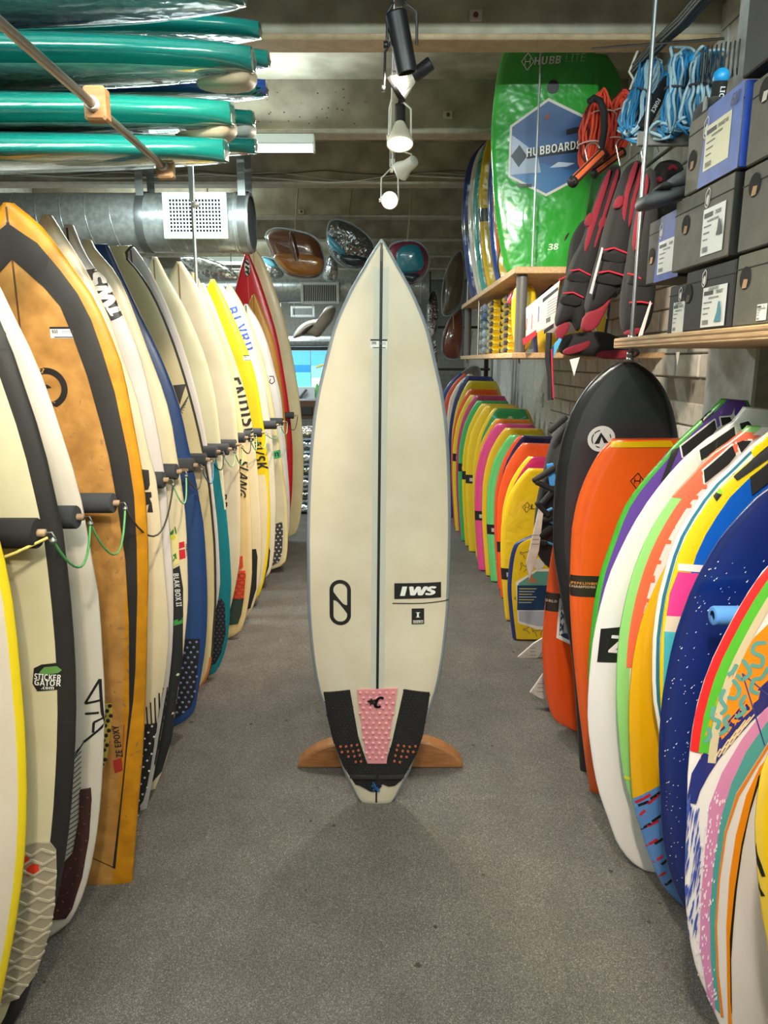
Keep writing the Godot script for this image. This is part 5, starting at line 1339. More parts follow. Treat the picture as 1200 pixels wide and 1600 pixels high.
	p = patch(b, "belly_band", [Vector2(-0.2670, 0.8360), Vector2(-0.0025, 0.8340), Vector2(0.0027, 0.7583), Vector2(-0.2612, 0.7603)], mat("2b2220", 0.35, "gloss"))
	text_on_board(b, "lettering", "PIPELINE", 0.009, Vector2(-0.2197, 0.8083), mat("c9853f", 0.4), 0.0, "bold", 0.0, 1.3, 0.002, p)
	text_on_board(b, "lettering", "CHAMPIONS", 0.008, Vector2(-0.2190, 0.7957), mat("c9a98f", 0.4), 0.0, "bold", 0.0, 1.3, 0.002, p)
	text_on_board(b, "lettering", "WORLD", 0.009, Vector2(-0.1627, 0.8078), mat("c9853f", 0.4), 0.0, "bold", 0.0, 1.3, 0.002, p)
	hex_logo(b, Vector2(-0.0658, 1.1664), 0.022, mat("2b1a12", 0.4))
	b = make_board("bodyboard", "smaller orange bodyboard tucked left of the black softboard with a dark band", "bodyboard", "", {"at": Vector3(0.91, 0, -2.79), "roll": -0.0105, "len": 0.9501, "hw": [Vector2(0.000, 0.100), Vector2(0.053, 0.185), Vector2(0.159, 0.221), Vector2(0.279, 0.241), Vector2(0.429, 0.254), Vector2(0.577, 0.252), Vector2(0.723, 0.247), Vector2(0.893, 0.235), Vector2(1.000, 0.170)]}, mat("de4f18", 0.25, "wrap", 0.7), [["rail", mat("de5220", 0.2, "gloss"), 0.022]], null, bo)
	p = patch(b, "belly_band", [Vector2(-0.2687, 0.6223), Vector2(0.0245, 0.6172), Vector2(0.0306, 0.5401), Vector2(-0.2694, 0.5425)], mat("2b2220", 0.35, "gloss"))
	text_on_board(b, "lettering", "WORLD", 0.010, Vector2(-0.2405, 0.5870), mat("c9a98f", 0.4), 0.0, "bold", 0.0, 1.3, 0.002, p)
	p = patch(b, "hex_sticker", [Vector2(-0.2003, 0.6148), Vector2(-0.1584, 0.6153), Vector2(-0.0681, 0.4470), Vector2(-0.1309, 0.3957), Vector2(-0.2020, 0.4288)], mat("e9e2dc", 0.4))
	patch(b, "hex_print", [Vector2(-0.1893, 0.6067), Vector2(-0.1579, 0.6071), Vector2(-0.0823, 0.4609), Vector2(-0.1375, 0.4154), Vector2(-0.1921, 0.4401)], mat("27405f", 0.4), 0.0018, p)
	b = make_board("bodyboard", "small yellow bodyboard printed with hand signs and a surf photo card", "bodyboard", "", {"at": Vector3(0.93, 0.01, -3.8), "roll": 0, "len": 0.64, "hw": [Vector2(0.000, 0.200), Vector2(0.281, 0.227), Vector2(0.504, 0.240), Vector2(0.719, 0.234), Vector2(0.862, 0.216), Vector2(1.000, 0.060)]}, mat("e3c116", 0.3, "wrap"), [["navy_rail", mat("22336e", 0.3, "gloss"), 0.02]], null, bo)
	hand_signs(b)
	p = patch(b, "photo_card", [Vector2(-0.1979, 0.3409), Vector2(-0.0877, 0.4185), Vector2(0.1318, 0.4185), Vector2(0.1469, 0.1498), Vector2(0.0801, 0.0547), Vector2(-0.0646, 0.0623), Vector2(-0.1778, 0.1004)], mat("e6e0da", 0.4))
	patch(b, "photo_sea", [Vector2(-0.1834, 0.3335), Vector2(-0.0870, 0.4038), Vector2(0.1326, 0.4038), Vector2(0.1372, 0.3224), Vector2(-0.1830, 0.3224)], mat("5c9a8c", 0.4), 0.002, p)
	patch(b, "photo_rider", [Vector2(-0.1276, 0.3595), Vector2(-0.1147, 0.3891), Vector2(-0.0992, 0.3595), Vector2(-0.0700, 0.3409), Vector2(-0.1338, 0.3372)], mat("b07a56", 0.4), 0.0026, p)
	patch(b, "photo_panel", [Vector2(-0.1901, 0.3224), Vector2(0.1372, 0.3224), Vector2(0.1454, 0.1763), Vector2(-0.1844, 0.1763)], mat("1d3a5e", 0.4), 0.0022, p)
	for k in 6: patch(b, "print_line", rect((Vector2(-0.1785, 0.3000)).x, (Vector2(-0.1785, 0.3000)).y - 0.016 * k, (Vector2(-0.0824, 0.3000)).x - 0.012 * (k % 3), (Vector2(-0.1785, 0.3000)).y - 0.016 * k + 0.005), mat("c9b45a" if k % 2 == 0 else "aab4c4", 0.4), 0.0028, p)
	patch(b, "photo_foam", [Vector2(-0.1771, 0.1725), Vector2(0.1456, 0.1725), Vector2(0.1473, 0.1422), Vector2(0.0427, 0.0814), Vector2(-0.0654, 0.0814), Vector2(-0.1711, 0.1119)], mat("a9afc0", 0.4), 0.0022, p)
	p = patch(b, "white_disc", disc(Vector2(-0.0784, 0.4479), 0.032), mat("d6d3cc", 0.4), 0.004)
	# kneeboard with straps, loose tags
	var kb := thing("kneeboard", "black kneeboard with blue edged straps standing behind the softboard", "kneeboard", Vector3(0.94, 0, -3.1))
	var kp := []
	for q in [Vector2(0.7885, 1.3112), Vector2(0.7491, 1.2669), Vector2(0.7172, 1.1775), Vector2(0.7000, 1.0642), Vector2(0.6769, 0.9492), Vector2(0.6691, 0.8030), Vector2(0.6888, 0.6840), Vector2(0.7918, 0.5935), Vector2(0.8135, 0.6238), Vector2(0.8047, 1.0069)]: kp.append(Vector2(q.x - 0.94, q.y))
	kp.append(Vector2(0.0, 0.0)); kp.append(Vector2(0.14, 0.0)); kp.append(Vector2(0.14, 1.1))
	obj("pad", pillow(kp, 0.12, 0.4, 2), mat("1a1a1d", 0.7, "cloth"), kb, Vector3(0, 0, 0))
	for q in [[Vector3(0.7207, 1.0712, -3.020), 0.03, 0.10, 0.2, "3a86c8"], [Vector3(0.7009, 0.9081, -3.020), 0.07, 0.012, 0.5, "3a7fb0"], [Vector3(0.7253, 0.8653, -3.020), 0.06, 0.012, -0.5, "3a7fb0"], [Vector3(0.7358, 0.7645, -3.020), 0.07, 0.01, -0.3, "3a7fb0"]]:
		var s := obj("strap_edge", soft_box(Vector3(q[1], q[2], 0.012), 0.003), mat(q[4], 0.6), kb, q[0] - kb.position)
		s.rotation.z = q[3]
	for k in 7:
		var s := obj("strap", soft_box(Vector3(0.11 - 0.008 * k, 0.022, 0.03), 0.006), mat("121214", 0.8), kb, Vector3(0.6946, 0.9947, -3.010) - kb.position + Vector3(0.01 * (k % 3) - 0.01, -0.05 * k + 0.08, 0.01 * (k % 2)))
		s.rotation.z = [0.6, -0.4, 0.9, -0.8, 0.3, 0.7, -0.2][k]
	obj("nose_loop", tube(PackedVector3Array([Vector3(0.7631, 1.3189, -3.000) - kb.position, Vector3(0.7222, 1.2885, -2.980) - kb.position, Vector3(0.6914, 1.2618, -2.980) - kb.position]), 0.014, 8), mat("121214", 0.8), kb)
	var tags := [["white printed swing tag hanging from the kneeboard straps", [Vector2(0.6699, 0.9462), Vector2(0.6880, 0.9123), Vector2(0.6764, 0.7409), Vector2(0.6401, 0.6096), Vector2(0.6229, 0.6828), Vector2(0.6546, 0.8556)], "d8d4ce", 3.0],
		["white folded card with blue stripe lying at the foot of the hand sign bodyboard", [Vector2(0.8425, 0.1147), Vector2(0.7930, 0.0822), Vector2(0.7143, 0.0058), Vector2(0.7459, -0.0161), Vector2(0.8140, -0.0088), Vector2(0.8459, 0.0422)], "d9d7d4", 3.55],
		["crumpled white wrapper on the carpet beside the small orange bodyboard", [Vector2(0.7200, 0.1644), Vector2(0.6984, 0.1269), Vector2(0.6658, 0.0734), Vector2(0.7080, 0.0450), Vector2(0.7466, 0.0323), Vector2(0.7357, 0.1394)], "d3d1cf", 3.0]]
	for q in tags:
		var c := Vector2.ZERO
		for v in q[1]: c += v
		c /= q[1].size()
		var lp := []
		for v in q[1]: lp.append(v - c)
		var o := obj("swing_tag" if q[3] != 3.55 else "folded_card", extrude(lp, 0.012, 0.002), mat(q[2], 0.6, "card"), self, v3(c, -q[3]))
		tag(o, q[0], "tag")
		for k in 3: obj("print_line", soft_box(Vector3(0.03, 0.004, 0.002), 0.0005), mat("8a8a8e", 0.6), o, Vector3(0.0, 0.02 - 0.02 * k, 0.0065))

func px_to_r1(q: Array) -> Vector2:
	var a: Vector2 = Vector2(-0.3101, 0.7464)
	var ax: Vector2 = Vector2(-0.1793, 0.7531)
	var ay: Vector2 = Vector2(-0.3377, 0.9416)
	var ay2: Vector2 = Vector2(-0.2520, 0.3361)
	var u: float = (q[0] - 1080.0) / 100.0
	var v: float = q[1] - 1180.0
	return a + (ax - a) * u + ((ay - a) * (-v / 140.0) if v < 0 else (ay2 - a) * (v / 270.0))

func px_to_r3b(u: float, v: float) -> Vector2:
	var a: Vector2 = Vector2(-0.1800, 0.1990)
	var ax: Vector2 = Vector2(-0.0895, 0.2042)
	var ay: Vector2 = Vector2(-0.2074, 0.3994)
	return a + (ax - a) * ((u - 1020.0) / 50.0) + (ay - a) * ((1320.0 - v) / 100.0)

# middle of the pink band on the painted board
func band_x(_b: Board, y: float) -> float:
	var pts := [Vector2(-0.1784, 0.1401), Vector2(-0.2092, 0.2728), Vector2(-0.2262, 0.3985), Vector2(-0.2366, 0.5156), Vector2(-0.2379, 0.6250), Vector2(-0.2246, 0.7042), Vector2(-0.1969, 0.7810), Vector2(-0.1619, 0.8467)]
	for i in pts.size() - 1:
		if y < pts[i + 1].y: return lerpf(pts[i].x, pts[i + 1].x, clampf((y - pts[i].y) / (pts[i + 1].y - pts[i].y), 0.0, 1.0))
	return pts[-1].x

# black foot pads shaped like car windows near the nose, each with a white outline
func foot_pads(b: Board, list: Array) -> void:
	for pl in list:
		var p := PackedVector2Array(pl)
		if Geometry2D.is_polygon_clockwise(p): p.reverse()
		var rim := Geometry2D.offset_polygon(p, 0.0045)
		var o := patch(b, "foot_pad", Array(rim[0]), mat("e8e6e4", 0.4), 0.0018)
		patch(b, "foot_pad_grip", pl, mat("161617", 0.85), 0.005, o)

func hex_logo(b: Board, c: Vector2, r: float, m: Material) -> void:
	var d := [c + Vector2(0, r * 1.2), c + Vector2(r, 0), c + Vector2(0, -r * 1.2), c + Vector2(-r, 0)]
	for k in 4: line_on(b, "diamond_logo", d[k], d[(k + 1) % 4], r * 0.14, m)
	line_on(b, "diamond_logo", c + Vector2(-r * 0.4, r * 0.4), c + Vector2(-r * 0.4, -r * 0.5), r * 0.14, m)
	line_on(b, "diamond_logo", c + Vector2(r * 0.4, r * 0.5), c + Vector2(r * 0.4, -r * 0.4), r * 0.14, m)
	line_on(b, "diamond_logo", c + Vector2(-r * 0.4, 0), c + Vector2(r * 0.4, 0), r * 0.14, m)

# outlined fists with thumb and little finger out, scattered over a yellow board
func hand_signs(b: Board) -> void:
	var m := mat("23284a", 0.4)
	var spots := [[-0.15, 0.50, 0.3], [-0.16, 0.42, -0.5], [-0.15, 0.33, 1.0], [-0.17, 0.23, 0.2], [-0.16, 0.14, -0.4], [-0.11, 0.06, 0.6], [-0.06, 0.55, -0.3], [-0.06, 0.04, 0.2]]
	for s in spots:
		var c := Vector2(s[0], s[1])
		var pts := [Vector2(-0.012, -0.02), Vector2(-0.014, 0.004), Vector2(-0.03, 0.018), Vector2(-0.026, 0.025), Vector2(-0.008, 0.014), Vector2(0.0, 0.018), Vector2(0.008, 0.014), Vector2(0.026, 0.028), Vector2(0.031, 0.022), Vector2(0.014, 0.0), Vector2(0.012, -0.02)]
		for i in pts.size() - 1: line_on(b, "hand_sign", c + pts[i].rotated(s[2]), c + pts[i + 1].rotated(s[2]), 0.0028, m)

func bodyboard_row() -> void:
	var G := "bodyboards leaning in a row under the far shelf"
	var bo := {"th": 0.05, "up": 0.5, "dome": 7.0, "foil": 0.9, "rn": 0.04, "rt": 0.0, "rows": 22}
	# [depth, left edge x at its widest, top y, deck, rail, band height or 0, label]
	var rows := [
		[4.10, 0.690, 0.93, "dcb821", "e0be25", 0.30, "yellow bodyboard with a dark outlined logo, front of the far row"],
		[4.24, 0.715, 0.98, "c2296f", "e3c01c", 0.0, "magenta bodyboard edged yellow right behind the front yellow one"],
		[4.52, 0.730, 1.03, "ec5a30", "ee5a24", 0.33, "large orange red bodyboard in the far row, its pink belly showing"],
		[4.70, 0.740, 1.06, "26305f", "e2512c", 0.0, "navy bodyboard with orange rail behind the orange red one"],
		[4.88, 0.715, 1.045, "6fce7e", "62c472", 0.36, "pale green bodyboard left of the orange red one"],
		[5.02, 0.70, 1.08, "e0b324", "e2b828", 0.0, "yellow bodyboard directly behind the pale green one"],
		[5.16, 0.665, 1.10, "da4f8e", "d9468a", 0.38, "pink bodyboard with silver and black band in mid row"],
		[5.34, 0.68, 1.12, "e2862a", "e0a52a", 0.0, "amber bodyboard with orange edge behind the pink one"],
		[5.52, 0.69, 1.185, "2f9a5c", "e0bd24", 0.0, "dark green bodyboard with a blue arc and yellow rail"],
		[5.70, 0.655, 1.195, "dcbc28", "dfc02a", 0.52, "yellow bodyboard standing behind the green one with the blue arc"],
		[5.88, 0.645, 1.20, "e0c02c", "d8ba24", 0.52, "second yellow bodyboard with black band further back in the row"],
		[6.06, 0.63, 1.215, "3fa862", "3da460", 0.55, "mid green bodyboard between yellow and magenta ones at the back"],
		[6.24, 0.63, 1.25, "b23a66", "b8396a", 0.0, "deep magenta bodyboard near the back of the row"],
		[6.42, 0.615, 1.245, "d8c02e", "d8c02e", 0.57, "olive yellow bodyboard behind the deep magenta one"],
		[6.60, 0.62, 1.29, "dd5a22", "dd5a22", 0.0, "orange bodyboard third from the back of the row"],
		[6.78, 0.635, 1.36, "d6c22a", "cfba2a", 0.0, "tall yellow bodyboard in front of the navy one at the back"],
		[6.98, 0.625, 1.40, "22306a", "22306a", 0.0, "navy bodyboard, last and tallest in the row"],
	]
	for i in rows.size():
		var r: Array = rows[i]
		var hwid := 0.26
		var ln: float = r[2]
		var d := {"at": Vector3(r[1] + hwid - 0.01, 0.004, -r[0]), "roll": -0.03, "len": ln, "hw": [Vector2(0, 0.20), Vector2(0.1, 0.215), Vector2(0.45, 0.255), Vector2(0.62, 0.26), Vector2(0.8, 0.235), Vector2(0.92, 0.185), Vector2(0.975, 0.15), Vector2(1, 0.13)]}
		var op := bo.duplicate()
		op["lean"] = -0.04
		var b := make_board("bodyboard", r[6], "bodyboard", G, d, mat(r[3], 0.25, "wrap"), [["rail", mat(r[4], 0.2, "gloss"), 0.025]], null, op)
		if r[5] > 0:
			edge_band(b, "belly_band", mat("1c1b20", 0.3, "gloss"), r[5] * ln / 1.1, r[5] * ln / 1.1 + 0.07, -0.002, 0.16, -1.0, 0.0012)
			edge_band(b, "silver_band", mat("b9b6b8", 0.3, "gloss"), r[5] * ln / 1.1 + 0.018, r[5] * ln / 1.1 + 0.045, 0.03, 0.07, -1.0, 0.0018)
		if i == 0:
			hex_logo(b, Vector2(-0.12, 0.70), 0.026, mat("4d441c", 0.4))
			text_on_board(b, "lettering", "LITE", 0.03, Vector2(-0.045, 0.705), mat("4d441c", 0.4), 0.0, "bold", 0.0, 1.3)
		if i == 8:
			for k in 10:
				var u0 := -0.14 + 0.026 * k
				line_on(b, "blue_arc", Vector2(u0, ln - 0.10 + 9.0 * pow(u0 + 0.01, 2) * 0.3), Vector2(u0 + 0.027, ln - 0.10 + 9.0 * pow(u0 + 0.037, 2) * 0.3), 0.014, mat("57b7c9", 0.3))
			patch(b, "leash_plug", disc(Vector2(0.0, ln - 0.075), 0.02), mat("b9c4a0", 0.4), 0.004)
	# a few round tailed boards at the far left end of the row
	var far := [["orange round edged board at the far end beside the upright cream board", 7.35, 0.60, "d5502c"], ["cream round edged board at the far end of the bodyboard row", 7.2, 0.63, "d9d0c0"], ["blue board glimpsed between the cream board and the bodyboards", 7.6, 0.58, "2c4a8c"]]
	for q in far:
		make_board("bodyboard", q[0], "bodyboard", "", {"at": Vector3(q[2] + 0.22, 0.004, -q[1]), "roll": 0.0, "len": 1.42, "hw": [Vector2(0, 0.17), Vector2(0.5, 0.23), Vector2(0.8, 0.20), Vector2(0.93, 0.12), Vector2(1, 0.02)]}, mat(q[3], 0.3, "gloss"), [["rail", mat(q[3], 0.3, "gloss"), 0.02]], null, bo)

func peg_rack() -> void:
	# horizontal rail that carries the pegs, on posts behind the boards
	var rl := thing("peg_rail", "long timber rail carrying the padded pegs behind the left surfboards", "rail", Vector3(-1.42, 0, 0))
	obj("rail", soft_box(Vector3(0.04, 0.12, 5.6), 0.005), mat("a98a60", 0.7, "shelfwood"), rl, Vector3(0, 1.2, -3.7))
	for k in 4: obj("post", soft_box(Vector3(0.06, 1.26, 0.06), 0.005), mat("a98a60", 0.7, "wood", -1.0), rl, Vector3(-0.05, 0.63, -1.2 - 1.65 * k))
	var tips := [Vector3(-0.6682, 1.2245, -1.335), Vector3(-0.6871, 1.2077, -1.555), Vector3(-0.6977, 1.1911, -1.800), Vector3(-0.6889, 1.1858, -2.195), Vector3(-0.6814, 1.1932, -2.318), Vector3(-0.7014, 1.1736, -2.600), Vector3(-0.7386, 1.1499, -2.930), Vector3(-0.7337, 1.1597, -3.107), Vector3(-0.7118, 1.1548, -3.240), Vector3(-0.7133, 1.1545, -3.420), Vector3(-0.7156, 1.1631, -3.660), Vector3(-0.7378, 1.1477, -3.940), Vector3(-0.7217, 1.1363, -4.200), Vector3(-0.6816, 1.1534, -4.520), Vector3(-0.6943, 1.1419, -4.900), Vector3(-0.7194, 1.1261, -5.700)]
	var who := ["beside the nearest cream board", "behind the black railed board", "in front of the tan board", "beside the lilac board", "before the carbon tailed board", "with a brown tape strip on the blue board", "before the round nosed board", "before the slim lilac board", "before the teal bottomed board", "before the greyish board", "before the amber board", "before the board with running letters", "before the yellow topped board", "before the blue lettered board", "before the white board", "last, before the red board"]
	var cords := ["c9b45a", "4d9a58", "63a862", "3b3632", "86c08a", "5a4634", "3f7fb6", "1d1c1d", "8fbf86", "7fae7c", "222222", "86b883", "86b883", "77a874", "9fb09a", "33312e"]
	for i in tips.size():
		var e: Vector3 = tips[i]
		var r := 0.0265 if i != 0 else 0.030
		var pg := thing("padded_peg", "grey foam padded rack peg " + who[i], "rack peg", Vector3(-1.40, e.y, e.z), "padded pegs of the surfboard rack")
		var l: float = e.x + 1.40
		obj("dowel", rod(Vector3(0, 0, 0), Vector3(l + 0.014, 0, 0), 0.008, 10), mat("a88a6c", 0.7), pg)
		var fm := mat("3a3c41" if i else "1b1b1c", 0.95)
		var sl := Geo.new()
		var prof := [[0.12, 0.3], [0.12, 1.0], [l * 0.5, 1.02], [l - 0.004, 1.0], [l, 0.92], [l, 0.3]]
		var rws := []
		for q in prof:
			var ring := []
			for k in 18: ring.append(Vector3(q[0], cos(TAU * k / 18) * r * q[1], sin(TAU * k / 18) * r * q[1]))
			rws.append(ring)
		sl.grid(rws, true, Vector3(l / 2, 0, 0))
		obj("foam_sleeve", sl.mesh(), fm, pg)
		if i == 5: obj("tape_strip", soft_box(Vector3(0.11, 0.012, 0.05), 0.003), mat("8a6a4a", 0.6), pg, Vector3(l - 0.07, -0.014, 0.006))
		obj("eye_hook", tube(PackedVector3Array([Vector3(l + 0.016, 0, 0), Vector3(l + 0.028, 0.002, 0.004), Vector3(l + 0.034, -0.008, 0.006), Vector3(l + 0.028, -0.014, 0.006)]), 0.0022, 6), mat("8c8a86", 0.35, "metal", 0.9), pg)
		# cord to the next peg
		if i < tips.size() - 1:
			var a := e + Vector3(0.030, -0.014, 0.006)
			var c: Vector3 = tips[i + 1] + Vector3(0.030, -0.014, 0.006)
			var path := PackedVector3Array()
			for k in 13:
				var u := k / 12.0
				path.append(a.lerp(c, u) + Vector3(0.01 * sin(PI * u), -(0.075 + 0.02 * (i % 3)) * 4.0 * u * (1.0 - u) * (0.6 if i > 3 else 1.0), 0))
			var cord := thing("elastic_cord", "thin " + ["green", "green", "dark grey", "pale green", "brown", "blue", "black", "pale green", "green", "black", "green", "green", "green", "grey", "dark"][i] + " cord hooked between the pegs " + who[i], "cord", a, "cords linking the rack pegs")
			for k in path.size(): path[k] -= a
			obj("cord", tube(path, 0.0027, 7), mat(["4d9a58", "63a862", "3b3632", "86c08a", "5a4634", "3f7fb6", "1d1c1d", "8fbf86", "7fae7c", "222222", "86b883", "86b883", "77a874", "9fb09a", "33312e"][i], 0.5), cord)
			obj("knot", lathe([Vector2(0.0005, -0.007), Vector2(0.006, -0.003), Vector2(0.007, 0.002), Vector2(0.0005, 0.008)], 10), mat("7c807a", 0.4, "metal", 0.6), cord)
	# yellow cord running off to the left from the first peg
	var y := tube(PackedVector3Array([Vector3(0, 0, 0), Vector3(-0.05, -0.022, 0.03), Vector3(-0.12, -0.045, 0.07), Vector3(-0.22, -0.07, 0.12)]), 0.0032, 7)
	tag(obj("elastic_cord", y, mat("c9b45a", 0.5), self, (tips[0] as Vector3) + Vector3(0.02, -0.008, 0.005)), "yellow cord tied to the nearest peg and running out of frame", "cord")

func overhead_rack() -> void:
	var G := "shrink wrapped boards stacked on the overhead rack"
	# [height of underside, near z, far z, tip x, rail colour, under colour, label]
	var rows := [
		[2.015, -1.70, -2.20, -0.40, "13807a", "cfe2da", "teal railed wrapped board, lowest in the front overhead stack"],
		[2.10, -1.70, -2.20, -0.38, "178a80", "cfe2da", "teal railed wrapped board with beige nose, second from the bottom of the front stack"],
		[2.225, -1.70, -2.22, -0.325, "0f7672", "cfe2da", "teal railed wrapped board with large beige nose, third up in the front stack"],
		[2.37, -1.70, -2.20, -0.34, "0d6a68", "d6e4df", "wrapped board at the very top edge of the frame, front stack"],
		[2.20, -2.36, -2.82, -0.43, "13807a", "b4cbc4", "teal wrapped board lowest in the rear overhead stack"],
		[2.285, -2.36, -2.82, -0.435, "188c82", "dfe4e1", "teal wrapped board with white tip, second in the rear stack"],
		[2.37, -2.34, -2.80, -0.385, "2c4f9c", "dbe3e4", "blue wrapped board with teal tip in the rear stack"],
		[2.455, -2.34, -2.80, -0.375, "137f78", "9fc0b8", "teal wrapped board with thick rounded nose in the rear stack"],
		[2.54, -2.34, -2.80, -0.40, "10736e", "9fc0b8", "dark teal wrapped board topmost in the rear stack"],
	]
	for i in rows.size():
		var r: Array = rows[i]
		var w: float = (r[1] - r[2]) / 2.0
		var ln := 2.35
		var d := {"at": Vector3(r[3] - ln, r[0] + 0.045, (r[1] + r[2]) / 2.0), "roll": 0.0, "len": ln, "hw": [Vector2(0, 0.12), Vector2(0.1, w * 0.8), Vector2(0.4, w), Vector2(0.7, w * 0.98), Vector2(0.85, w * 0.86), Vector2(0.94, w * 0.60), Vector2(0.98, w * 0.38), Vector2(1, w * 0.16)]}
		var b := make_board("wrapped_board", r[6], "wrapped board", G, d, mat(r[5], 0.25, "film"), [["teal_rail", mat(r[4], 0.2, "wrap", 0.5), 0.05]], mat(r[4], 0.2, "wrap", 0.5), {"th": 0.092 if i < 4 else 0.078, "up": 0.5, "dome": 3.2, "foil": 0.45, "rn": -0.01, "rt": 0.0})
		# lying flat, underside towards the aisle floor, nose out over the aisle
		b.root.basis = Basis(Vector3.RIGHT, deg_to_rad(11.0)) * Basis(Vector3(0, 0, -1), Vector3(1, 0, 0), Vector3(0, -1, 0))
		if i in [1, 2, 5]:
			var cap := obj("nose_cap", pillow([Vector2(-0.12, -0.014), Vector2(-0.11, -0.034), Vector2(0.0, -0.036), Vector2(0.03, -0.018), Vector2(0.034, 0.012), Vector2(0.014, 0.02), Vector2(-0.012, 0.006), Vector2(-0.04, -0.012)], 0.16, 0.3, 1), mat("c3b49a" if i < 5 else "d8d8d4", 0.5), b.root)
			cap.transform = Transform3D(Basis(Vector3(0, 1, 0), Vector3(0, 0, -1), Vector3(-1, 0, 0)), Vector3(w * 0.16, ln - 0.035, 0.016))
		if i < 3:
			for k in 2: patch(b, "fin_plug", disc(Vector2(w * 0.2, ln - 0.55 - 0.09 * k), 0.014), mat("b98f86", 0.4), 0.002)
			patch(b, "dark_sticker", [Vector2(w * 0.55, 0.55), Vector2(w * 0.75, 0.55), Vector2(w * 0.75, 1.35), Vector2(w * 0.5, 1.30)], mat("4a2a30", 0.3, "gloss"), 0.0015)
			patch(b, "red_sticker", [Vector2(w * 0.45, 1.50), Vector2(w * 0.75, 1.52), Vector2(w * 0.75, 1.76), Vector2(w * 0.5, 1.70)], mat("9c4a50", 0.3, "gloss"), 0.0015)
			patch(b, "grey_print", [Vector2(-w * 0.1, 1.30), Vector2(w * 0.1, 1.32), Vector2(w * 0.05, 1.48), Vector2(-w * 0.1, 1.45)], mat("77899a", 0.3, "gloss"), 0.0015)
			patch(b, "leash_plug", disc(Vector2(w * 0.1, ln - 0.25), 0.022, 0.012), mat("4a4644", 0.4), 0.003)
		if i == 6: patch(b, "teal_tip", [Vector2(-w * 0.5, ln - 0.12), Vector2(w * 0.5, ln - 0.12), Vector2(w * 0.3, ln - 0.01), Vector2(-w * 0.3, ln - 0.01)], mat("2a9a8c", 0.25, "gloss"), 0.003)
	var pole := thing("support_pole", "slim steel pole running under the overhead boards through wooden blocks", "pole", Vector3(-0.545, 2.02, -0.6))
	obj("pole", rod(Vector3(0, 0.0, 0.9), Vector3(0, 0.0, -1.35), 0.0085, 12), mat("9a948d", 0.35, "metal", 0.85), pole)
	for q in [[-1.475, "upper wooden block on the overhead pole, nearer the camera", "a58058"], [-1.905, "lower wooden block at the far end of the overhead pole", "c4a27c"]]:
		var bk := thing("pole_block", q[1], "wooden block", Vector3(-0.545, 2.02, q[0]), "wooden blocks on the overhead pole")
		obj("block", soft_box(Vector3(0.042, 0.060, 0.03), 0.004), mat(q[2], 0.7, "wood"), bk, Vector3(0.002, 0.004, 0))
		obj("collar", lathe([Vector2(0.009, -0.008), Vector2(0.013, -0.008), Vector2(0.013, 0.008), Vector2(0.009, 0.008)], 14), mat("cfcac2", 0.4), bk, Vector3(0, 0, 0.018)).rotation_degrees = Vector3(90, 0, 0)
		if q[0] > -1.6: obj("hanger_strap", soft_box(Vector3(0.02, 1.0, 0.006), 0.001), mat("8f8f8d", 0.4, "metal", 0.8), bk, Vector3(-0.3, 0.52, -0.0))
	var vr := thing("hanging_rod", "vertical galvanised rod with a wing clamp in front of the duct grille", "rod", Vector3(-0.916, 0, -3.63))
	obj("rod", rod(Vector3(0, 0.0, 0), Vector3(0, 3.05, 0), 0.009, 10), mat("c2c6c8", 0.35, "metal", 0.8), vr)
	obj("channel", soft_box(Vector3(0.024, 0.45, 0.02), 0.003), mat("c9ced0", 0.4, "metal", 0.6), vr, Vector3(0, 2.52, 0))
	obj("wing_clamp", lathe([Vector2(0.001, -0.014), Vector2(0.02, -0.008), Vector2(0.02, 0.008), Vector2(0.001, 0.014)], 8), mat("d9dcdc", 0.4, "metal", 0.5), vr, Vector3(0.014, 2.28, 0.01))

func tube_fitting(x0: float, x1: float, y: float, z: float, label: String) -> void:
	var t := thing("tube_lamp", label, "ceiling lamp", Vector3((x0 + x1) / 2, y, z), "fluorescent tube lamps")
	var l := x1 - x0
	obj("body", soft_box(Vector3(l, 0.05, 0.07), 0.006), mat("d9e2df", 0.4), t, Vector3(0, 0.0, 0))
	obj("tube", rod(Vector3(-l / 2 + 0.01, -0.045, 0), Vector3(l / 2 - 0.01, -0.045, 0), 0.017, 12), mat("f2fffd", 0.4, "glow", 3.0), t)
	for s in [-1.0, 1.0]: obj("end_cap", soft_box(Vector3(0.012, 0.055, 0.05), 0.003), mat("e2e6e4", 0.4), t, Vector3(s * (l / 2 - 0.005), -0.035, 0))

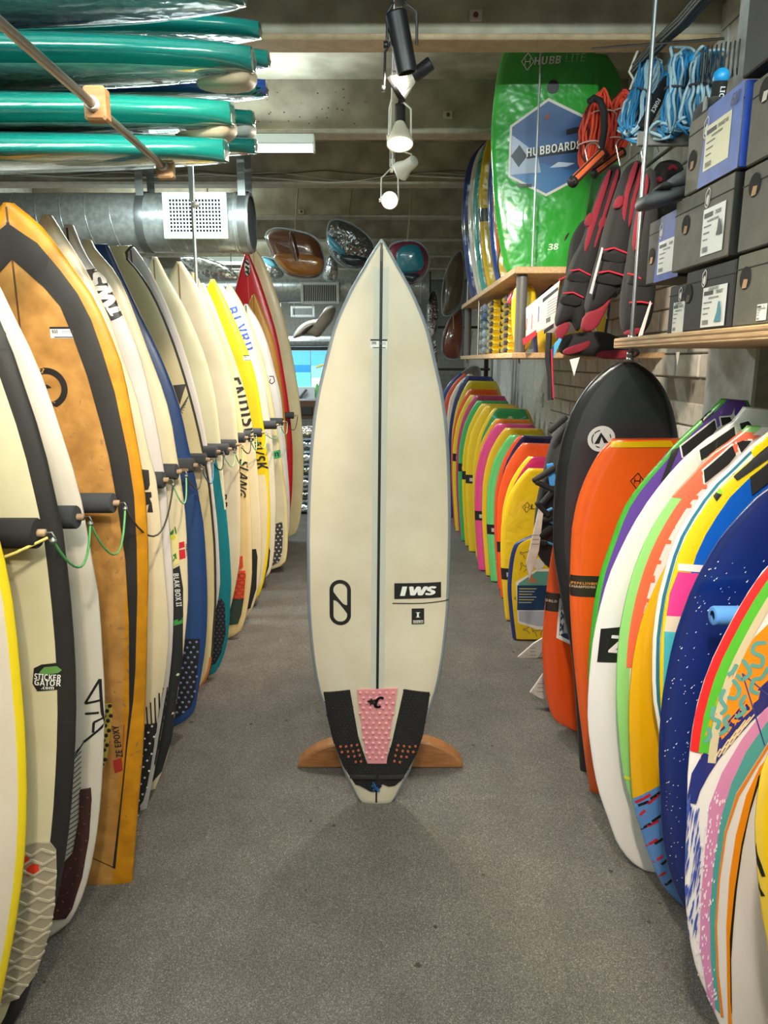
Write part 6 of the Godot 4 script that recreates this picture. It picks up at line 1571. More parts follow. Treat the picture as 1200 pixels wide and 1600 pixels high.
func track_head(at: Vector3, to: Vector3, kind: String, label: String, hang: float) -> void:
	var t := thing("track_spotlight", label, "spotlight", at)
	var holder := Transform3D(Basis.looking_at(to - at, Vector3.UP) * Basis(Vector3.RIGHT, PI / 2), Vector3.ZERO)  # local y points back along the beam's axis
	if kind == "can":
		var o := obj("can", lathe([Vector2(0.001, 0.10), Vector2(0.034, 0.10), Vector2(0.037, 0.094), Vector2(0.037, -0.085), Vector2(0.034, -0.088), Vector2(0.031, -0.085), Vector2(0.029, -0.02), Vector2(0.001, -0.015)], 24), mat("17171a", 0.45), t)
		o.transform = holder
	elif kind == "par":
		var o := obj("socket", lathe([Vector2(0.001, 0.15), Vector2(0.022, 0.15), Vector2(0.025, 0.145), Vector2(0.025, 0.075), Vector2(0.014, 0.068)], 18), mat("26262a", 0.4), t)
		o.transform = holder
		var g := Geo.new()
		for k in 22:
			var a := TAU * k / 22
			g.append(fin_geo(), Transform3D(Basis(Vector3.UP, a), Vector3.ZERO))
		o = obj("ribbed_bulb", g.mesh(), mat("ece6d6", 0.5), t)
		o.transform = holder
		o = obj("bulb_neck", lathe([Vector2(0.014, 0.075), Vector2(0.018, 0.055), Vector2(0.040, 0.0), Vector2(0.046, -0.012), Vector2(0.001, -0.012)], 20), mat("e6dfcd", 0.5), t)
		o.transform = holder
		o = obj("front_ring", lathe([Vector2(0.044, 0.004), Vector2(0.052, 0.002), Vector2(0.052, -0.016), Vector2(0.044, -0.016)], 24), mat("18181a", 0.4), t)
		o.transform = holder
		o = obj("glass_face", lathe([Vector2(0.001, -0.016), Vector2(0.044, -0.014)], 24), mat("fff1d2", 0.3, "glow", 2.2), t)
		o.transform = holder
	elif kind == "bell":
		var o := obj("socket", lathe([Vector2(0.001, 0.20), Vector2(0.024, 0.20), Vector2(0.026, 0.19), Vector2(0.026, 0.075), Vector2(0.02, 0.07)], 18), mat("2a292a", 0.4), t)
		o.transform = holder
		o = obj("bell_shade", lathe([Vector2(0.022, 0.075), Vector2(0.026, 0.066), Vector2(0.05, 0.01), Vector2(0.062, -0.02), Vector2(0.064, -0.034), Vector2(0.060, -0.034)], 24), mat("e2dcc8", 0.5), t)
		o.transform = holder
		o = obj("bulb_face", lathe([Vector2(0.0005, -0.046), Vector2(0.03, -0.044), Vector2(0.05, -0.038), Vector2(0.060, -0.030)], 24), mat("fff2d6", 0.3, "glow", 2.6), t)
		o.transform = holder
	else:
		var o := obj("shell", lathe([Vector2(0.001, 0.10), Vector2(0.026, 0.10), Vector2(0.03, 0.09), Vector2(0.034, 0.04), Vector2(0.05, 0.0), Vector2(0.052, -0.012), Vector2(0.047, -0.012)], 22), mat("dcd8cc", 0.45), t)
		o.transform = holder
		o = obj("bulb_face", lathe([Vector2(0.0005, -0.018), Vector2(0.03, -0.016), Vector2(0.047, -0.010)], 22), mat("fff4dc", 0.3, "glow", 4.0 if kind == "lit" else 0.5), t)
		o.transform = holder
	# yoke to the track
	var yk := mat("17171a" if kind in ["can", "par"] else "d6d2c6", 0.45)
	var up := Vector3(0.05 - at.x, hang, 0.02)
	for s in [-1.0, 1.0]:
		obj("yoke_arm", tube(PackedVector3Array([Vector3(s * 0.052, 0.0, 0.0), Vector3(s * 0.05, hang * 0.6, 0.01), up + Vector3(s * 0.012, -0.03, 0), up]), 0.005, 7), yk, t)
	obj("pivot_knob", lathe([Vector2(0.001, -0.008), Vector2(0.011, -0.008), Vector2(0.011, 0.008), Vector2(0.001, 0.008)], 12), yk, t, Vector3(-0.056, 0, 0)).rotation_degrees = Vector3(0, 0, 90)
	obj("adapter", soft_box(Vector3(0.032, 0.03, 0.09), 0.004), yk, t, up)

func fin_geo() -> Geo:
	var g := Geo.new()
	g.box(Vector3(-0.0012, -0.008, 0.012), Vector3(0.0012, 0.066, 0.020))
	g.quad(Vector3(-0.0012, -0.008, 0.044), Vector3(-0.0012, 0.064, 0.021), Vector3(-0.0012, 0.064, 0.012), Vector3(-0.0012, -0.008, 0.012), Vector3(-1, 0, 0))
	g.quad(Vector3(0.0012, -0.008, 0.050), Vector3(0.0012, 0.064, 0.021), Vector3(0.0012, 0.064, 0.012), Vector3(0.0012, -0.008, 0.012), Vector3(1, 0, 0))
	g.quad(Vector3(-0.0012, -0.008, 0.050), Vector3(0.0012, -0.008, 0.050), Vector3(0.0012, 0.064, 0.021), Vector3(-0.0012, 0.064, 0.021), Vector3(0, 0.3, 1))
	return g

func ceiling_things() -> void:
	var names := ["glowing tube lamp on the second beam beside the track", "tube lamp over the nearer left boards", "tube lamp over the near right shelf", "tube lamp hidden behind the large spiral duct", "tube lamp above the entrance left side", "tube lamp above the entrance right side", "tube lamp near the far left of the shop", "tube lamp by the back wall"]
	for i in TUBES.size(): tube_fitting(TUBES[i][0], TUBES[i][1], TUBES[i][2], TUBES[i][3], names[i])
	# track
	var tk := thing("lamp_track", "black and white lighting track along the middle of the ceiling", "light track", Vector3(0.05, 2.755, 0))
	obj("rail", soft_box(Vector3(0.034, 0.03, 3.9), 0.003), mat("141416", 0.4), tk, Vector3(0, 0, -1.35))
	obj("white_rail", soft_box(Vector3(0.034, 0.03, 1.5), 0.003), mat("d2cfc6", 0.45), tk, Vector3(0, 0, -4.06))
	obj("joiner", soft_box(Vector3(0.04, 0.036, 0.14), 0.003), mat("202023", 0.4), tk, Vector3(0, -0.002, -2.5))
	track_head(Vector3(0.0622, 2.6239, -2.750), Vector3(0.0622, 2.6239, -2.750) + Vector3(0.05, -0.22, -0.03), "can", "black cylindrical track spotlight, nearest and highest on the track", 0.16)
	track_head(Vector3(0.0539, 2.5720, -3.000), Vector3(0.0539, 2.5720, -3.000) + Vector3(-0.20, -0.12, -0.06), "par", "ribbed white reflector bulb in a black socket tilted left", 0.20)
	track_head(Vector3(0.0756, 2.5822, -3.650), Vector3(0.0756, 2.5822, -3.650) + Vector3(0.0, -0.3, 0.10), "bell", "cream bell shaped lamp glowing downwards from the track", 0.20)
	track_head(Vector3(0.0971, 2.5610, -4.150), Vector3(0.0971, 2.5610, -4.150) + Vector3(-0.2, -0.1, -0.2), "dim", "small white track head turned away behind the bell lamp", 0.13)
	track_head(Vector3(0.0345, 2.4913, -4.550), Vector3(0.0345, 2.4913, -4.550) + Vector3(0.0, -0.08, 0.4), "lit", "small white track lamp shining straight at the camera, lowest of the row", 0.20)
	for i in HEADS.size():
		var h: Array = HEADS[i]
		var at := Vector3(0.05, 2.56, h[0])
		track_head(at, h[1], "dim", "white track lamp out of frame aimed at the " + ["nearest left boards", "upright cream board", "near right wall", "middle left boards", "right shelves"][i], 0.17)
	# cables along the dark beam
	for k in 3:
		var path := PackedVector3Array()
		for i in 41:
			var u := i / 40.0
			var x := lerpf(-2.6, 1.2, u)
			path.append(Vector3(x, 2.845 - 0.03 * absf(sin(u * (9.0 + 2 * k) + k)) - (0.035 * exp(-pow((x + 0.3 - 0.1 * k) * 3.0, 2)) if k < 2 else 0.0) + 0.012 * k, -5.405))
		tag(obj("ceiling_cable", tube(path, 0.0055 if k == 0 else 0.0035, 6), mat(["d3d0c8", "c7c4bb", "55524c"][k], 0.5)), ["thick white cable sagging along the beam over the duct", "thin white cable twisted along the same beam", "thin dark cable along the beam above the duct"][k], "cable", "cables along the ceiling beam")
	# spiral ducts
	var dt := duct("spiral_duct", "large shiny spiral duct with white grille across the left ceiling", Vector3(-3.0, 2.43, -4.93), 2.14, 0.182, 0.155)
	grille(dt, Vector3(-1.1780, 2.4369, -4.720), 0.40, 0.275, 16, 9, "c3cfcc", "15181a")
	for x in [(Vector3(-1.5455, 2.5215, -4.750)).x + 3.0, (Vector3(-0.9005, 2.5290, -4.750)).x + 3.0]:
		obj("hanger_band", lathe([Vector2(0.186, -0.025), Vector2(0.19, -0.025), Vector2(0.19, 0.025), Vector2(0.186, 0.025)], 32), mat("8b8f90", 0.4, "metal", 0.8), dt, Vector3(x, 0, 0)).rotation_degrees = Vector3(0, 0, 90)
		for d in [-1.0, 1.0]: obj("hanger_tail", soft_box(Vector3(0.05, 0.62, 0.004), 0.001), mat("8b8f90", 0.4, "metal", 0.8), dt, Vector3(x, 0.30, d * 0.12))
	dt = duct("spiral_duct", "second spiral duct behind the hanging brown bag", Vector3(-2.2, 2.36, -8.3), 2.7, 0.17, 0.15)
	grille(dt, Vector3(-0.7002, 2.2764, -8.100), 0.42, 0.23, 18, 1, "b9b8b3", "38383a")
	dt = duct("spiral_duct", "third spiral duct far back with a small grille", Vector3(-2.2, 2.47, -9.9), 2.6, 0.13, 0.15)
	grille(dt, Vector3(-1.0760, 2.1886, -9.750), 0.32, 0.14, 14, 1, "b3b5b4", "4a4b4b")
	duct("spiral_duct", "lowest pale duct crossing above the beach pictures", Vector3(-2.0, 1.83, -10.7), 2.3, 0.075, 0.15)
	var fl := thing("far_lamp", "small bright lamp far back by the shark bag", "ceiling lamp", Vector3(-1.0956, 1.8126, -9.000))
	obj("body", soft_box(Vector3(0.14, 0.02, 0.04), 0.004), mat("d9d9d4", 0.4), fl, Vector3(0, 0.02, 0))
	obj("hanging_wire", rod(Vector3(0, 0.02, 0), Vector3(0, 3.05 - fl.position.y, 0), 0.004, 6), mat("6a6a68", 0.5), fl)
	obj("diffuser", soft_box(Vector3(0.13, 0.03, 0.05), 0.006), mat("fbfff8", 0.4, "glow", 2.0), fl)

func duct(called: String, label: String, at: Vector3, l: float, r: float, pitch: float) -> Node3D:
	var t := thing(called, label, "air duct", at)
	var m := mat("cdd3d3", 0.3, "duct")
	var o := obj("pipe", lathe([Vector2(r * 0.9, l), Vector2(r, l), Vector2(r, l - 0.06), Vector2(r, l * 0.5), Vector2(r, 0.0)], 36), m, t)
	o.rotation_degrees = Vector3(0, 0, -90)
	o = obj("end_cap", lathe([Vector2(0.001, l - 0.012), Vector2(r * 0.93, l - 0.012), Vector2(r * 0.95, l)], 36), mat("7e8486", 0.35, "metal", 0.8), t)
	o.rotation_degrees = Vector3(0, 0, -90)
	# helical lock seam
	var path := PackedVector3Array()
	var turns := l / pitch
	var n := int(turns * 20)
	for i in n + 1:
		var a := TAU * turns * i / n
		path.append(Vector3(l * i / n, cos(a) * (r + 0.0005), sin(a) * (r + 0.0005)))
	obj("lock_seam", tube(path, 0.0035, 5), m, t)
	for x in [l - 0.42, l - 0.09]:
		o = obj("joint_ring", lathe([Vector2(r, x - 0.012), Vector2(r + 0.006, x - 0.008), Vector2(r + 0.006, x + 0.008), Vector2(r, x + 0.012)], 36), m, t)
		o.rotation_degrees = Vector3(0, 0, -90)
	for x in [0.5, l - 0.5]:
		if at.y < 2.42: obj("hanger_wire", rod(Vector3(x, r * 0.9, 0), Vector3(x, 3.05 - at.y, 0), 0.006, 6), mat("6a6a68", 0.5), t)
	return t

func grille(dt: Node3D, at: Vector3, w: float, h: float, nx: int, ny: int, hex: String, dark: String) -> void:
	var t := Node3D.new()
	t.name = "vent_grille"
	dt.add_child(t, true)
	t.position = at - dt.position
	var m := mat(hex, 0.45)
	var f := 0.038 if ny > 1 else 0.03
	obj("backing", soft_box(Vector3(w - f, h - f, 0.01), 0.001), mat(dark, 0.9), t, Vector3(0, 0, -0.016))
	obj("plenum", soft_box(Vector3(w * 0.9, h * 0.9, 0.16), 0.004), m, t, Vector3(0, 0, -0.105))
	for s in [-1.0, 1.0]:
		obj("frame_side", soft_box(Vector3(f, h, 0.02), 0.004), m, t, Vector3(s * (w - f) / 2, 0, 0))
		obj("frame_side", soft_box(Vector3(w - 2 * f, f, 0.02), 0.004), m, t, Vector3(0, s * (h - f) / 2, 0))
	var iw := w - 2 * f
	var ih := h - 2 * f
	var vm := soft_box(Vector3(iw / nx * 0.36, ih, 0.008), 0.001)
	for i in nx + 1: obj("slat", vm, m, t, Vector3(-iw / 2 + iw * i / nx, 0, 0.0))
	if ny > 1:
		var hm := soft_box(Vector3(iw, ih / ny * 0.36, 0.008), 0.001)
		for i in ny + 1: obj("slat", hm, m, t, Vector3(0, -ih / 2 + ih * i / ny, 0.001))

func hanging_bag(called: String, label: String, poly: Array, z: float, th: float, m: Material, tilt: float, bands: Array, cord_to := 3.0) -> void:
	var c := Vector2.ZERO
	for q in poly: c += q
	c /= poly.size()
	var t := thing(called, label, "board bag", v3(c, -z))
	var lp := []
	for q in poly: lp.append(q - c)
	var o := obj("body", pillow(lp, th, 0.4, 2), m, t)
	o.rotation.x = tilt
	for b in bands:
		var lq := []
		for q in b[0]: lq.append(q - c)
		var e := obj(b[2], pillow(lq, th * 0.5, 0.4, 2), b[1], t, Vector3(0, 0, th * 0.36))
		e.rotation.x = tilt
	# clear wrap rim and the cord it hangs by
	var rim := PackedVector3Array()
	var sp := smooth_poly(lp, 2)
	for q in sp: rim.append(v3(q * 1.01))
	rim.append(rim[0])
	o = obj("wrap_seam", tube(rim, 0.008, 6), mat("9fb0b6", 0.15, "gloss"), t)
	o.rotation.x = tilt
	var top := 0.0
	for q in lp: top = maxf(top, q.y)
	obj("hanging_cord", rod(Vector3(-0.02, top * 0.9, 0), Vector3(0.02, cord_to - c.y, 0), 0.006, 6), mat("a48f74", 0.7), t)

func far_end() -> void:
	var silver := mat("c6ccd0", 0.25, "silver")
	hanging_bag("hanging_board", "brown wrapped board end hanging by a cord over the far aisle", [Vector2(-0.9964, 2.5879), Vector2(-0.9091, 2.6384), Vector2(-0.7492, 2.6182), Vector2(-0.5895, 2.5778), Vector2(-0.5213, 2.4966), Vector2(-0.4967, 2.3636), Vector2(-0.5200, 2.2709), Vector2(-0.5858, 2.2295), Vector2(-0.7808, 2.2398), Vector2(-0.8762, 2.3122), Vector2(-0.9580, 2.4558)], 6.3, 0.22, mat("5a3420", 0.25, "wrap"), 0.15, [[[Vector2(-0.9476, 2.4456), Vector2(-0.4958, 2.4149), Vector2(-0.5144, 2.2812), Vector2(-0.5856, 2.2398), Vector2(-0.7806, 2.2502), Vector2(-0.8759, 2.3225)], mat("8a5a26", 0.25, "wrap"), "amber_band"], [[Vector2(-0.7926, 2.5980), Vector2(-0.7390, 2.5980), Vector2(-0.6613, 2.2502), Vector2(-0.7263, 2.2502), Vector2(-0.7648, 2.4354)], mat("43261a", 0.3, "wrap"), "centre_strip"]])
	hanging_bag("hanging_board", "silver and blue wrapped board end hanging right of the brown one", [Vector2(-0.4925, 2.7218), Vector2(-0.4247, 2.7639), Vector2(-0.2798, 2.7218), Vector2(-0.1404, 2.6267), Vector2(-0.0789, 2.5310), Vector2(-0.1017, 2.4346), Vector2(-0.1813, 2.3485), Vector2(-0.3399, 2.3593), Vector2(-0.4407, 2.4346), Vector2(-0.4956, 2.5310)], 6.6, 0.24, mat("8f9296", 0.2, "silver"), 0.2, [[[Vector2(-0.4939, 2.6373), Vector2(-0.4051, 2.5630), Vector2(-0.3104, 2.4668), Vector2(-0.3615, 2.4454), Vector2(-0.4511, 2.4989), Vector2(-0.4897, 2.5523)], mat("4aa0bd", 0.25, "wrap"), "blue_band"], [[Vector2(-0.4293, 2.4454), Vector2(-0.3104, 2.4668), Vector2(-0.1243, 2.4346), Vector2(-0.1926, 2.3539), Vector2(-0.3285, 2.3593)], mat("1f2a3c", 0.25, "wrap"), "navy_band"]])
	hanging_bag("hanging_board", "teal wrapped board end with pink rim behind the upright board's nose", [Vector2(0.0328, 2.5013), Vector2(0.1200, 2.5477), Vector2(0.2617, 2.5529), Vector2(0.3495, 2.5013), Vector2(0.3946, 2.4026), Vector2(0.3685, 2.2981), Vector2(0.3033, 2.2192), Vector2(0.2209, 2.1769), Vector2(0.0992, 2.2403), Vector2(0.0329, 2.3661)], 6.4, 0.24, mat("7d2c46", 0.25, "wrap"), 0.1, [[[Vector2(0.0876, 2.4390), Vector2(0.1638, 2.5116), Vector2(0.2839, 2.5116), Vector2(0.3395, 2.4286), Vector2(0.3409, 2.3033), Vector2(0.2202, 2.2718), Vector2(0.1211, 2.2823)], mat("1f7f96", 0.25, "wrap"), "teal_centre"], [[Vector2(0.0990, 2.2823), Vector2(0.3302, 2.2823), Vector2(0.2868, 2.2192), Vector2(0.2208, 2.1875)], mat("1b2f3e", 0.25, "wrap"), "dark_tip"]])
	hanging_bag("silver_board_bag", "long silver board bag hanging left below the near duct", [Vector2(-1.6979, 2.3911), Vector2(-1.5912, 2.4012), Vector2(-1.4336, 2.3709), Vector2(-1.2775, 2.3001), Vector2(-1.1853, 2.2136), Vector2(-1.3028, 2.2136), Vector2(-1.4096, 2.2136), Vector2(-1.5352, 2.2594), Vector2(-1.6377, 2.3305)], 6.2, 0.2, silver, 0.2, [])
	hanging_bag("silver_board_bag", "silver wrapped board tail with blue glints beside the red surfboard", [Vector2(-1.2011, 2.5385), Vector2(-1.0479, 2.5151), Vector2(-0.9767, 2.4211), Vector2(-0.9726, 2.3502), Vector2(-1.0849, 2.3265), Vector2(-1.1630, 2.3975)], 7.2, 0.16, silver, 0.2, [[[Vector2(-1.1707, 2.5268), Vector2(-1.0729, 2.5033), Vector2(-1.0134, 2.4329), Vector2(-1.0756, 2.4211), Vector2(-1.1358, 2.4681)], mat("6db6c8", 0.2, "wrap"), "blue_glint"]])
	hanging_bag("silver_board_bag", "small silver wrapped tip between the brown and blue hanging boards", [Vector2(-0.6240, 2.3725), Vector2(-0.5441, 2.5900), Vector2(-0.4813, 2.5539), Vector2(-0.4574, 2.4453), Vector2(-0.4715, 2.3481), Vector2(-0.5420, 2.3237)], 7.4, 0.14, silver, 0.2, [])
	# shark shaped bag with zip
	hanging_bag("shark_bag", "beige shark shaped board bag with a toothed zip mouth far back", [Vector2(-1.1097, 1.8068), Vector2(-1.0293, 1.9412), Vector2(-0.9201, 2.0155), Vector2(-0.7665, 2.0303), Vector2(-0.7026, 2.1780), Vector2(-0.5649, 2.1927), Vector2(-0.6132, 2.0303), Vector2(-0.7226, 1.9114), Vector2(-0.7858, 1.8217), Vector2(-0.8927, 1.8666), Vector2(-1.0008, 1.8517)], 8.8, 0.2, mat("a8988a", 0.6, "card"), 0.0, [[[Vector2(-1.0004, 1.8666), Vector2(-0.9525, 1.9412), Vector2(-0.8594, 1.9858), Vector2(-0.8136, 1.9709), Vector2(-0.8917, 1.9114), Vector2(-0.9546, 1.8517)], mat("3a2c22", 0.6), "zip_mouth"]])
	# backlit beach pictures on the far wall
	var px := [Vector2(-1.6683, 1.8668), Vector2(-0.9072, 1.8668), Vector2(-0.9085, 1.7856), Vector2(-1.6708, 1.7856)]
	var scr := [["backlit_sign", "long thin backlit blue sign strip over the far duct", [Vector2(-1.6683, 1.8668), Vector2(-0.8342, 1.8668), Vector2(-0.8354, 1.7856), Vector2(-1.6708, 1.7856)], [["sky", [0.0, 1.0], "4fa6e6"]]],
		["beach_screen", "backlit beach picture with blue sky and turquoise sea on the far wall", [Vector2(-1.5893, 1.7143), Vector2(-1.2129, 1.7143), Vector2(-1.2258, 1.1165), Vector2(-1.6063, 1.1165)], [["sky", [0.62, 1.0], "5aaee0"], ["deep_sea", [0.42, 0.62], "2f86c4"], ["shallow_sea", [0.0, 0.42], "6fd0e0"]]],
		["beach_screen", "backlit surf poster with a standing figure beside the upright board", [Vector2(-1.1815, 1.7143), Vector2(-0.8155, 1.7143), Vector2(-0.8283, 0.8444), Vector2(-1.1999, 0.8444)], [["sky", [0.72, 1.0], "5ab0e8"], ["sea", [0.5, 0.72], "8fd4e6"], ["sand", [0.0, 0.5], "cfe3d6"]]]]
	for s in scr:
		var lo: Vector2 = s[2][3]
		var hi: Vector2 = s[2][1]
		var t := thing(s[0], s[1], "screen", Vector3((lo.x + hi.x) / 2, lo.y, -11.95))
		var w := hi.x - lo.x
		var h := hi.y - lo.y
		obj("frame", soft_box(Vector3(w + 0.02, h + 0.02, 0.05), 0.005), mat("9a9a98", 0.5), t, Vector3(0, h / 2, -0.03))
		for q in s[3]:
			var y0: float = q[1][0] * h
			var y1: float = q[1][1] * h
			obj(q[0], soft_box(Vector3(w, y1 - y0, 0.012), 0.001), mat(q[2], 0.4, "glow", 0.85), t, Vector3(0, (y0 + y1) / 2, 0.0))
		area_screen(Vector3((lo.x + hi.x) / 2, (lo.y + hi.y) / 2, -11.92), w, h)
		if s[3].size() == 3 and s[3][2][0] == "sand":
			obj("figure", pillow([Vector2(-0.02, 0.1), Vector2(0.06, 0.1), Vector2(0.09, 0.5), Vector2(0.11, 0.8), Vector2(0.04, 0.86), Vector2(-0.01, 0.6)], 0.03, 0.4, 2), mat("9a6a55", 0.6), t, Vector3(0.02, 0, 0.02))
			obj("plants", pillow([Vector2(-0.17, 0.02), Vector2(-0.04, 0.02), Vector2(-0.05, 0.22), Vector2(-0.10, 0.38), Vector2(-0.15, 0.2)], 0.03, 0.4, 2), mat("5aa84a", 0.6), t, Vector3(0, 0, 0.02))
			obj("surfboard_print", pillow([Vector2(-0.16, 0.58), Vector2(0.0, 0.62), Vector2(0.04, 0.66), Vector2(-0.05, 0.66)], 0.02, 0.4, 2), mat("e0c86a", 0.6), t, Vector3(0, 0, 0.02))
	var sg := thing("wall_bracket", "grey forked bracket on the pale panel under the beach picture", "bracket", Vector3(-1.3873, 0.9544, -11.800))
	obj("panel", soft_box(Vector3(0.5, 0.36, 0.04), 0.005), mat("b4b6bb", 0.6), sg, Vector3(0, 0.0, -0.06))
	for q in [[Vector3(-0.02, -0.16, 0), Vector3(0.0, 0.0, 0)], [Vector3(0, 0, 0), Vector3(0.12, 0.14, 0.02)], [Vector3(0, 0, 0), Vector3(-0.09, 0.1, 0.02)]]: obj("arm", rod(q[0], q[1], 0.02, 8), mat("55565a", 0.5), sg)
	# counter and the shelf of silver bags behind the upright board
	var ct := thing("counter", "brown wooden counter box at the far end of the aisle", "counter", Vector3(-0.62, 0, -8.0))
	obj("box", soft_box(Vector3(1.1, 0.20, 0.4), 0.006), mat("5a3c28", 0.5, "wood"), ct, Vector3(0, 1.03, 0))
	for s in [-1.0, 1.0]: obj("leg", soft_box(Vector3(0.05, 0.95, 0.05), 0.004), mat("3a2a20", 0.6), ct, Vector3(s * 0.5, 0.475, -0.12))
	obj("socket", soft_box(Vector3(0.12, 0.09, 0.03), 0.004), mat("1d1d1f", 0.5), ct, Vector3(-0.22, 1.02, 0.205))
	for k in 7:
		var y := 0.84 - 0.13 * k
		var c := ["d3c9bd", "8d9297", "c6ccd0", "7f8477", "a8adb2", "62645f", "c9cdd0"][k] as String
		var bag := obj("silver_bag", pillow([Vector2(-0.28, -0.055), Vector2(0.28, -0.06), Vector2(0.30, 0.0), Vector2(0.27, 0.06), Vector2(-0.26, 0.055), Vector2(-0.3, 0.0)], 0.30, 0.4, 2), mat(c, 0.25, "silver"), self, Vector3(-0.68 + 0.02 * (k % 3), y, -7.3))
		tag(bag, ["topmost wrapped silver packet", "second wrapped silver packet from the top", "third wrapped silver packet from the top", "middle wrapped packet", "third packet from the floor", "second packet from the floor", "lowest silver packet on the floor"][k] + " in the far stack behind the upright board", "packet", "stack of silver packets")
	# stored boards in the dark far right corner
	var dark := [["large brown glossy board end stored on the far right rack", [Vector2(0.6405, 2.1351), Vector2(0.6500, 2.4074), Vector2(0.7168, 2.6090), Vector2(0.8126, 2.7290), Vector2(0.8546, 2.7290), Vector2(0.8871, 2.5421), Vector2(0.8666, 2.2036), Vector2(0.7979, 2.0940), Vector2(0.7134, 2.0389), Vector2(0.6561, 2.0527)], 8.2, 0.18, "5c4b38"],
		["red and brown board end stored below the brown one at far right", [Vector2(0.6524, 1.7245), Vector2(0.7360, 2.0112), Vector2(0.8513, 2.1247), Vector2(0.9097, 2.1389), Vector2(0.9074, 1.5941), Vector2(0.8039, 1.5650), Vector2(0.6992, 1.5941)], 8.45, 0.18, "7a3a22"],
		["grey wrapped board end low at the far right behind the bodyboards", [Vector2(0.7657, 1.1310), Vector2(0.9121, 1.4315), Vector2(1.1001, 1.5059), Vector2(1.1553, 1.4315), Vector2(1.1315, 1.1915), Vector2(1.0341, 1.1159)], 8.6, 0.18, "6a5f56"],
		["crumpled silver wrapped strip hanging beside the dark board ends", [Vector2(0.4939, 2.2894), Vector2(0.5948, 2.3451), Vector2(0.6292, 2.0085), Vector2(0.5601, 1.7235), Vector2(0.6368, 1.5360), Vector2(0.5782, 1.4924), Vector2(0.5011, 1.7235)], 8.4, 0.12, "8b8480"]]
	for q in dark: hanging_bag("stored_board", q[0], q[1], q[2], q[3], mat(q[4], 0.3, "silver" if q[4] == "8b8480" else "wrap"), 0.0, [], 1.9)
	var rk := thing("storage_rack", "dark steel storage rack in the far right corner", "rack", Vector3(0.9, 0, -8.9))
	for y in [1.0, 1.45, 1.95]: obj("arm", soft_box(Vector3(0.8, 0.03, 0.04), 0.003), mat("3a2c24", 0.6), rk, Vector3(0, y, 0))
	for x in [-0.36, 0.36]: obj("upright", soft_box(Vector3(0.05, 2.6, 0.05), 0.003), mat("2a2624", 0.6), rk, Vector3(x, 1.3, -0.05))

func area_screen(at: Vector3, w: float, h: float) -> void:
	var a := AreaLight3D.new()
	a.name = "screen_light"
	a.area_size = Vector2(w, h)
	a.light_energy = 0.25
	a.light_color = Color(0.75, 0.9, 1.0)
	a.shadow_enabled = true
	a.position = at
	a.rotation_degrees = Vector3(0, 180, 0)
	add_child(a, true)

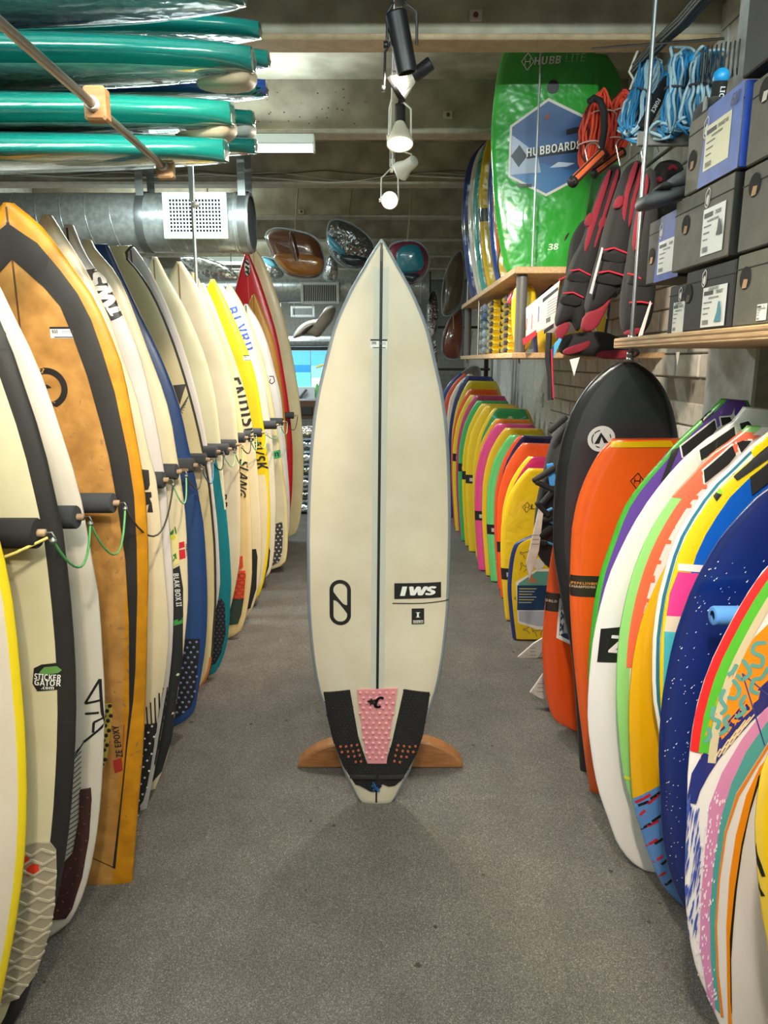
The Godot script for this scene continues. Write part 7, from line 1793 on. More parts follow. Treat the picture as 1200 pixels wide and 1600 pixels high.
func right_shelves() -> void:
	var ply := mat("d2ae84", 0.6, "shelfwood")
	# near shelf with boxes
	var s1 := thing("shelf", "near plywood shelf carrying the boot boxes on the right", "shelf", Vector3(1.04, 1.606, -1.0), "plywood wall shelves")
	obj("board", soft_box(Vector3(0.57, 0.032, 2.80), 0.003), ply, s1, Vector3(0, 0, 0))
	obj("edge_lamination", soft_box(Vector3(0.002, 0.004, 2.78), 0.0005), mat("8a6a48", 0.7), s1, Vector3(-0.2855, 0.006, 0))
	obj("edge_lamination", soft_box(Vector3(0.002, 0.004, 2.78), 0.0005), mat("9a7650", 0.7), s1, Vector3(-0.2855, -0.006, 0))
	var r1 := thing("threaded_rod", "thin zinc threaded rod carrying the near shelf corner", "rod", Vector3(0.790, 1.60, -2.33))
	obj("rod", rod(Vector3(0, -0.05, 0), Vector3(0, 1.46, 0), 0.0065, 10), mat("83898b", 0.4, "metal", 0.85), r1)
	for y in [-0.028, -0.045, 0.024]: obj("nut", lathe([Vector2(0.001, -0.007), Vector2(0.013, -0.007), Vector2(0.013, 0.007), Vector2(0.001, 0.007)], 6), mat("9aa0a2", 0.35, "metal", 0.85), r1, Vector3(0, y, 0))
	# far shelves
	var s2 := thing("shelf", "upper far plywood shelf with bodyboards standing on it", "shelf", Vector3(0.965, 1.958, -4.56), "plywood wall shelves")
	obj("board", soft_box(Vector3(0.73, 0.030, 2.3), 0.003), ply, s2)
	var s3 := thing("shelf", "lower far plywood shelf with small yellow packs", "shelf", Vector3(0.965, 1.576, -4.56), "plywood wall shelves")
	obj("board", soft_box(Vector3(0.73, 0.026, 2.3), 0.003), ply, s3)
	var post_m := mat("5a5856", 0.5)
	for q in [[-3.47, "near grey post between the two far shelves"], [-5.64, "far grey post between the two far shelves"]]:
		var po := thing("shelf_post", q[1], "post", Vector3(0.645, 1.589, q[0]), "posts between the far shelves")
		obj("tube", rod(Vector3(0, 0, 0), Vector3(0, 0.354, 0), 0.026, 16), post_m, po)
		obj("bolt", rod(Vector3(0, -0.055, 0), Vector3(0, -0.002, 0), 0.006, 8), mat("8a8e90", 0.4, "metal", 0.8), po)
	for q in [[-3.45, 0.685, "thin steel rod in front of the green bodyboard on the far shelf"], [-5.66, 0.64, "thin steel rod at the far end of the shelves"]]:
		var ro := thing("threaded_rod", q[2], "rod", Vector3(q[1], 1.974, q[0]))
		obj("rod", rod(Vector3(0, 0, 0), Vector3(0, 1.076, 0), 0.005, 8), mat("a9aeb0", 0.35, "metal", 0.85), ro)
	var ro2 := thing("threaded_rod", "thin steel rod beside the yellow packs", "rod", Vector3(0.625, 1.59, -4.85))
	obj("rod", rod(Vector3(0, 0, 0), Vector3(0, 0.352, 0), 0.005, 8), mat("b9b5a8", 0.35, "metal", 0.85), ro2)
	# bodyboards standing on the upper far shelf
	var bo := {"th": 0.06, "up": 0.5, "dome": 7.0, "foil": 0.9, "rn": 0.05, "rt": 0.0}
	var sil := [Vector2(0, 0.155), Vector2(0.03, 0.17), Vector2(0.3, 0.225), Vector2(0.6, 0.25), Vector2(0.8, 0.235), Vector2(0.92, 0.20), Vector2(1, 0.13)]
	var b := make_board("bodyboard", "bright green wrapped bodyboard with a hexagonal surf picture, front of the far shelf", "bodyboard", "", {"at": Vector3(0.75, 1.975, -3.62), "roll": 0.0, "len": 1.05, "hw": sil}, mat("2f9a34", 0.25, "wrap"), [["rail", mat("3aa23c", 0.2, "wrap"), 0.025]], null, bo)
	var cg := Vector2(0.005, 0.54)
	p_hex(b, cg)
	hex_logo(b, Vector2(-0.10, 0.90), 0.028, mat("dfe8dc", 0.4))
	text_on_board(b, "lettering", "HUBB", 0.03, Vector2(-0.01, 0.905), mat("dfe8dc", 0.4), 0.05, "bold", 0.15, 1.1)
	text_on_board(b, "lettering", "LITE", 0.03, Vector2(0.115, 0.915), mat("8fc890", 0.4), 0.05, "regular", 0.15, 1.2)
	patch(b, "small_label", rect(-0.02, 0.955, 0.03, 0.99), mat("d9d6cc", 0.4))
	patch(b, "leash_plug", disc(Vector2(0.022, 0.80), 0.027), mat("1c1d1c", 0.4), 0.004)
	text_on_board(b, "lettering", "38", 0.028, Vector2(0.06, 0.11), mat("cfe6cf", 0.4), 0.06, "bold", 0.15, 1.2)
	make_board("bodyboard", "second green bodyboard directly behind the one with the hexagonal picture", "bodyboard", "", {"at": Vector3(0.94, 1.975, -3.90), "roll": -0.02, "len": 1.03, "hw": sil}, mat("2f9a34", 0.25, "wrap"), [["rail", mat("3aa23c", 0.2, "wrap"), 0.025]], null, bo)
	# the ones seen edge on further along: [z, x of left edge, colour, top, label]
	var side := [[4.50, 0.665, "2b4a9c", 0.95, "blue edged bodyboard just behind the green pair on the far shelf"], [4.62, 0.66, "e8702c", 0.95, "orange bodyboard standing behind the green pair on the far shelf"], [4.74, 0.645, "2d4f9e", 0.93, "second blue bodyboard on the far shelf beside the orange one"], [4.86, 0.605, "d8b61e", 0.93, "yellow bodyboard with silver band on the far shelf"],
		[4.99, 0.625, "e2663a", 0.80, "coral bodyboard between the yellow and teal ones on the far shelf"], [5.11, 0.60, "49a39b", 0.93, "teal bodyboard with black script on the far shelf"], [5.23, 0.58, "d6cfc0", 0.93, "white bodyboard second from the far end of the shelf"], [5.35, 0.55, "26397c", 0.93, "navy bodyboard at the far end of the upper shelf"]]
	for q in side:
		var d := {"at": Vector3(q[1] + 0.25, 1.975, -q[0]), "roll": 0.0, "len": q[3] + 0.10, "hw": sil}
		var e := make_board("bodyboard", q[4], "bodyboard", "bodyboards standing on the upper far shelf", d, mat(q[2], 0.25, "wrap"), [["rail", mat(q[2], 0.22, "wrap"), 0.025]], null, bo)
		if q[2] in ["d8b61e", "26397c"]: edge_band(e, "silver_band", mat("2a2a2e", 0.3, "gloss"), 0.45, 0.53, -0.002, 0.12, -1.0, 0.0014)
		if q[2] == "49a39b":
			for k in 7: line_on(e, "black_script", Vector2(-0.205 - 0.004 * k, 0.25 + 0.1 * k), Vector2(-0.19, 0.29 + 0.1 * k), 0.006, mat("1f2a2a", 0.4))
	# little hand sign board leaning at their foot
	var hs := make_board("bodyboard", "tiny yellow hand sign board leaning in front of the blue ones on the far shelf", "bodyboard", "", {"at": Vector3(0.80, 1.975, -4.42), "roll": 0.0, "len": 0.30, "hw": [Vector2(0, 0.10), Vector2(0.5, 0.13), Vector2(1, 0.10)]}, mat("e3c116", 0.3, "wrap"), [["rail", mat("2a2c34", 0.3), 0.008]], null, {"th": 0.03})
	for k in 3: line_on(hs, "hand_sign", Vector2(-0.09, 0.06 + 0.07 * k), Vector2(-0.03, 0.11 + 0.06 * k), 0.006, mat("2a2c34", 0.4))
	# yellow leash packs hanging in columns on the lower far shelf
	var pk := thing_pack("yellow")
	var idx := 0
	for col in 2:
		for row in 8:
			var at := Vector3(0.70 + 0.03 * col, 1.61 + 0.040 * row, -4.50 + 0.36 * col)
			var o: Node3D = pk if idx == 0 else pk.duplicate()
			if idx:
				add_child(o)
				o.name = "leash_pack_%03d" % idx
			o.position = at
			o.set_meta("label", ["lowest", "second", "third", "fourth", "fifth", "sixth", "seventh", "topmost"][row] + " folded yellow pack in the " + ["inner", "outer"][col] + " column on the lower far shelf")
			idx += 1
	for k in 6:
		var at := Vector3(0.69, 1.616 + 0.053 * k, -4.76)
		tag(obj("blue_pack", soft_box(Vector3(0.12, 0.052, 0.13), 0.012), mat(["6d7c84", "7f8d94", "8496a0", "5f7484", "39537c", "6b7f98"][k], 0.4, "wrap"), self, at), "%s grey blue clear pack at the left of the yellow packs" % ["lowest", "second", "third", "fourth", "fifth", "topmost"][k], "packet", "grey blue packs on the lower far shelf")
	for q in [[Vector3(0.70, 1.59, -3.66), [Vector2(-0.05, 0.0), Vector2(0.04, 0.0), Vector2(0.06, 0.28), Vector2(0.02, 0.34), Vector2(-0.08, 0.32)], "e0c01c", "larger yellow hand sign pouch standing beside the grey shelf post"], [Vector3(0.72, 1.93 - 0.1, -3.9), [Vector2(-0.09, 0.0), Vector2(0.06, 0.01), Vector2(0.07, 0.08), Vector2(-0.04, 0.11)], "c84a5a", "small pink and navy pouch on top of the yellow packs"]]:
		tag(obj("pouch", pillow(q[1], 0.08, 0.35, 2), mat(q[2], 0.35, "wrap"), self, q[0]), q[3], "pouch")
	var yb := make_board("bodyboard", "yellow bodyboard lying deep on the lower far shelf behind the card", "bodyboard", "", {"at": Vector3(0.95, 1.59, -3.75), "roll": 0.0, "len": 0.33, "hw": [Vector2(0, 0.18), Vector2(0.7, 0.2), Vector2(1, 0.12)]}, mat("d9bb22", 0.3, "wrap"), [["rail", mat("2a3058", 0.3), 0.02]], null, bo)
	patch(yb, "photo_card", rect(-0.14, 0.10, 0.02, 0.28), mat("b9aeb2", 0.4))
	# white product cards hanging in front of it
	var cf: Transform3D = Transform3D(Basis(Vector3(0.93, 0.0, 0.36).normalized(), Vector3(0.12, 0.95, -0.25).normalized(), Vector3(-0.36, 0.2, 0.92).normalized()), Vector3(0.7058, 1.7578, -3.300))
	var cd := thing("product_card", "large white printed product card hanging under the far shelf by the vests", "card", cf.origin)
	cf.origin = Vector3.ZERO
	var quadp: Array = [Vector2(0.6359, 1.7827), Vector2(0.7816, 1.9005), Vector2(0.7774, 1.8733), Vector2(0.7652, 1.7162), Vector2(0.6413, 1.6519)]
	var cc: Vector3 = Vector3(0.7058, 1.7578, -3.300)
	var lq := []
	for v in quadp: lq.append(v - Vector2(cc.x, cc.y))
	obj("card", extrude(lq, 0.006, 0.001), mat("dedad4", 0.6), cd)
	for q in [["red_print", [Vector2(0.6237, 1.6462), Vector2(0.6853, 1.6882), Vector2(0.6864, 1.6630), Vector2(0.6306, 1.6181)], "c02838"], ["dark_header", [Vector2(0.7079, 1.8210), Vector2(0.7738, 1.8730), Vector2(0.7745, 1.8593), Vector2(0.7087, 1.8045)], "3a4448"], ["dark_footer", [Vector2(0.7200, 1.6854), Vector2(0.7617, 1.7161), Vector2(0.7626, 1.6966), Vector2(0.7208, 1.6686)], "222224"], ["red_rule", [Vector2(0.6624, 1.7521), Vector2(0.6651, 1.7549), Vector2(0.6650, 1.6910), Vector2(0.6623, 1.6882)], "b8404a"], ["red_rule", [Vector2(0.6401, 1.7355), Vector2(0.6429, 1.7383), Vector2(0.6421, 1.6882), Vector2(0.6394, 1.6854)], "b8404a"], ["blue_rule", [Vector2(0.6894, 1.7880), Vector2(0.6950, 1.7908), Vector2(0.6952, 1.7244), Vector2(0.6897, 1.7188)], "7a88b0"], ["code", [Vector2(0.7263, 1.7355), Vector2(0.7458, 1.7466), Vector2(0.7469, 1.7244), Vector2(0.7272, 1.7161)], "6f6f74"]]:
		var lr := []
		for v in q[1]: lr.append(v - Vector2(cc.x, cc.y))
		obj(q[0], extrude(lr, 0.004, 0.0005), mat(q[2], 0.6), cd, Vector3(0, 0, 0.003))
	for k in 6: obj("print_line", soft_box(Vector3(0.05, 0.0035, 0.002), 0.0004), mat("9a9aa0", 0.6), cd, Vector3(0.045, 0.06 - 0.012 * k, 0.0035)).rotation.z = 0.55
	boxes()

func p_hex(b: Board, c: Vector2) -> void:
	var o := [Vector2(0, 0.215), Vector2(0.178, 0.14), Vector2(0.178, -0.12), Vector2(0.01, -0.205), Vector2(-0.172, -0.12), Vector2(-0.172, 0.10)]
	var border := []
	var photo := []
	for q in o: border.append(c + q); photo.append(c + q * 0.94)
	var p := patch(b, "hex_sticker", border, mat("d8cfc6", 0.35, "gloss"))
	patch(b, "photo_sky", photo, mat("41608f", 0.3, "gloss"), 0.002, p)
	var sea := Geometry2D.intersect_polygons(PackedVector2Array(photo), PackedVector2Array([c + Vector2(-0.3, -0.3), c + Vector2(0.3, -0.3), c + Vector2(0.3, -0.07), c + Vector2(0.1, -0.09), c + Vector2(-0.02, -0.06), c + Vector2(-0.3, -0.10)]))
	for q in sea: patch(b, "photo_wave", Array(q), mat("3f74a8", 0.3, "gloss"), 0.0026, p)
	patch(b, "photo_foam", [c + Vector2(-0.16, -0.11), c + Vector2(-0.16, 0.06), c + Vector2(-0.10, 0.02), c + Vector2(-0.04, -0.02), c + Vector2(-0.02, -0.10)], mat("aab4c8", 0.3, "gloss"), 0.0032, p)
	patch(b, "photo_foam", [c + Vector2(0.02, -0.08), c + Vector2(0.10, -0.075), c + Vector2(0.14, -0.06), c + Vector2(0.06, -0.055)], mat("c4d0dc", 0.3, "gloss"), 0.0032, p)
	patch(b, "photo_rider", [c + Vector2(-0.02, 0.13), c + Vector2(0.005, 0.155), c + Vector2(0.012, 0.14), c + Vector2(0.0, 0.125)], mat("8a4a3a", 0.3), 0.0034, p)
	patch(b, "print_bar", [c + Vector2(0.09, 0.085), c + Vector2(0.17, 0.10), c + Vector2(0.17, 0.075), c + Vector2(0.09, 0.06)], mat("26282c", 0.3), 0.0034, p)
	patch(b, "print_bar", [c + Vector2(-0.14, -0.15), c + Vector2(-0.06, -0.15), c + Vector2(-0.06, -0.165), c + Vector2(-0.12, -0.165)], mat("26282c", 0.3), 0.0034, p)
	patch(b, "lettering_shadow", [c + Vector2(-0.088, -0.042), c + Vector2(0.175, -0.008), c + Vector2(0.175, 0.034), c + Vector2(-0.088, 0.0)], mat("23262c", 0.3), 0.0034, p)
	text_on_board(b, "lettering", "HUBBOARDS", 0.036, c + Vector2(0.034, 0.003), mat("eeeae2", 0.3), 0.145, "bold", 0.12, 0.86, 0.0042, p)
	var d := c + Vector2(-0.125, -0.03)
	patch(b, "diamond", [d + Vector2(0, 0.048), d + Vector2(0.038, 0.0), d + Vector2(0, -0.048), d + Vector2(-0.038, 0)], mat("20293a", 0.3), 0.004, p)
	hex_logo(b, d, 0.026, mat("5a9ad0", 0.3))

func thing_pack(_kind: String) -> Node3D:
	var t := thing("leash_pack", "folded yellow pack", "packet", Vector3.ZERO, "yellow packs on the lower far shelf")
	obj("pouch", soft_box(Vector3(0.11, 0.040, 0.20), 0.012), mat("e0bb1a", 0.4, "wrap"), t)
	obj("dark_label", soft_box(Vector3(0.016, 0.026, 0.07), 0.004), mat("2b2c36", 0.4), t, Vector3(-0.05, 0.0, 0.06))
	obj("dark_label", soft_box(Vector3(0.05, 0.026, 0.012), 0.004), mat("2b2c36", 0.4), t, Vector3(0.02, 0.0, 0.098))
	return t

# a shoe box: front face on the aisle side (x0), from z0 (far) to z1 (near)
func shoe_box(label: String, x0: float, y0: float, y1: float, z0: float, z1: float, hex: String, lid := "", side := "") -> Array:
	var h := y1 - y0
	var l := z1 - z0
	var t := thing("shoe_box", label, "box", Vector3(x0, y0, (z0 + z1) / 2), "boot boxes stacked on the near shelf")
	var o := obj("body", soft_box(Vector3(0.32, h, l), 0.003), mat(hex, 0.7, "card"), t, Vector3(0.16, h / 2, 0))
	obj("lid_seam", soft_box(Vector3(0.322, 0.003, l + 0.002), 0.0005), mat("1c1b1a", 0.8), t, Vector3(0.16, h * 0.80, 0))
	# x right (towards the camera = +z), y up, z out of the face (-x)
	var xf := Transform3D(Basis(Vector3(0, 0, 1), Vector3(0, 1, 0), Vector3(-1, 0, 0)), Vector3(-0.0012, h / 2, 0))
	if side: obj("end_face", soft_box(Vector3(0.318, h - 0.002, 0.003), 0.0008), mat(side, 0.6, "card"), t, Vector3(0.16, h / 2, l / 2 + 0.001))
	if lid != "":
		flat_poly(t, "blue_print", [Vector2(-l * 0.22, -h / 2), Vector2(l / 2, -h / 2), Vector2(l / 2, h / 2), Vector2(-l * 0.12, h / 2)], xf, mat(lid, 0.6, "card"))
	return [t, xf, l, h]

func hole(bx: Array, u: float, v: float, paper: String) -> void:
	var xf: Transform3D = bx[1]
	var at := Vector3(0, 0, 0.0006)
	flat_poly(bx[0], "finger_hole", disc(Vector2(u, v), 0.024, 0.024, 22), xf.translated_local(at), mat("120f0d", 0.9))
	flat_poly(bx[0], "paper_inside", [Vector2(u - 0.010, v - 0.021), Vector2(u + 0.010, v - 0.021), Vector2(u + 0.014, v - 0.004), Vector2(u - 0.004, v - 0.002)], xf.translated_local(at * 2), mat(paper, 0.8))

func box_label(bx: Array, u0: float, v0: float, u1: float, v1: float, head: String, hex := "dcdad6", maker := "") -> void:
	var t: Node3D = bx[0]
	var xf: Transform3D = (bx[1] as Transform3D).translated_local(Vector3(0, 0, 0.0008))
	var xg := xf.translated_local(Vector3(0, 0, 0.0008))
	var p := flat_poly(t, "label", rect(u0, v0, u1, v1), xf, mat(hex, 0.5))
	var w := u1 - u0
	var h := v1 - v0
	var ink := mat("2a2a2c", 0.6)
	if maker: text_flat(p, "lettering", maker, minf(h * 0.075, w * 0.1), Transform3D(xg.basis, xg * Vector3(u0 + w * 0.45, v1 - h * 0.06, 0)), ink, "bold", 0.0, 0.85)
	flat_poly(p, "label_block", rect(u0 + w * 0.06, v1 - h * 0.20, u0 + w * 0.45, v1 - h * 0.10), xg, ink)
	text_flat(p, "lettering", head, minf(h * 0.085, w * 0.12), Transform3D(xg.basis, xg * Vector3(u0 + w * 0.70, v1 - h * 0.15, 0)), ink, "bold", 0.0, 0.8)
	text_flat(p, "lettering", "WAKEBOARD BINDING", h * 0.05, Transform3D(xg.basis, xg * Vector3(u0 + w * 0.48, v1 - h * 0.28, 0)), ink, "bold", 0.0, 0.75)
	for k in 3:
		flat_poly(p, "print_line", rect(u0 + w * 0.08, v1 - h * (0.40 + 0.14 * k), u0 + w * (0.42 - 0.06 * k), v1 - h * (0.37 + 0.14 * k)), xg, mat("6a6a6e", 0.6))
	for k in 9:
		flat_poly(p, "barcode", rect(u0 + w * (0.08 + 0.03 * k), v0 + h * 0.06, u0 + w * (0.092 + 0.03 * k + 0.006 * (k % 2)), v0 + h * 0.18), xg, ink)

func box_mark(bx: Array, u: float, v: float, s: float) -> void:
	var xf: Transform3D = (bx[1] as Transform3D).translated_local(Vector3(0, 0, 0.0010))
	var o := [Vector2(u - s * 0.5, v + s * 0.55), Vector2(u + s * 0.15, v + s), Vector2(u + s * 0.5, v + s * 0.7), Vector2(u + s * 0.5, v - s * 0.55), Vector2(u - s * 0.1, v - s), Vector2(u - s * 0.5, v - s * 0.7)]
	for i in 6:
		var a: Vector2 = o[i]
		var c: Vector2 = o[(i + 1) % 6]
		var q := (c - a).normalized().orthogonal() * s * 0.06
		flat_poly(bx[0], "hex_mark", [a - q, c - q, c + q, a + q], xf, mat("dedbd5", 0.6))
	flat_poly(bx[0], "hex_mark", [Vector2(u - s * 0.3, v - s * 0.5), Vector2(u + s * 0.05, v - s * 0.75), Vector2(u + s * 0.32, v - s * 0.4), Vector2(u + s * 0.32, v + s * 0.1), Vector2(u + s * 0.1, v + s * 0.35), Vector2(u - s * 0.3, v)], xf, mat("dedbd5", 0.6))

func boxes() -> void:
	var b: Array
	b = shoe_box("black box with a torn side at the far left of the lowest row", 0.80, 1.624, 1.752, -2.07, -1.925, "131315")
	box_mark(b, 0.005, 0.038, 0.018)
	box_label(b, -0.035, -0.062, 0.04, 0.018, "TRANSIT", "dcdad6", "LIQUIDFORCE")
	b = shoe_box("black box with a blue boot label in the middle of the lowest row", 0.78, 1.624, 1.772, -1.915, -1.655, "161617", "", "0f0f10")
	box_mark(b, -0.02, 0.048, 0.02)
	box_label(b, -0.02, -0.068, 0.105, 0.025, "TRANSIT", "dcdad6", "LIQUIDFORCE")
	flat_poly(b[0], "boot_print", [Vector2(0.055, -0.058), Vector2(0.09, -0.058), Vector2(0.088, -0.035), Vector2(0.078, -0.012), Vector2(0.070, -0.012), Vector2(0.066, -0.035)], (b[1] as Transform3D).translated_local(Vector3(0, 0, 0.003)), mat("3f7f96", 0.6))
	hole(b, -0.11, 0.02, "4a4038")
	b = shoe_box("grey brown box with finger hole at the near end of the lowest row", 0.78, 1.624, 1.776, -1.645, -1.31, "5d594f")
	hole(b, -0.125, 0.025, "b08a66")
	box_label(b, -0.06, -0.068, -0.02, -0.035, "38")
	b = shoe_box("blue and dark box partly hidden behind the grey boot binding", 0.80, 1.776, 1.955, -2.27, -2.025, "3d3a36", "3355b8")
	hole(b, -0.085, -0.01, "b08a66")
	box_mark(b, -0.02, 0.05, 0.022)
	box_label(b, -0.03, -0.07, 0.10, 0.02, "INDEX")
	b = shoe_box("grey brown box labelled index in the middle of the stack", 0.775, 1.782, 1.960, -2.01, -1.69, "67625a", "", "161618")
	hole(b, -0.085, 0.02, "b08a66")
	box_mark(b, 0.035, 0.06, 0.022)
	box_label(b, 0.02, -0.072, 0.135, 0.035, "INDEX")
	flat_poly(b[0], "boot_print", [Vector2(0.10, -0.035), Vector2(0.13, -0.035), Vector2(0.128, -0.022), Vector2(0.116, 0.0), Vector2(0.108, 0.0), Vector2(0.106, -0.02)], (b[1] as Transform3D).translated_local(Vector3(0, 0, 0.003)), mat("2a2a2c", 0.6))
	b = shoe_box("grey brown box with finger hole cut off by the frame, second row", 0.78, 1.782, 1.952, -1.655, -1.31, "57534c")
	hole(b, -0.12, 0.045, "b08a66")
	b = shoe_box("grey and blue box with a large yellowed label on top of the index box", 0.775, 1.965, 2.140, -1.965, -1.68, "716c62", "5470c4", "2048b0")
	hole(b, -0.105, -0.01, "a8845f")
	box_mark(b, -0.035, 0.045, 0.024)
	box_label(b, -0.035, -0.055, 0.095, 0.045, "TRANSIT 6X", "d9cfa8")
	text_flat(b[0], "lettering", "6X", 0.024, Transform3D((b[1] as Transform3D).basis, (b[1] as Transform3D) * Vector3(0.11, 0.062, 0.004)), mat("1c2030", 0.6), "bold", 0.3, 0.9)
	b = shoe_box("grey box with a pale paper showing in its hole, third row near end", 0.78, 1.958, 2.125, -1.655, -1.31, "5b574f")
	hole(b, -0.115, 0.05, "cfc9bf")
	b = shoe_box("dark box at the top right corner of the frame", 0.775, 2.147, 2.36, -1.70, -1.35, "302f31")
	hole(b, -0.115, 0.07, "a8845f")
	# grey boot bindings lying on the boxes
	var bn := thing("boot_binding", "grey boot binding with curved base plate on the blue box", "binding", Vector3(0.7767, 2.0059, -2.100))
	var c0: Vector3 = Vector3(0.7767, 2.0059, -2.100)
	var pl := []
	for v in [Vector2(0.7012, 1.9762), Vector2(0.7120, 1.9977), Vector2(0.7764, 2.0092), Vector2(0.8355, 2.0191), Vector2(0.8446, 1.9960), Vector2(0.8140, 1.9828), Vector2(0.7447, 1.9629), Vector2(0.7095, 1.9596)]: pl.append(v - Vector2(c0.x, c0.y))
	obj("base_plate", pillow(pl, 0.12, 0.25, 1), mat("4c4f55", 0.6), bn)
	pl = []
	for v in [Vector2(0.7693, 2.0092), Vector2(0.7775, 2.0387), Vector2(0.8180, 2.0583), Vector2(0.8373, 2.0778), Vector2(0.8432, 2.0125)]: pl.append(v - Vector2(c0.x, c0.y))
	obj("heel_cup", pillow(pl, 0.09, 0.3, 2), mat("5b5e64", 0.6), bn, Vector3(0, 0, 0.01))
	pl = []
	for v in [Vector2(0.7268, 1.9999), Vector2(0.7458, 2.0207), Vector2(0.7669, 2.0143), Vector2(0.7750, 1.9999)]: pl.append(v - Vector2(c0.x, c0.y))
	obj("toe_strap", pillow(pl, 0.08, 0.3, 2), mat("2c2d31", 0.7), bn, Vector3(0, 0, 0.04))
	obj("buckle", lathe([Vector2(0.001, -0.008), Vector2(0.012, -0.008), Vector2(0.012, 0.006), Vector2(0.001, 0.009)], 12), mat("1f2023", 0.5), bn, Vector3(0.055, 0.022, 0.07)).rotation_degrees = Vector3(90, 0, 0)
	var dk := thing("boot_cuff", "dark grey padded boot cuff standing behind the yellow labelled box", "boot", Vector3(0.8608, 2.1949, -2.060))
	c0 = Vector3(0.8608, 2.1949, -2.060)
	pl = []
	for v in [Vector2(0.8309, 2.1326), Vector2(0.8265, 2.1995), Vector2(0.8380, 2.2211), Vector2(0.8645, 2.2272), Vector2(0.8887, 2.2211), Vector2(0.8970, 2.1716), Vector2(0.8975, 2.1326)]: pl.append(v - Vector2(c0.x, c0.y))
	obj("cuff", pillow(pl, 0.10, 0.3, 1), mat("3a3b3e", 0.9, "cloth"), dk)
	obj("side_tab", soft_box(Vector3(0.006, 0.035, 0.02), 0.002), mat("8b8b8b", 0.6), dk, Vector3(-0.03, 0.005, 0.045))

func rope_bundle(called: String, label: String, a: Vector3, c: Vector3, waist: float, wide: float, m1: Material, m2: Material, seedn: int) -> Node3D:
	var t := thing(called, label, "rope", a)
	var r := RandomNumberGenerator.new()
	r.seed = seedn
	var g1 := Geo.new()
	var g2 := Geo.new()
	var ax := (c - a)
	var s := ax.cross(Vector3(0, 0, 1)).normalized()
	for k in 44:
		var ang := r.randf() * TAU
		var rad := sqrt(r.randf())
		var ph := r.randf() * TAU
		var path := PackedVector3Array()
		for i in 13:
			var u := i / 12.0
			var w := lerpf(wide, waist, exp(-pow((u - 0.45) * 5.0, 2))) * (0.75 + 0.25 * sin(PI * u)) * (0.55 if i == 0 or i == 12 else 1.0)
			var tw := ang + u * 1.1
			path.append(ax * (u + 0.012 * sin(u * 9.0 + ph)) + s * (cos(tw) * rad * w + 0.005 * sin(u * 14.0 + ph)) + Vector3(0, 0, sin(tw) * rad * w * 0.8 + 0.004 * cos(u * 11.0 + ph)))
		tube_geo(g1 if k % 2 else g2, path, 0.0052, 5)
	# loops at both ends
	for k in 7:
		var base := ax * (0.0 if k < 3 else 1.0)
		var path := PackedVector3Array()
		var rr := r.randf_range(0.02, 0.04)
		var off := r.randf_range(-0.03, 0.03)
		for i in 17:
			var w := TAU * i / 16.0 + k
			path.append(base + s * (off + cos(w) * rr) + Vector3(0, sin(w) * rr * 0.7, 0.02 * sin(w * 2.0 + k)))
		tube_geo(g1 if k % 2 else g2, path, 0.0052, 5)
	obj("strands", g1.mesh(), m1, t)
	obj("strands", g2.mesh(), m2, t)
	var band := PackedVector3Array()
	for i in 17:
		var w := TAU * i / 16.0
		band.append(ax * 0.45 + s * cos(w) * waist * 1.05 + Vector3(0, 0, sin(w) * waist * 0.9))
	obj("binding_tie", tube(band, 0.004, 6), mat("2b2f38", 0.6), t)
	return t

# a sleeveless vest seen from its side on a hanger; outlines in the plane at depth z
func vest(label: String, z: float, outline: Array, trims: Array, bands: Array, pipes: Array, th: float, skirt: Array) -> void:
	var c := Vector2.ZERO
	for q in outline: c += q
	c /= outline.size()
	var t := thing("impact_vest", label, "vest", v3(c, -z), "black and red vests hanging by the far shelf")
	var body := mat("161517", 0.85, "cloth")
	var red := mat("750d22", 0.8, "cloth")
	obj("shell", pillow(shift(outline, c), th, 0.35, 2), body, t)
	for q in trims: obj("red_trim", pillow(shift(q, c), th * 0.20, 0.15, 1), red, t, Vector3(0, 0, th * 0.41))
	for q in bands: obj("waist_band", pillow(shift(q, c), th * 0.30, 0.15, 1), mat("0e0e10", 0.9, "cloth"), t, Vector3(0, 0, th * 0.38))
	for q in pipes:
		var path := PackedVector3Array()
		for v in q: path.append(v3(v - c, th * 0.53))
		obj("red_piping", tube(path, 0.0035, 6), mat("c0283c", 0.6), t)
	if skirt.size(): obj("red_lining", pillow(shift(skirt, c), th * 0.3, 0.15, 1), red, t, Vector3(0, 0, th * 0.2))
	if th < 0.125: return
	var hk := PackedVector3Array()
	var top := -9.0
	for q in outline: top = maxf(top, q.y - c.y)
	for i in 9: hk.append(Vector3(0.03 * cos(PI * i / 8.0) + 0.01, top + 0.05 + 0.03 * sin(PI * i / 8.0), 0))
	hk.append(Vector3(-0.0, top - 0.02, 0))
	obj("hanger_hook", tube(hk, 0.003, 6), mat("b5b8ba", 0.3, "metal", 0.9), t)

func shift(poly: Array, c: Vector2) -> Array:
	var r := []
	for q in poly: r.append(q - c)
	return r

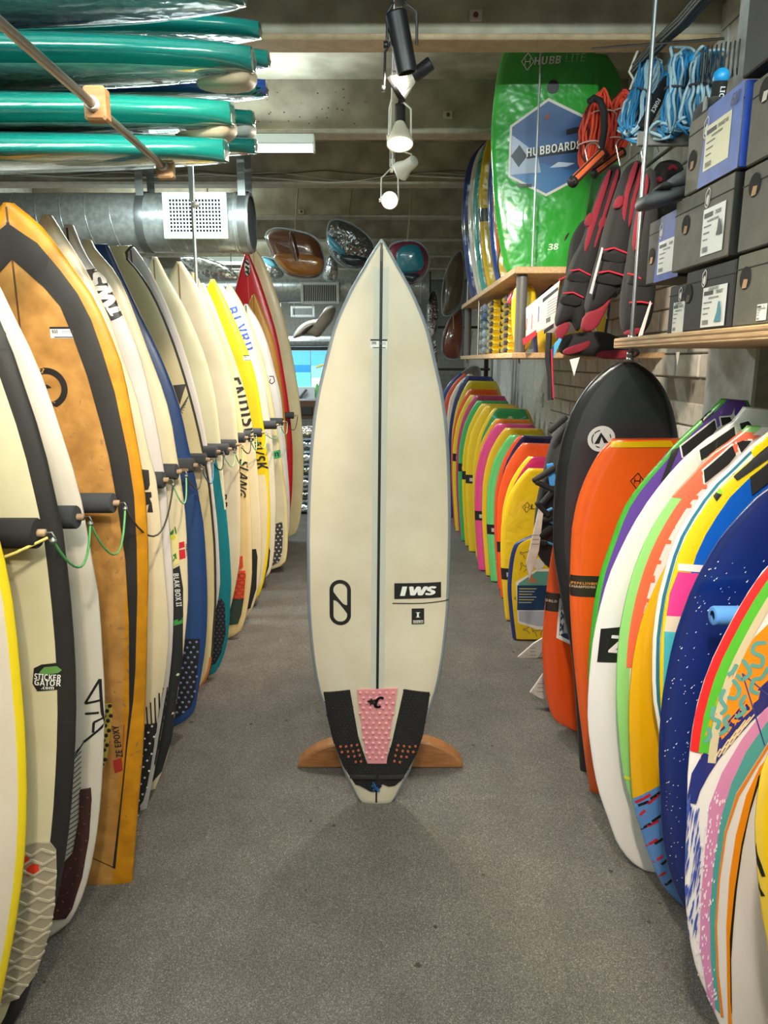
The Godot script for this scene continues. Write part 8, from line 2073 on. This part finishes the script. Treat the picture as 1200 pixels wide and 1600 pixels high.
func ropes_and_vests() -> void:
	# rods they hang from
	var hr := thing("hanging_rail", "dark steel rail under the ceiling that carries the ropes", "rail", Vector3.ZERO)
	obj("rail", rod(Vector3(0.7887, 2.7085, -3.000), Vector3(1.0366, 2.5125, -2.420), 0.004, 8), mat("2e2b29", 0.5), hr)
	obj("rail", rod(Vector3(1.02, 2.30, -2.50), Vector3(1.05, 2.30, -3.45), 0.006, 8), mat("3a3a3c", 0.5), hr)
	obj("rail_bracket", soft_box(Vector3(0.30, 0.045, 0.02), 0.003), mat("5a5a58", 0.5), hr, Vector3(1.0038, 2.2813, -2.600))
	for k in 9:
		var e := Vector3(0.9768, 2.4634, -2.420) + Vector3(0.011 * k, 0.0 + 0.002 * (k % 3), 0.006 * k)
		var o := obj("display_fin", extrude([Vector2(-0.02, -0.06), Vector2(0.01, -0.07), Vector2(0.012, 0.03), Vector2(-0.012, 0.012)], 0.004, 0.0008), mat("1d1c1c", 0.5), self, e)
		o.rotation.y = 1.1
		tag(o, ["leftmost", "second", "third", "fourth", "middle", "sixth", "seventh", "eighth", "rightmost"][k] + " thin black plate in the fanned row behind the blue ropes", "fin", "fan of black fin plates")
	var blue := mat("1f6f9f", 0.75)
	var pale := mat("8fabb8", 0.75)
	var ropes := []
	ropes.append(rope_bundle("rope_coil", "blue and white rope bundle leaning left, first of the three", Vector3(0.9765, 2.6048, -2.850), Vector3(0.8690, 2.3423, -2.750), 0.040, 0.062, blue, pale, 11))
	ropes.append(rope_bundle("rope_coil", "blue and white rope bundle hanging straight in the middle", Vector3(0.9935, 2.5427, -2.620), Vector3(0.9498, 2.2933, -2.580), 0.036, 0.056, blue, pale, 12))
	ropes.append(rope_bundle("rope_coil", "blue and white rope bundle next to the grey pilaster", Vector3(1.0125, 2.4821, -2.460), Vector3(0.9907, 2.2930, -2.500), 0.036, 0.056, blue, pale, 13))
	var handles := [[Vector3(1.0180, 2.5370, -2.800), Vector3(0.9078, 2.3502, -2.720), "FORCE"], [Vector3(1.0194, 2.5125, -2.580), Vector3(0.9901, 2.3002, -2.550), ""], [Vector3(0.9878, 2.3641, -2.300), Vector3(0.9864, 2.2588, -2.320), "LIQUID"]]
	for i in 3:
		var h: Array = handles[i]
		var t: Node3D = ropes[i]
		var h0: Vector3 = h[0] - t.position
		var d: Vector3 = h[1] - h[0]
		var gp := obj("handle_grip", rod(h0, h0 + d, 0.021, 14), mat("131418", 0.85), t)
		var ball := SphereMesh.new()
		ball.radius = 0.024; ball.height = 0.048; ball.radial_segments = 20; ball.rings = 12
		obj("ball_end", ball, mat("1f8fd0", 0.35), t, h0)
		if h[2] != "":
			var xd := d.normalized()
			var bs := Basis(xd, Vector3(0, 0, 1).cross(xd).normalized(), Vector3(0, 0, 1))
			text_flat(gp, "lettering", h[2], 0.014, Transform3D(bs, h0 + d * 0.6 + Vector3(0, 0, 0.0225)), mat("cfd2d4", 0.5), "bold", 0.0, 1.0)
	# orange ropes with striped handles
	var orange := mat("d8452a", 0.75)
	var dk := mat("5a1c14", 0.8)
	var tows := [orange_rope("tow_rope", "orange red coiled tow rope, left of the two, with black foam loop", Vector3(0.9113, 2.5228, -3.350), 0.056, 0.15, orange, dk, 21), orange_rope("tow_rope", "second orange red tow rope half hidden behind the first", Vector3(1.0616, 2.5944, -3.550), 0.056, 0.14, orange, dk, 22)]
	var hd := [[Vector3(0.8654, 2.3568, -3.060), Vector3(0.7319, 2.2297, -2.960)], [Vector3(1.0517, 2.4517, -3.400), Vector3(0.9217, 2.3555, -3.360)]]
	for i in 2:
		var t: Node3D = tows[i]
		var h0: Vector3 = hd[i][0] - t.position
		var d: Vector3 = hd[i][1] - hd[i][0]
		var gp := obj("handle_grip", rod(h0, h0 + d, 0.019, 14), mat("c4552a", 0.75), t)
		var s := d.cross(Vector3(0, 0, 1)).normalized()
		for k in [-1.0, 0.0, 1.0]: obj("stripe", rod(h0 + s * k * 0.011 + Vector3(0, 0, 0.015), h0 + d + s * k * 0.011 + Vector3(0, 0, 0.015), 0.0045, 6), mat("1a1512", 0.8), gp)
		for e in [Vector3.ZERO, d]: obj("end_cap", rod(h0 + e - d * 0.03, h0 + e + d * 0.03, 0.022, 14), mat("171514", 0.6), gp)
	var loop_path := PackedVector3Array()
	for q in [Vector3(0.8994, 2.3987, -3.200), Vector3(0.9102, 2.4793, -3.200), Vector3(0.9055, 2.5517, -3.200), Vector3(0.8871, 2.5925, -3.200), Vector3(0.8601, 2.6044, -3.200), Vector3(0.8402, 2.5877, -3.200)]: loop_path.append(q - tows[0].position)
	obj("foam_loop", tube(loop_path, 0.014, 10), mat("17171a", 0.8), tows[0])
	# cable bundle under the ceiling
	var cb := thing("cable_bundle", "bundle of black cables running diagonally up to the ceiling at the right", "cable", Vector3(0.9632, 2.6029, -2.600))
	for k in 7:
		var o := Vector3(0.012 * (k % 3), 0.012 * (k / 3), 0.01 * (k % 2)) - cb.position
		obj("cable", tube(PackedVector3Array([Vector3(0.9204, 2.5936, -2.900) + o, Vector3(0.9387, 2.6119, -2.750) + o + Vector3(0, 0.01 * sin(k), 0), Vector3(0.9283, 2.5840, -2.500) + o, Vector3(0.9176, 2.5733, -2.300) + o, Vector3(0.8842, 2.5293, -2.000) + o]), 0.008, 6), mat("141415" if k != 4 else "b5b2aa", 0.5), cb)
	var wl := tube(PackedVector3Array([Vector3(1.0343, 2.7996, -3.200), Vector3(1.0127, 2.7414, -3.200), Vector3(0.9974, 2.7015, -3.200), Vector3(1.0177, 2.6732, -3.200), Vector3(1.0048, 2.6353, -3.200)]), 0.005, 6)
	tag(obj("white_cable", wl, mat("c9c5bb", 0.5)), "loose white cable loop left of the blue ropes", "cable")
	# vests
	vest("black vest with red lining hanging furthest left, its shoulder strap catching light", 3.15, [Vector2(0.9512, 2.3418), Vector2(0.9101, 2.3271), Vector2(0.8677, 2.1594), Vector2(0.8321, 2.0385), Vector2(0.7977, 1.9825), Vector2(0.7749, 1.9053), Vector2(0.7531, 1.8011), Vector2(0.7301, 1.7166), Vector2(0.7396, 1.6900), Vector2(0.7693, 1.7007), Vector2(0.8011, 1.7219), Vector2(0.8261, 1.6687), Vector2(0.8469, 1.6900), Vector2(0.8568, 1.8011), Vector2(0.8832, 1.9053), Vector2(0.9114, 2.0588), Vector2(0.9442, 2.2091), Vector2(0.9785, 2.3271)],
		[[Vector2(0.9017, 2.3004), Vector2(0.9241, 2.3148), Vector2(0.8719, 2.1128), Vector2(0.8351, 1.9806), Vector2(0.8236, 1.9957), Vector2(0.8446, 2.1300)], [Vector2(0.9396, 2.3148), Vector2(0.9560, 2.3028), Vector2(0.9116, 2.1497), Vector2(0.8689, 1.9907), Vector2(0.8535, 1.9831), Vector2(0.8832, 2.1004)], [Vector2(0.8333, 2.1448), Vector2(0.8652, 2.1374), Vector2(0.8526, 2.0855), Vector2(0.8179, 2.0930)], [Vector2(0.8866, 2.1300), Vector2(0.9132, 2.1251), Vector2(0.9029, 2.0806), Vector2(0.8712, 2.0831)]],
		[[Vector2(0.7701, 1.9125), Vector2(0.8560, 1.8923), Vector2(0.8498, 1.8619), Vector2(0.7587, 1.8771)], [Vector2(0.7431, 1.8211), Vector2(0.8292, 1.8057), Vector2(0.8233, 1.7698), Vector2(0.7316, 1.7852)]], [[Vector2(0.7699, 1.9151), Vector2(0.8067, 1.9201), Vector2(0.8557, 1.8974)], [Vector2(0.7455, 1.8262), Vector2(0.7879, 1.8288), Vector2(0.8317, 1.8083)]], 0.13, [Vector2(0.7252, 1.6878), Vector2(0.7830, 1.7192), Vector2(0.7901, 1.6878), Vector2(0.7601, 1.6405), Vector2(0.7390, 1.6299)])
	vest("black vest with red V neck and two piped waist bands in the middle", 2.95, [Vector2(0.9636, 2.3051), Vector2(0.9262, 2.2778), Vector2(0.9060, 2.2136), Vector2(0.8843, 2.1300), Vector2(0.8623, 2.0455), Vector2(0.8518, 1.9741), Vector2(0.8316, 1.8924), Vector2(0.8076, 1.7851), Vector2(0.8050, 1.7408), Vector2(0.8265, 1.7259), Vector2(0.8711, 1.7506), Vector2(0.9088, 1.7999), Vector2(0.9295, 1.7949), Vector2(0.9371, 1.8341), Vector2(0.9533, 1.8924), Vector2(0.9677, 1.9741), Vector2(0.9726, 2.0455), Vector2(0.9715, 2.1300), Vector2(0.9884, 2.2366), Vector2(0.9934, 2.3006)],
		[[Vector2(0.9407, 2.2834), Vector2(0.9597, 2.2879), Vector2(0.9215, 2.1431), Vector2(0.9185, 2.0463), Vector2(0.9040, 2.0788), Vector2(0.9077, 2.1659)], [Vector2(0.9676, 2.2789), Vector2(0.9807, 2.2655), Vector2(0.9527, 2.1523), Vector2(0.9464, 2.0695), Vector2(0.9317, 2.0347), Vector2(0.9271, 2.0649), Vector2(0.9362, 2.1431)], [Vector2(0.8835, 2.1637), Vector2(0.9129, 2.1614), Vector2(0.9014, 2.1156), Vector2(0.8694, 2.1179)], [Vector2(0.9373, 2.1614), Vector2(0.9595, 2.1591), Vector2(0.9553, 2.1156), Vector2(0.9333, 2.1156)]],
		[[Vector2(0.8365, 1.9641), Vector2(0.9359, 1.9501), Vector2(0.9287, 1.9126), Vector2(0.8287, 1.9313)], [Vector2(0.8171, 1.8796), Vector2(0.9271, 1.8654), Vector2(0.9220, 1.8321), Vector2(0.8142, 1.8464)]], [[Vector2(0.8365, 1.9641), Vector2(0.8802, 1.9734), Vector2(0.9382, 1.9524)], [Vector2(0.8195, 1.8819), Vector2(0.8660, 1.8890), Vector2(0.9266, 1.8725)]], 0.15, [Vector2(0.7917, 1.7327), Vector2(0.8557, 1.7569), Vector2(0.8934, 1.7956), Vector2(0.8900, 1.7715), Vector2(0.8366, 1.6593), Vector2(0.7805, 1.6642)])
	vest("black vest behind the threaded rod with red side trim", 2.72, [Vector2(0.9312, 2.2211), Vector2(0.9145, 2.1405), Vector2(0.9025, 2.0546), Vector2(0.8950, 1.9675), Vector2(0.8874, 1.8791), Vector2(0.8750, 1.7894), Vector2(0.8766, 1.6985), Vector2(0.8899, 1.6432), Vector2(0.9576, 1.6294), Vector2(0.9855, 1.6985), Vector2(0.9890, 1.8344), Vector2(0.9831, 1.9675), Vector2(0.9694, 2.1405), Vector2(0.9539, 2.2211)],
		[[Vector2(0.9098, 2.1946), Vector2(0.8952, 2.0897), Vector2(0.8833, 2.0044), Vector2(0.8837, 1.9353), Vector2(0.9027, 1.9266), Vector2(0.9090, 2.0258), Vector2(0.9162, 2.1108), Vector2(0.9249, 2.1737)]], [[Vector2(0.8785, 1.8500), Vector2(0.9619, 1.8369), Vector2(0.9597, 1.8062), Vector2(0.8765, 1.8150)]], [[Vector2(0.8807, 1.7554), Vector2(0.9221, 1.7576), Vector2(0.9641, 1.7509)], [Vector2(0.8668, 1.8544), Vector2(0.8923, 1.8500), Vector2(0.9161, 1.8369)]], 0.13, [Vector2(0.8777, 1.6563), Vector2(0.9424, 1.6746), Vector2(0.9488, 1.6517), Vector2(0.8982, 1.6334)])
	vest("dark grey vest mostly hidden at the left behind the first black vest", 3.3, [Vector2(0.8771, 2.1622), Vector2(0.8404, 2.1201), Vector2(0.8209, 2.0671), Vector2(0.8145, 1.9762), Vector2(0.8075, 1.8950), Vector2(0.7865, 1.8623), Vector2(0.7675, 1.7855), Vector2(0.7818, 1.7301), Vector2(0.8305, 1.7855), Vector2(0.8587, 1.8950), Vector2(0.8808, 2.0031), Vector2(0.9066, 2.1359)], [], [[Vector2(0.7876, 2.0818), Vector2(0.8034, 2.0975), Vector2(0.7937, 2.0713), Vector2(0.7834, 2.0556)]], [[Vector2(0.7638, 1.8962), Vector2(0.7966, 1.9123), Vector2(0.8184, 1.9230)]], 0.10, [])
	vest("folded black and red vest lying lowest under the hanging ones", 3.25, [Vector2(0.7756, 1.6171), Vector2(0.7961, 1.6614), Vector2(0.8523, 1.6724), Vector2(0.9652, 1.6835), Vector2(1.0531, 1.6448), Vector2(1.1416, 1.6032), Vector2(1.1333, 1.5614), Vector2(1.0306, 1.5558), Vector2(0.9151, 1.5726), Vector2(0.7893, 1.5726)], [[Vector2(0.7813, 1.5997), Vector2(0.8419, 1.6215), Vector2(0.9080, 1.6434), Vector2(0.8934, 1.6051), Vector2(0.8441, 1.5832), Vector2(0.7828, 1.5722)], [Vector2(0.9278, 1.5942), Vector2(1.0399, 1.5997), Vector2(1.1255, 1.5832), Vector2(1.0430, 1.5557), Vector2(0.9299, 1.5612)]], [], [], 0.16, [])
	vest("small black vest with red neck and blue print at the back between rod and boxes", 2.95, [Vector2(1.0395, 2.2778), Vector2(1.0668, 2.3051), Vector2(1.1213, 2.3006), Vector2(1.1483, 2.2732), Vector2(1.1505, 2.1905), Vector2(1.1487, 2.0973), Vector2(1.0756, 2.0738), Vector2(1.0401, 2.1440)], [[Vector2(1.0703, 2.2655), Vector2(1.0885, 2.2789), Vector2(1.1091, 2.2655), Vector2(1.1102, 2.2520), Vector2(1.0901, 2.2610), Vector2(1.0763, 2.2520)], [Vector2(1.0251, 2.2249), Vector2(1.0436, 2.2362), Vector2(1.0595, 2.2204), Vector2(1.0505, 2.2114), Vector2(1.0355, 2.2159)]], [], [], 0.12, [])
	var tg := [["blue and white swing tag under the first vest", [Vector2(0.7316, 1.6442), Vector2(0.7425, 1.6390), Vector2(0.7187, 1.5816), Vector2(0.7044, 1.5449), Vector2(0.6964, 1.5999)], "4a9fd0", 3.05], ["white swing tag with blue corner below the vests", [Vector2(0.7919, 1.5555), Vector2(0.8350, 1.5662), Vector2(0.8149, 1.4858)], "cfd6da", 3.1], ["long white swing tag beside the middle vest", [Vector2(0.8298, 1.9751), Vector2(0.8374, 1.9705), Vector2(0.8038, 1.8017), Vector2(0.7936, 1.8065)], "a9acb2", 2.86], ["white tag edge hanging by the threaded rod", [Vector2(0.9514, 1.7604), Vector2(0.9567, 1.7516), Vector2(0.9330, 1.6405), Vector2(0.9172, 1.6360)], "c9c8c6", 2.64], ["pale triangular tag under the near shelf", [Vector2(1.1623, 1.5851), Vector2(1.1776, 1.5851), Vector2(1.1721, 1.5301)], "cfccc6", 2.9]]
	for q in tg:
		var c := Vector2.ZERO
		for v in q[1]: c += v
		c /= q[1].size()
		var lp := shift(q[1], c)
		var o := obj("swing_tag", extrude(lp, 0.004, 0.0008), mat(q[2], 0.5), self, v3(c, -q[3]))
		tag(o, q[0], "tag", "swing tags of the vests")
	var sp := obj("strap", tube(PackedVector3Array([Vector3(0.6766, 1.6630, -3.000), Vector3(0.6763, 1.5605, -3.000), Vector3(0.6906, 1.4826, -3.000), Vector3(0.6951, 1.3906, -3.000)]), 0.013, 4), mat("1a1a1c", 0.8))
	tag(sp, "black strap with red edge dangling below the far shelf", "strap")
	obj("red_edge", tube(PackedVector3Array([Vector3(0.6868, 1.5989, -2.985), Vector3(0.6938, 1.5089, -2.985), Vector3(0.7045, 1.3993, -2.985)]), 0.004, 6), mat("b02038", 0.7), sp)

func orange_rope(called: String, label: String, c: Vector3, rx: float, ry: float, m1: Material, m2: Material, seedn: int) -> Node3D:
	var t := thing(called, label, "rope", c)
	var r := RandomNumberGenerator.new()
	r.seed = seedn
	var g1 := Geo.new()
	var g2 := Geo.new()
	for k in 46:
		var sx := rx * r.randf_range(0.12, 1.05)
		var sy := ry * r.randf_range(0.8, 1.03)
		var z := r.randf_range(-0.06, 0.06)
		var ph := r.randf() * TAU
		var path := PackedVector3Array()
		for i in 23:
			var w := TAU * i / 22.0
			path.append(Vector3(cos(w) * sx + 0.004 * sin(w * 5 + ph) + 0.10 * sin(w) * sy, sin(w) * sy, z + 0.008 * sin(w * 3 + ph)))
		tube_geo(g1 if k % 4 else g2, path, 0.0062, 5)
	obj("strands", g1.mesh(), m1, t)
	obj("strands", g2.mesh(), m2, t)
	for k in 2:
		var tie := PackedVector3Array()
		for i in 9:
			var w := PI * i / 8.0
			tie.append(Vector3(-cos(w) * rx * 1.05 + (0.02 if k == 0 else -0.02), (0.05 if k == 0 else -0.07) + 0.01 * sin(w), 0.05 * sin(w) + 0.03))
		obj("tie", tube(tie, 0.003, 5), mat("c9b8b0", 0.5), t)
	return t
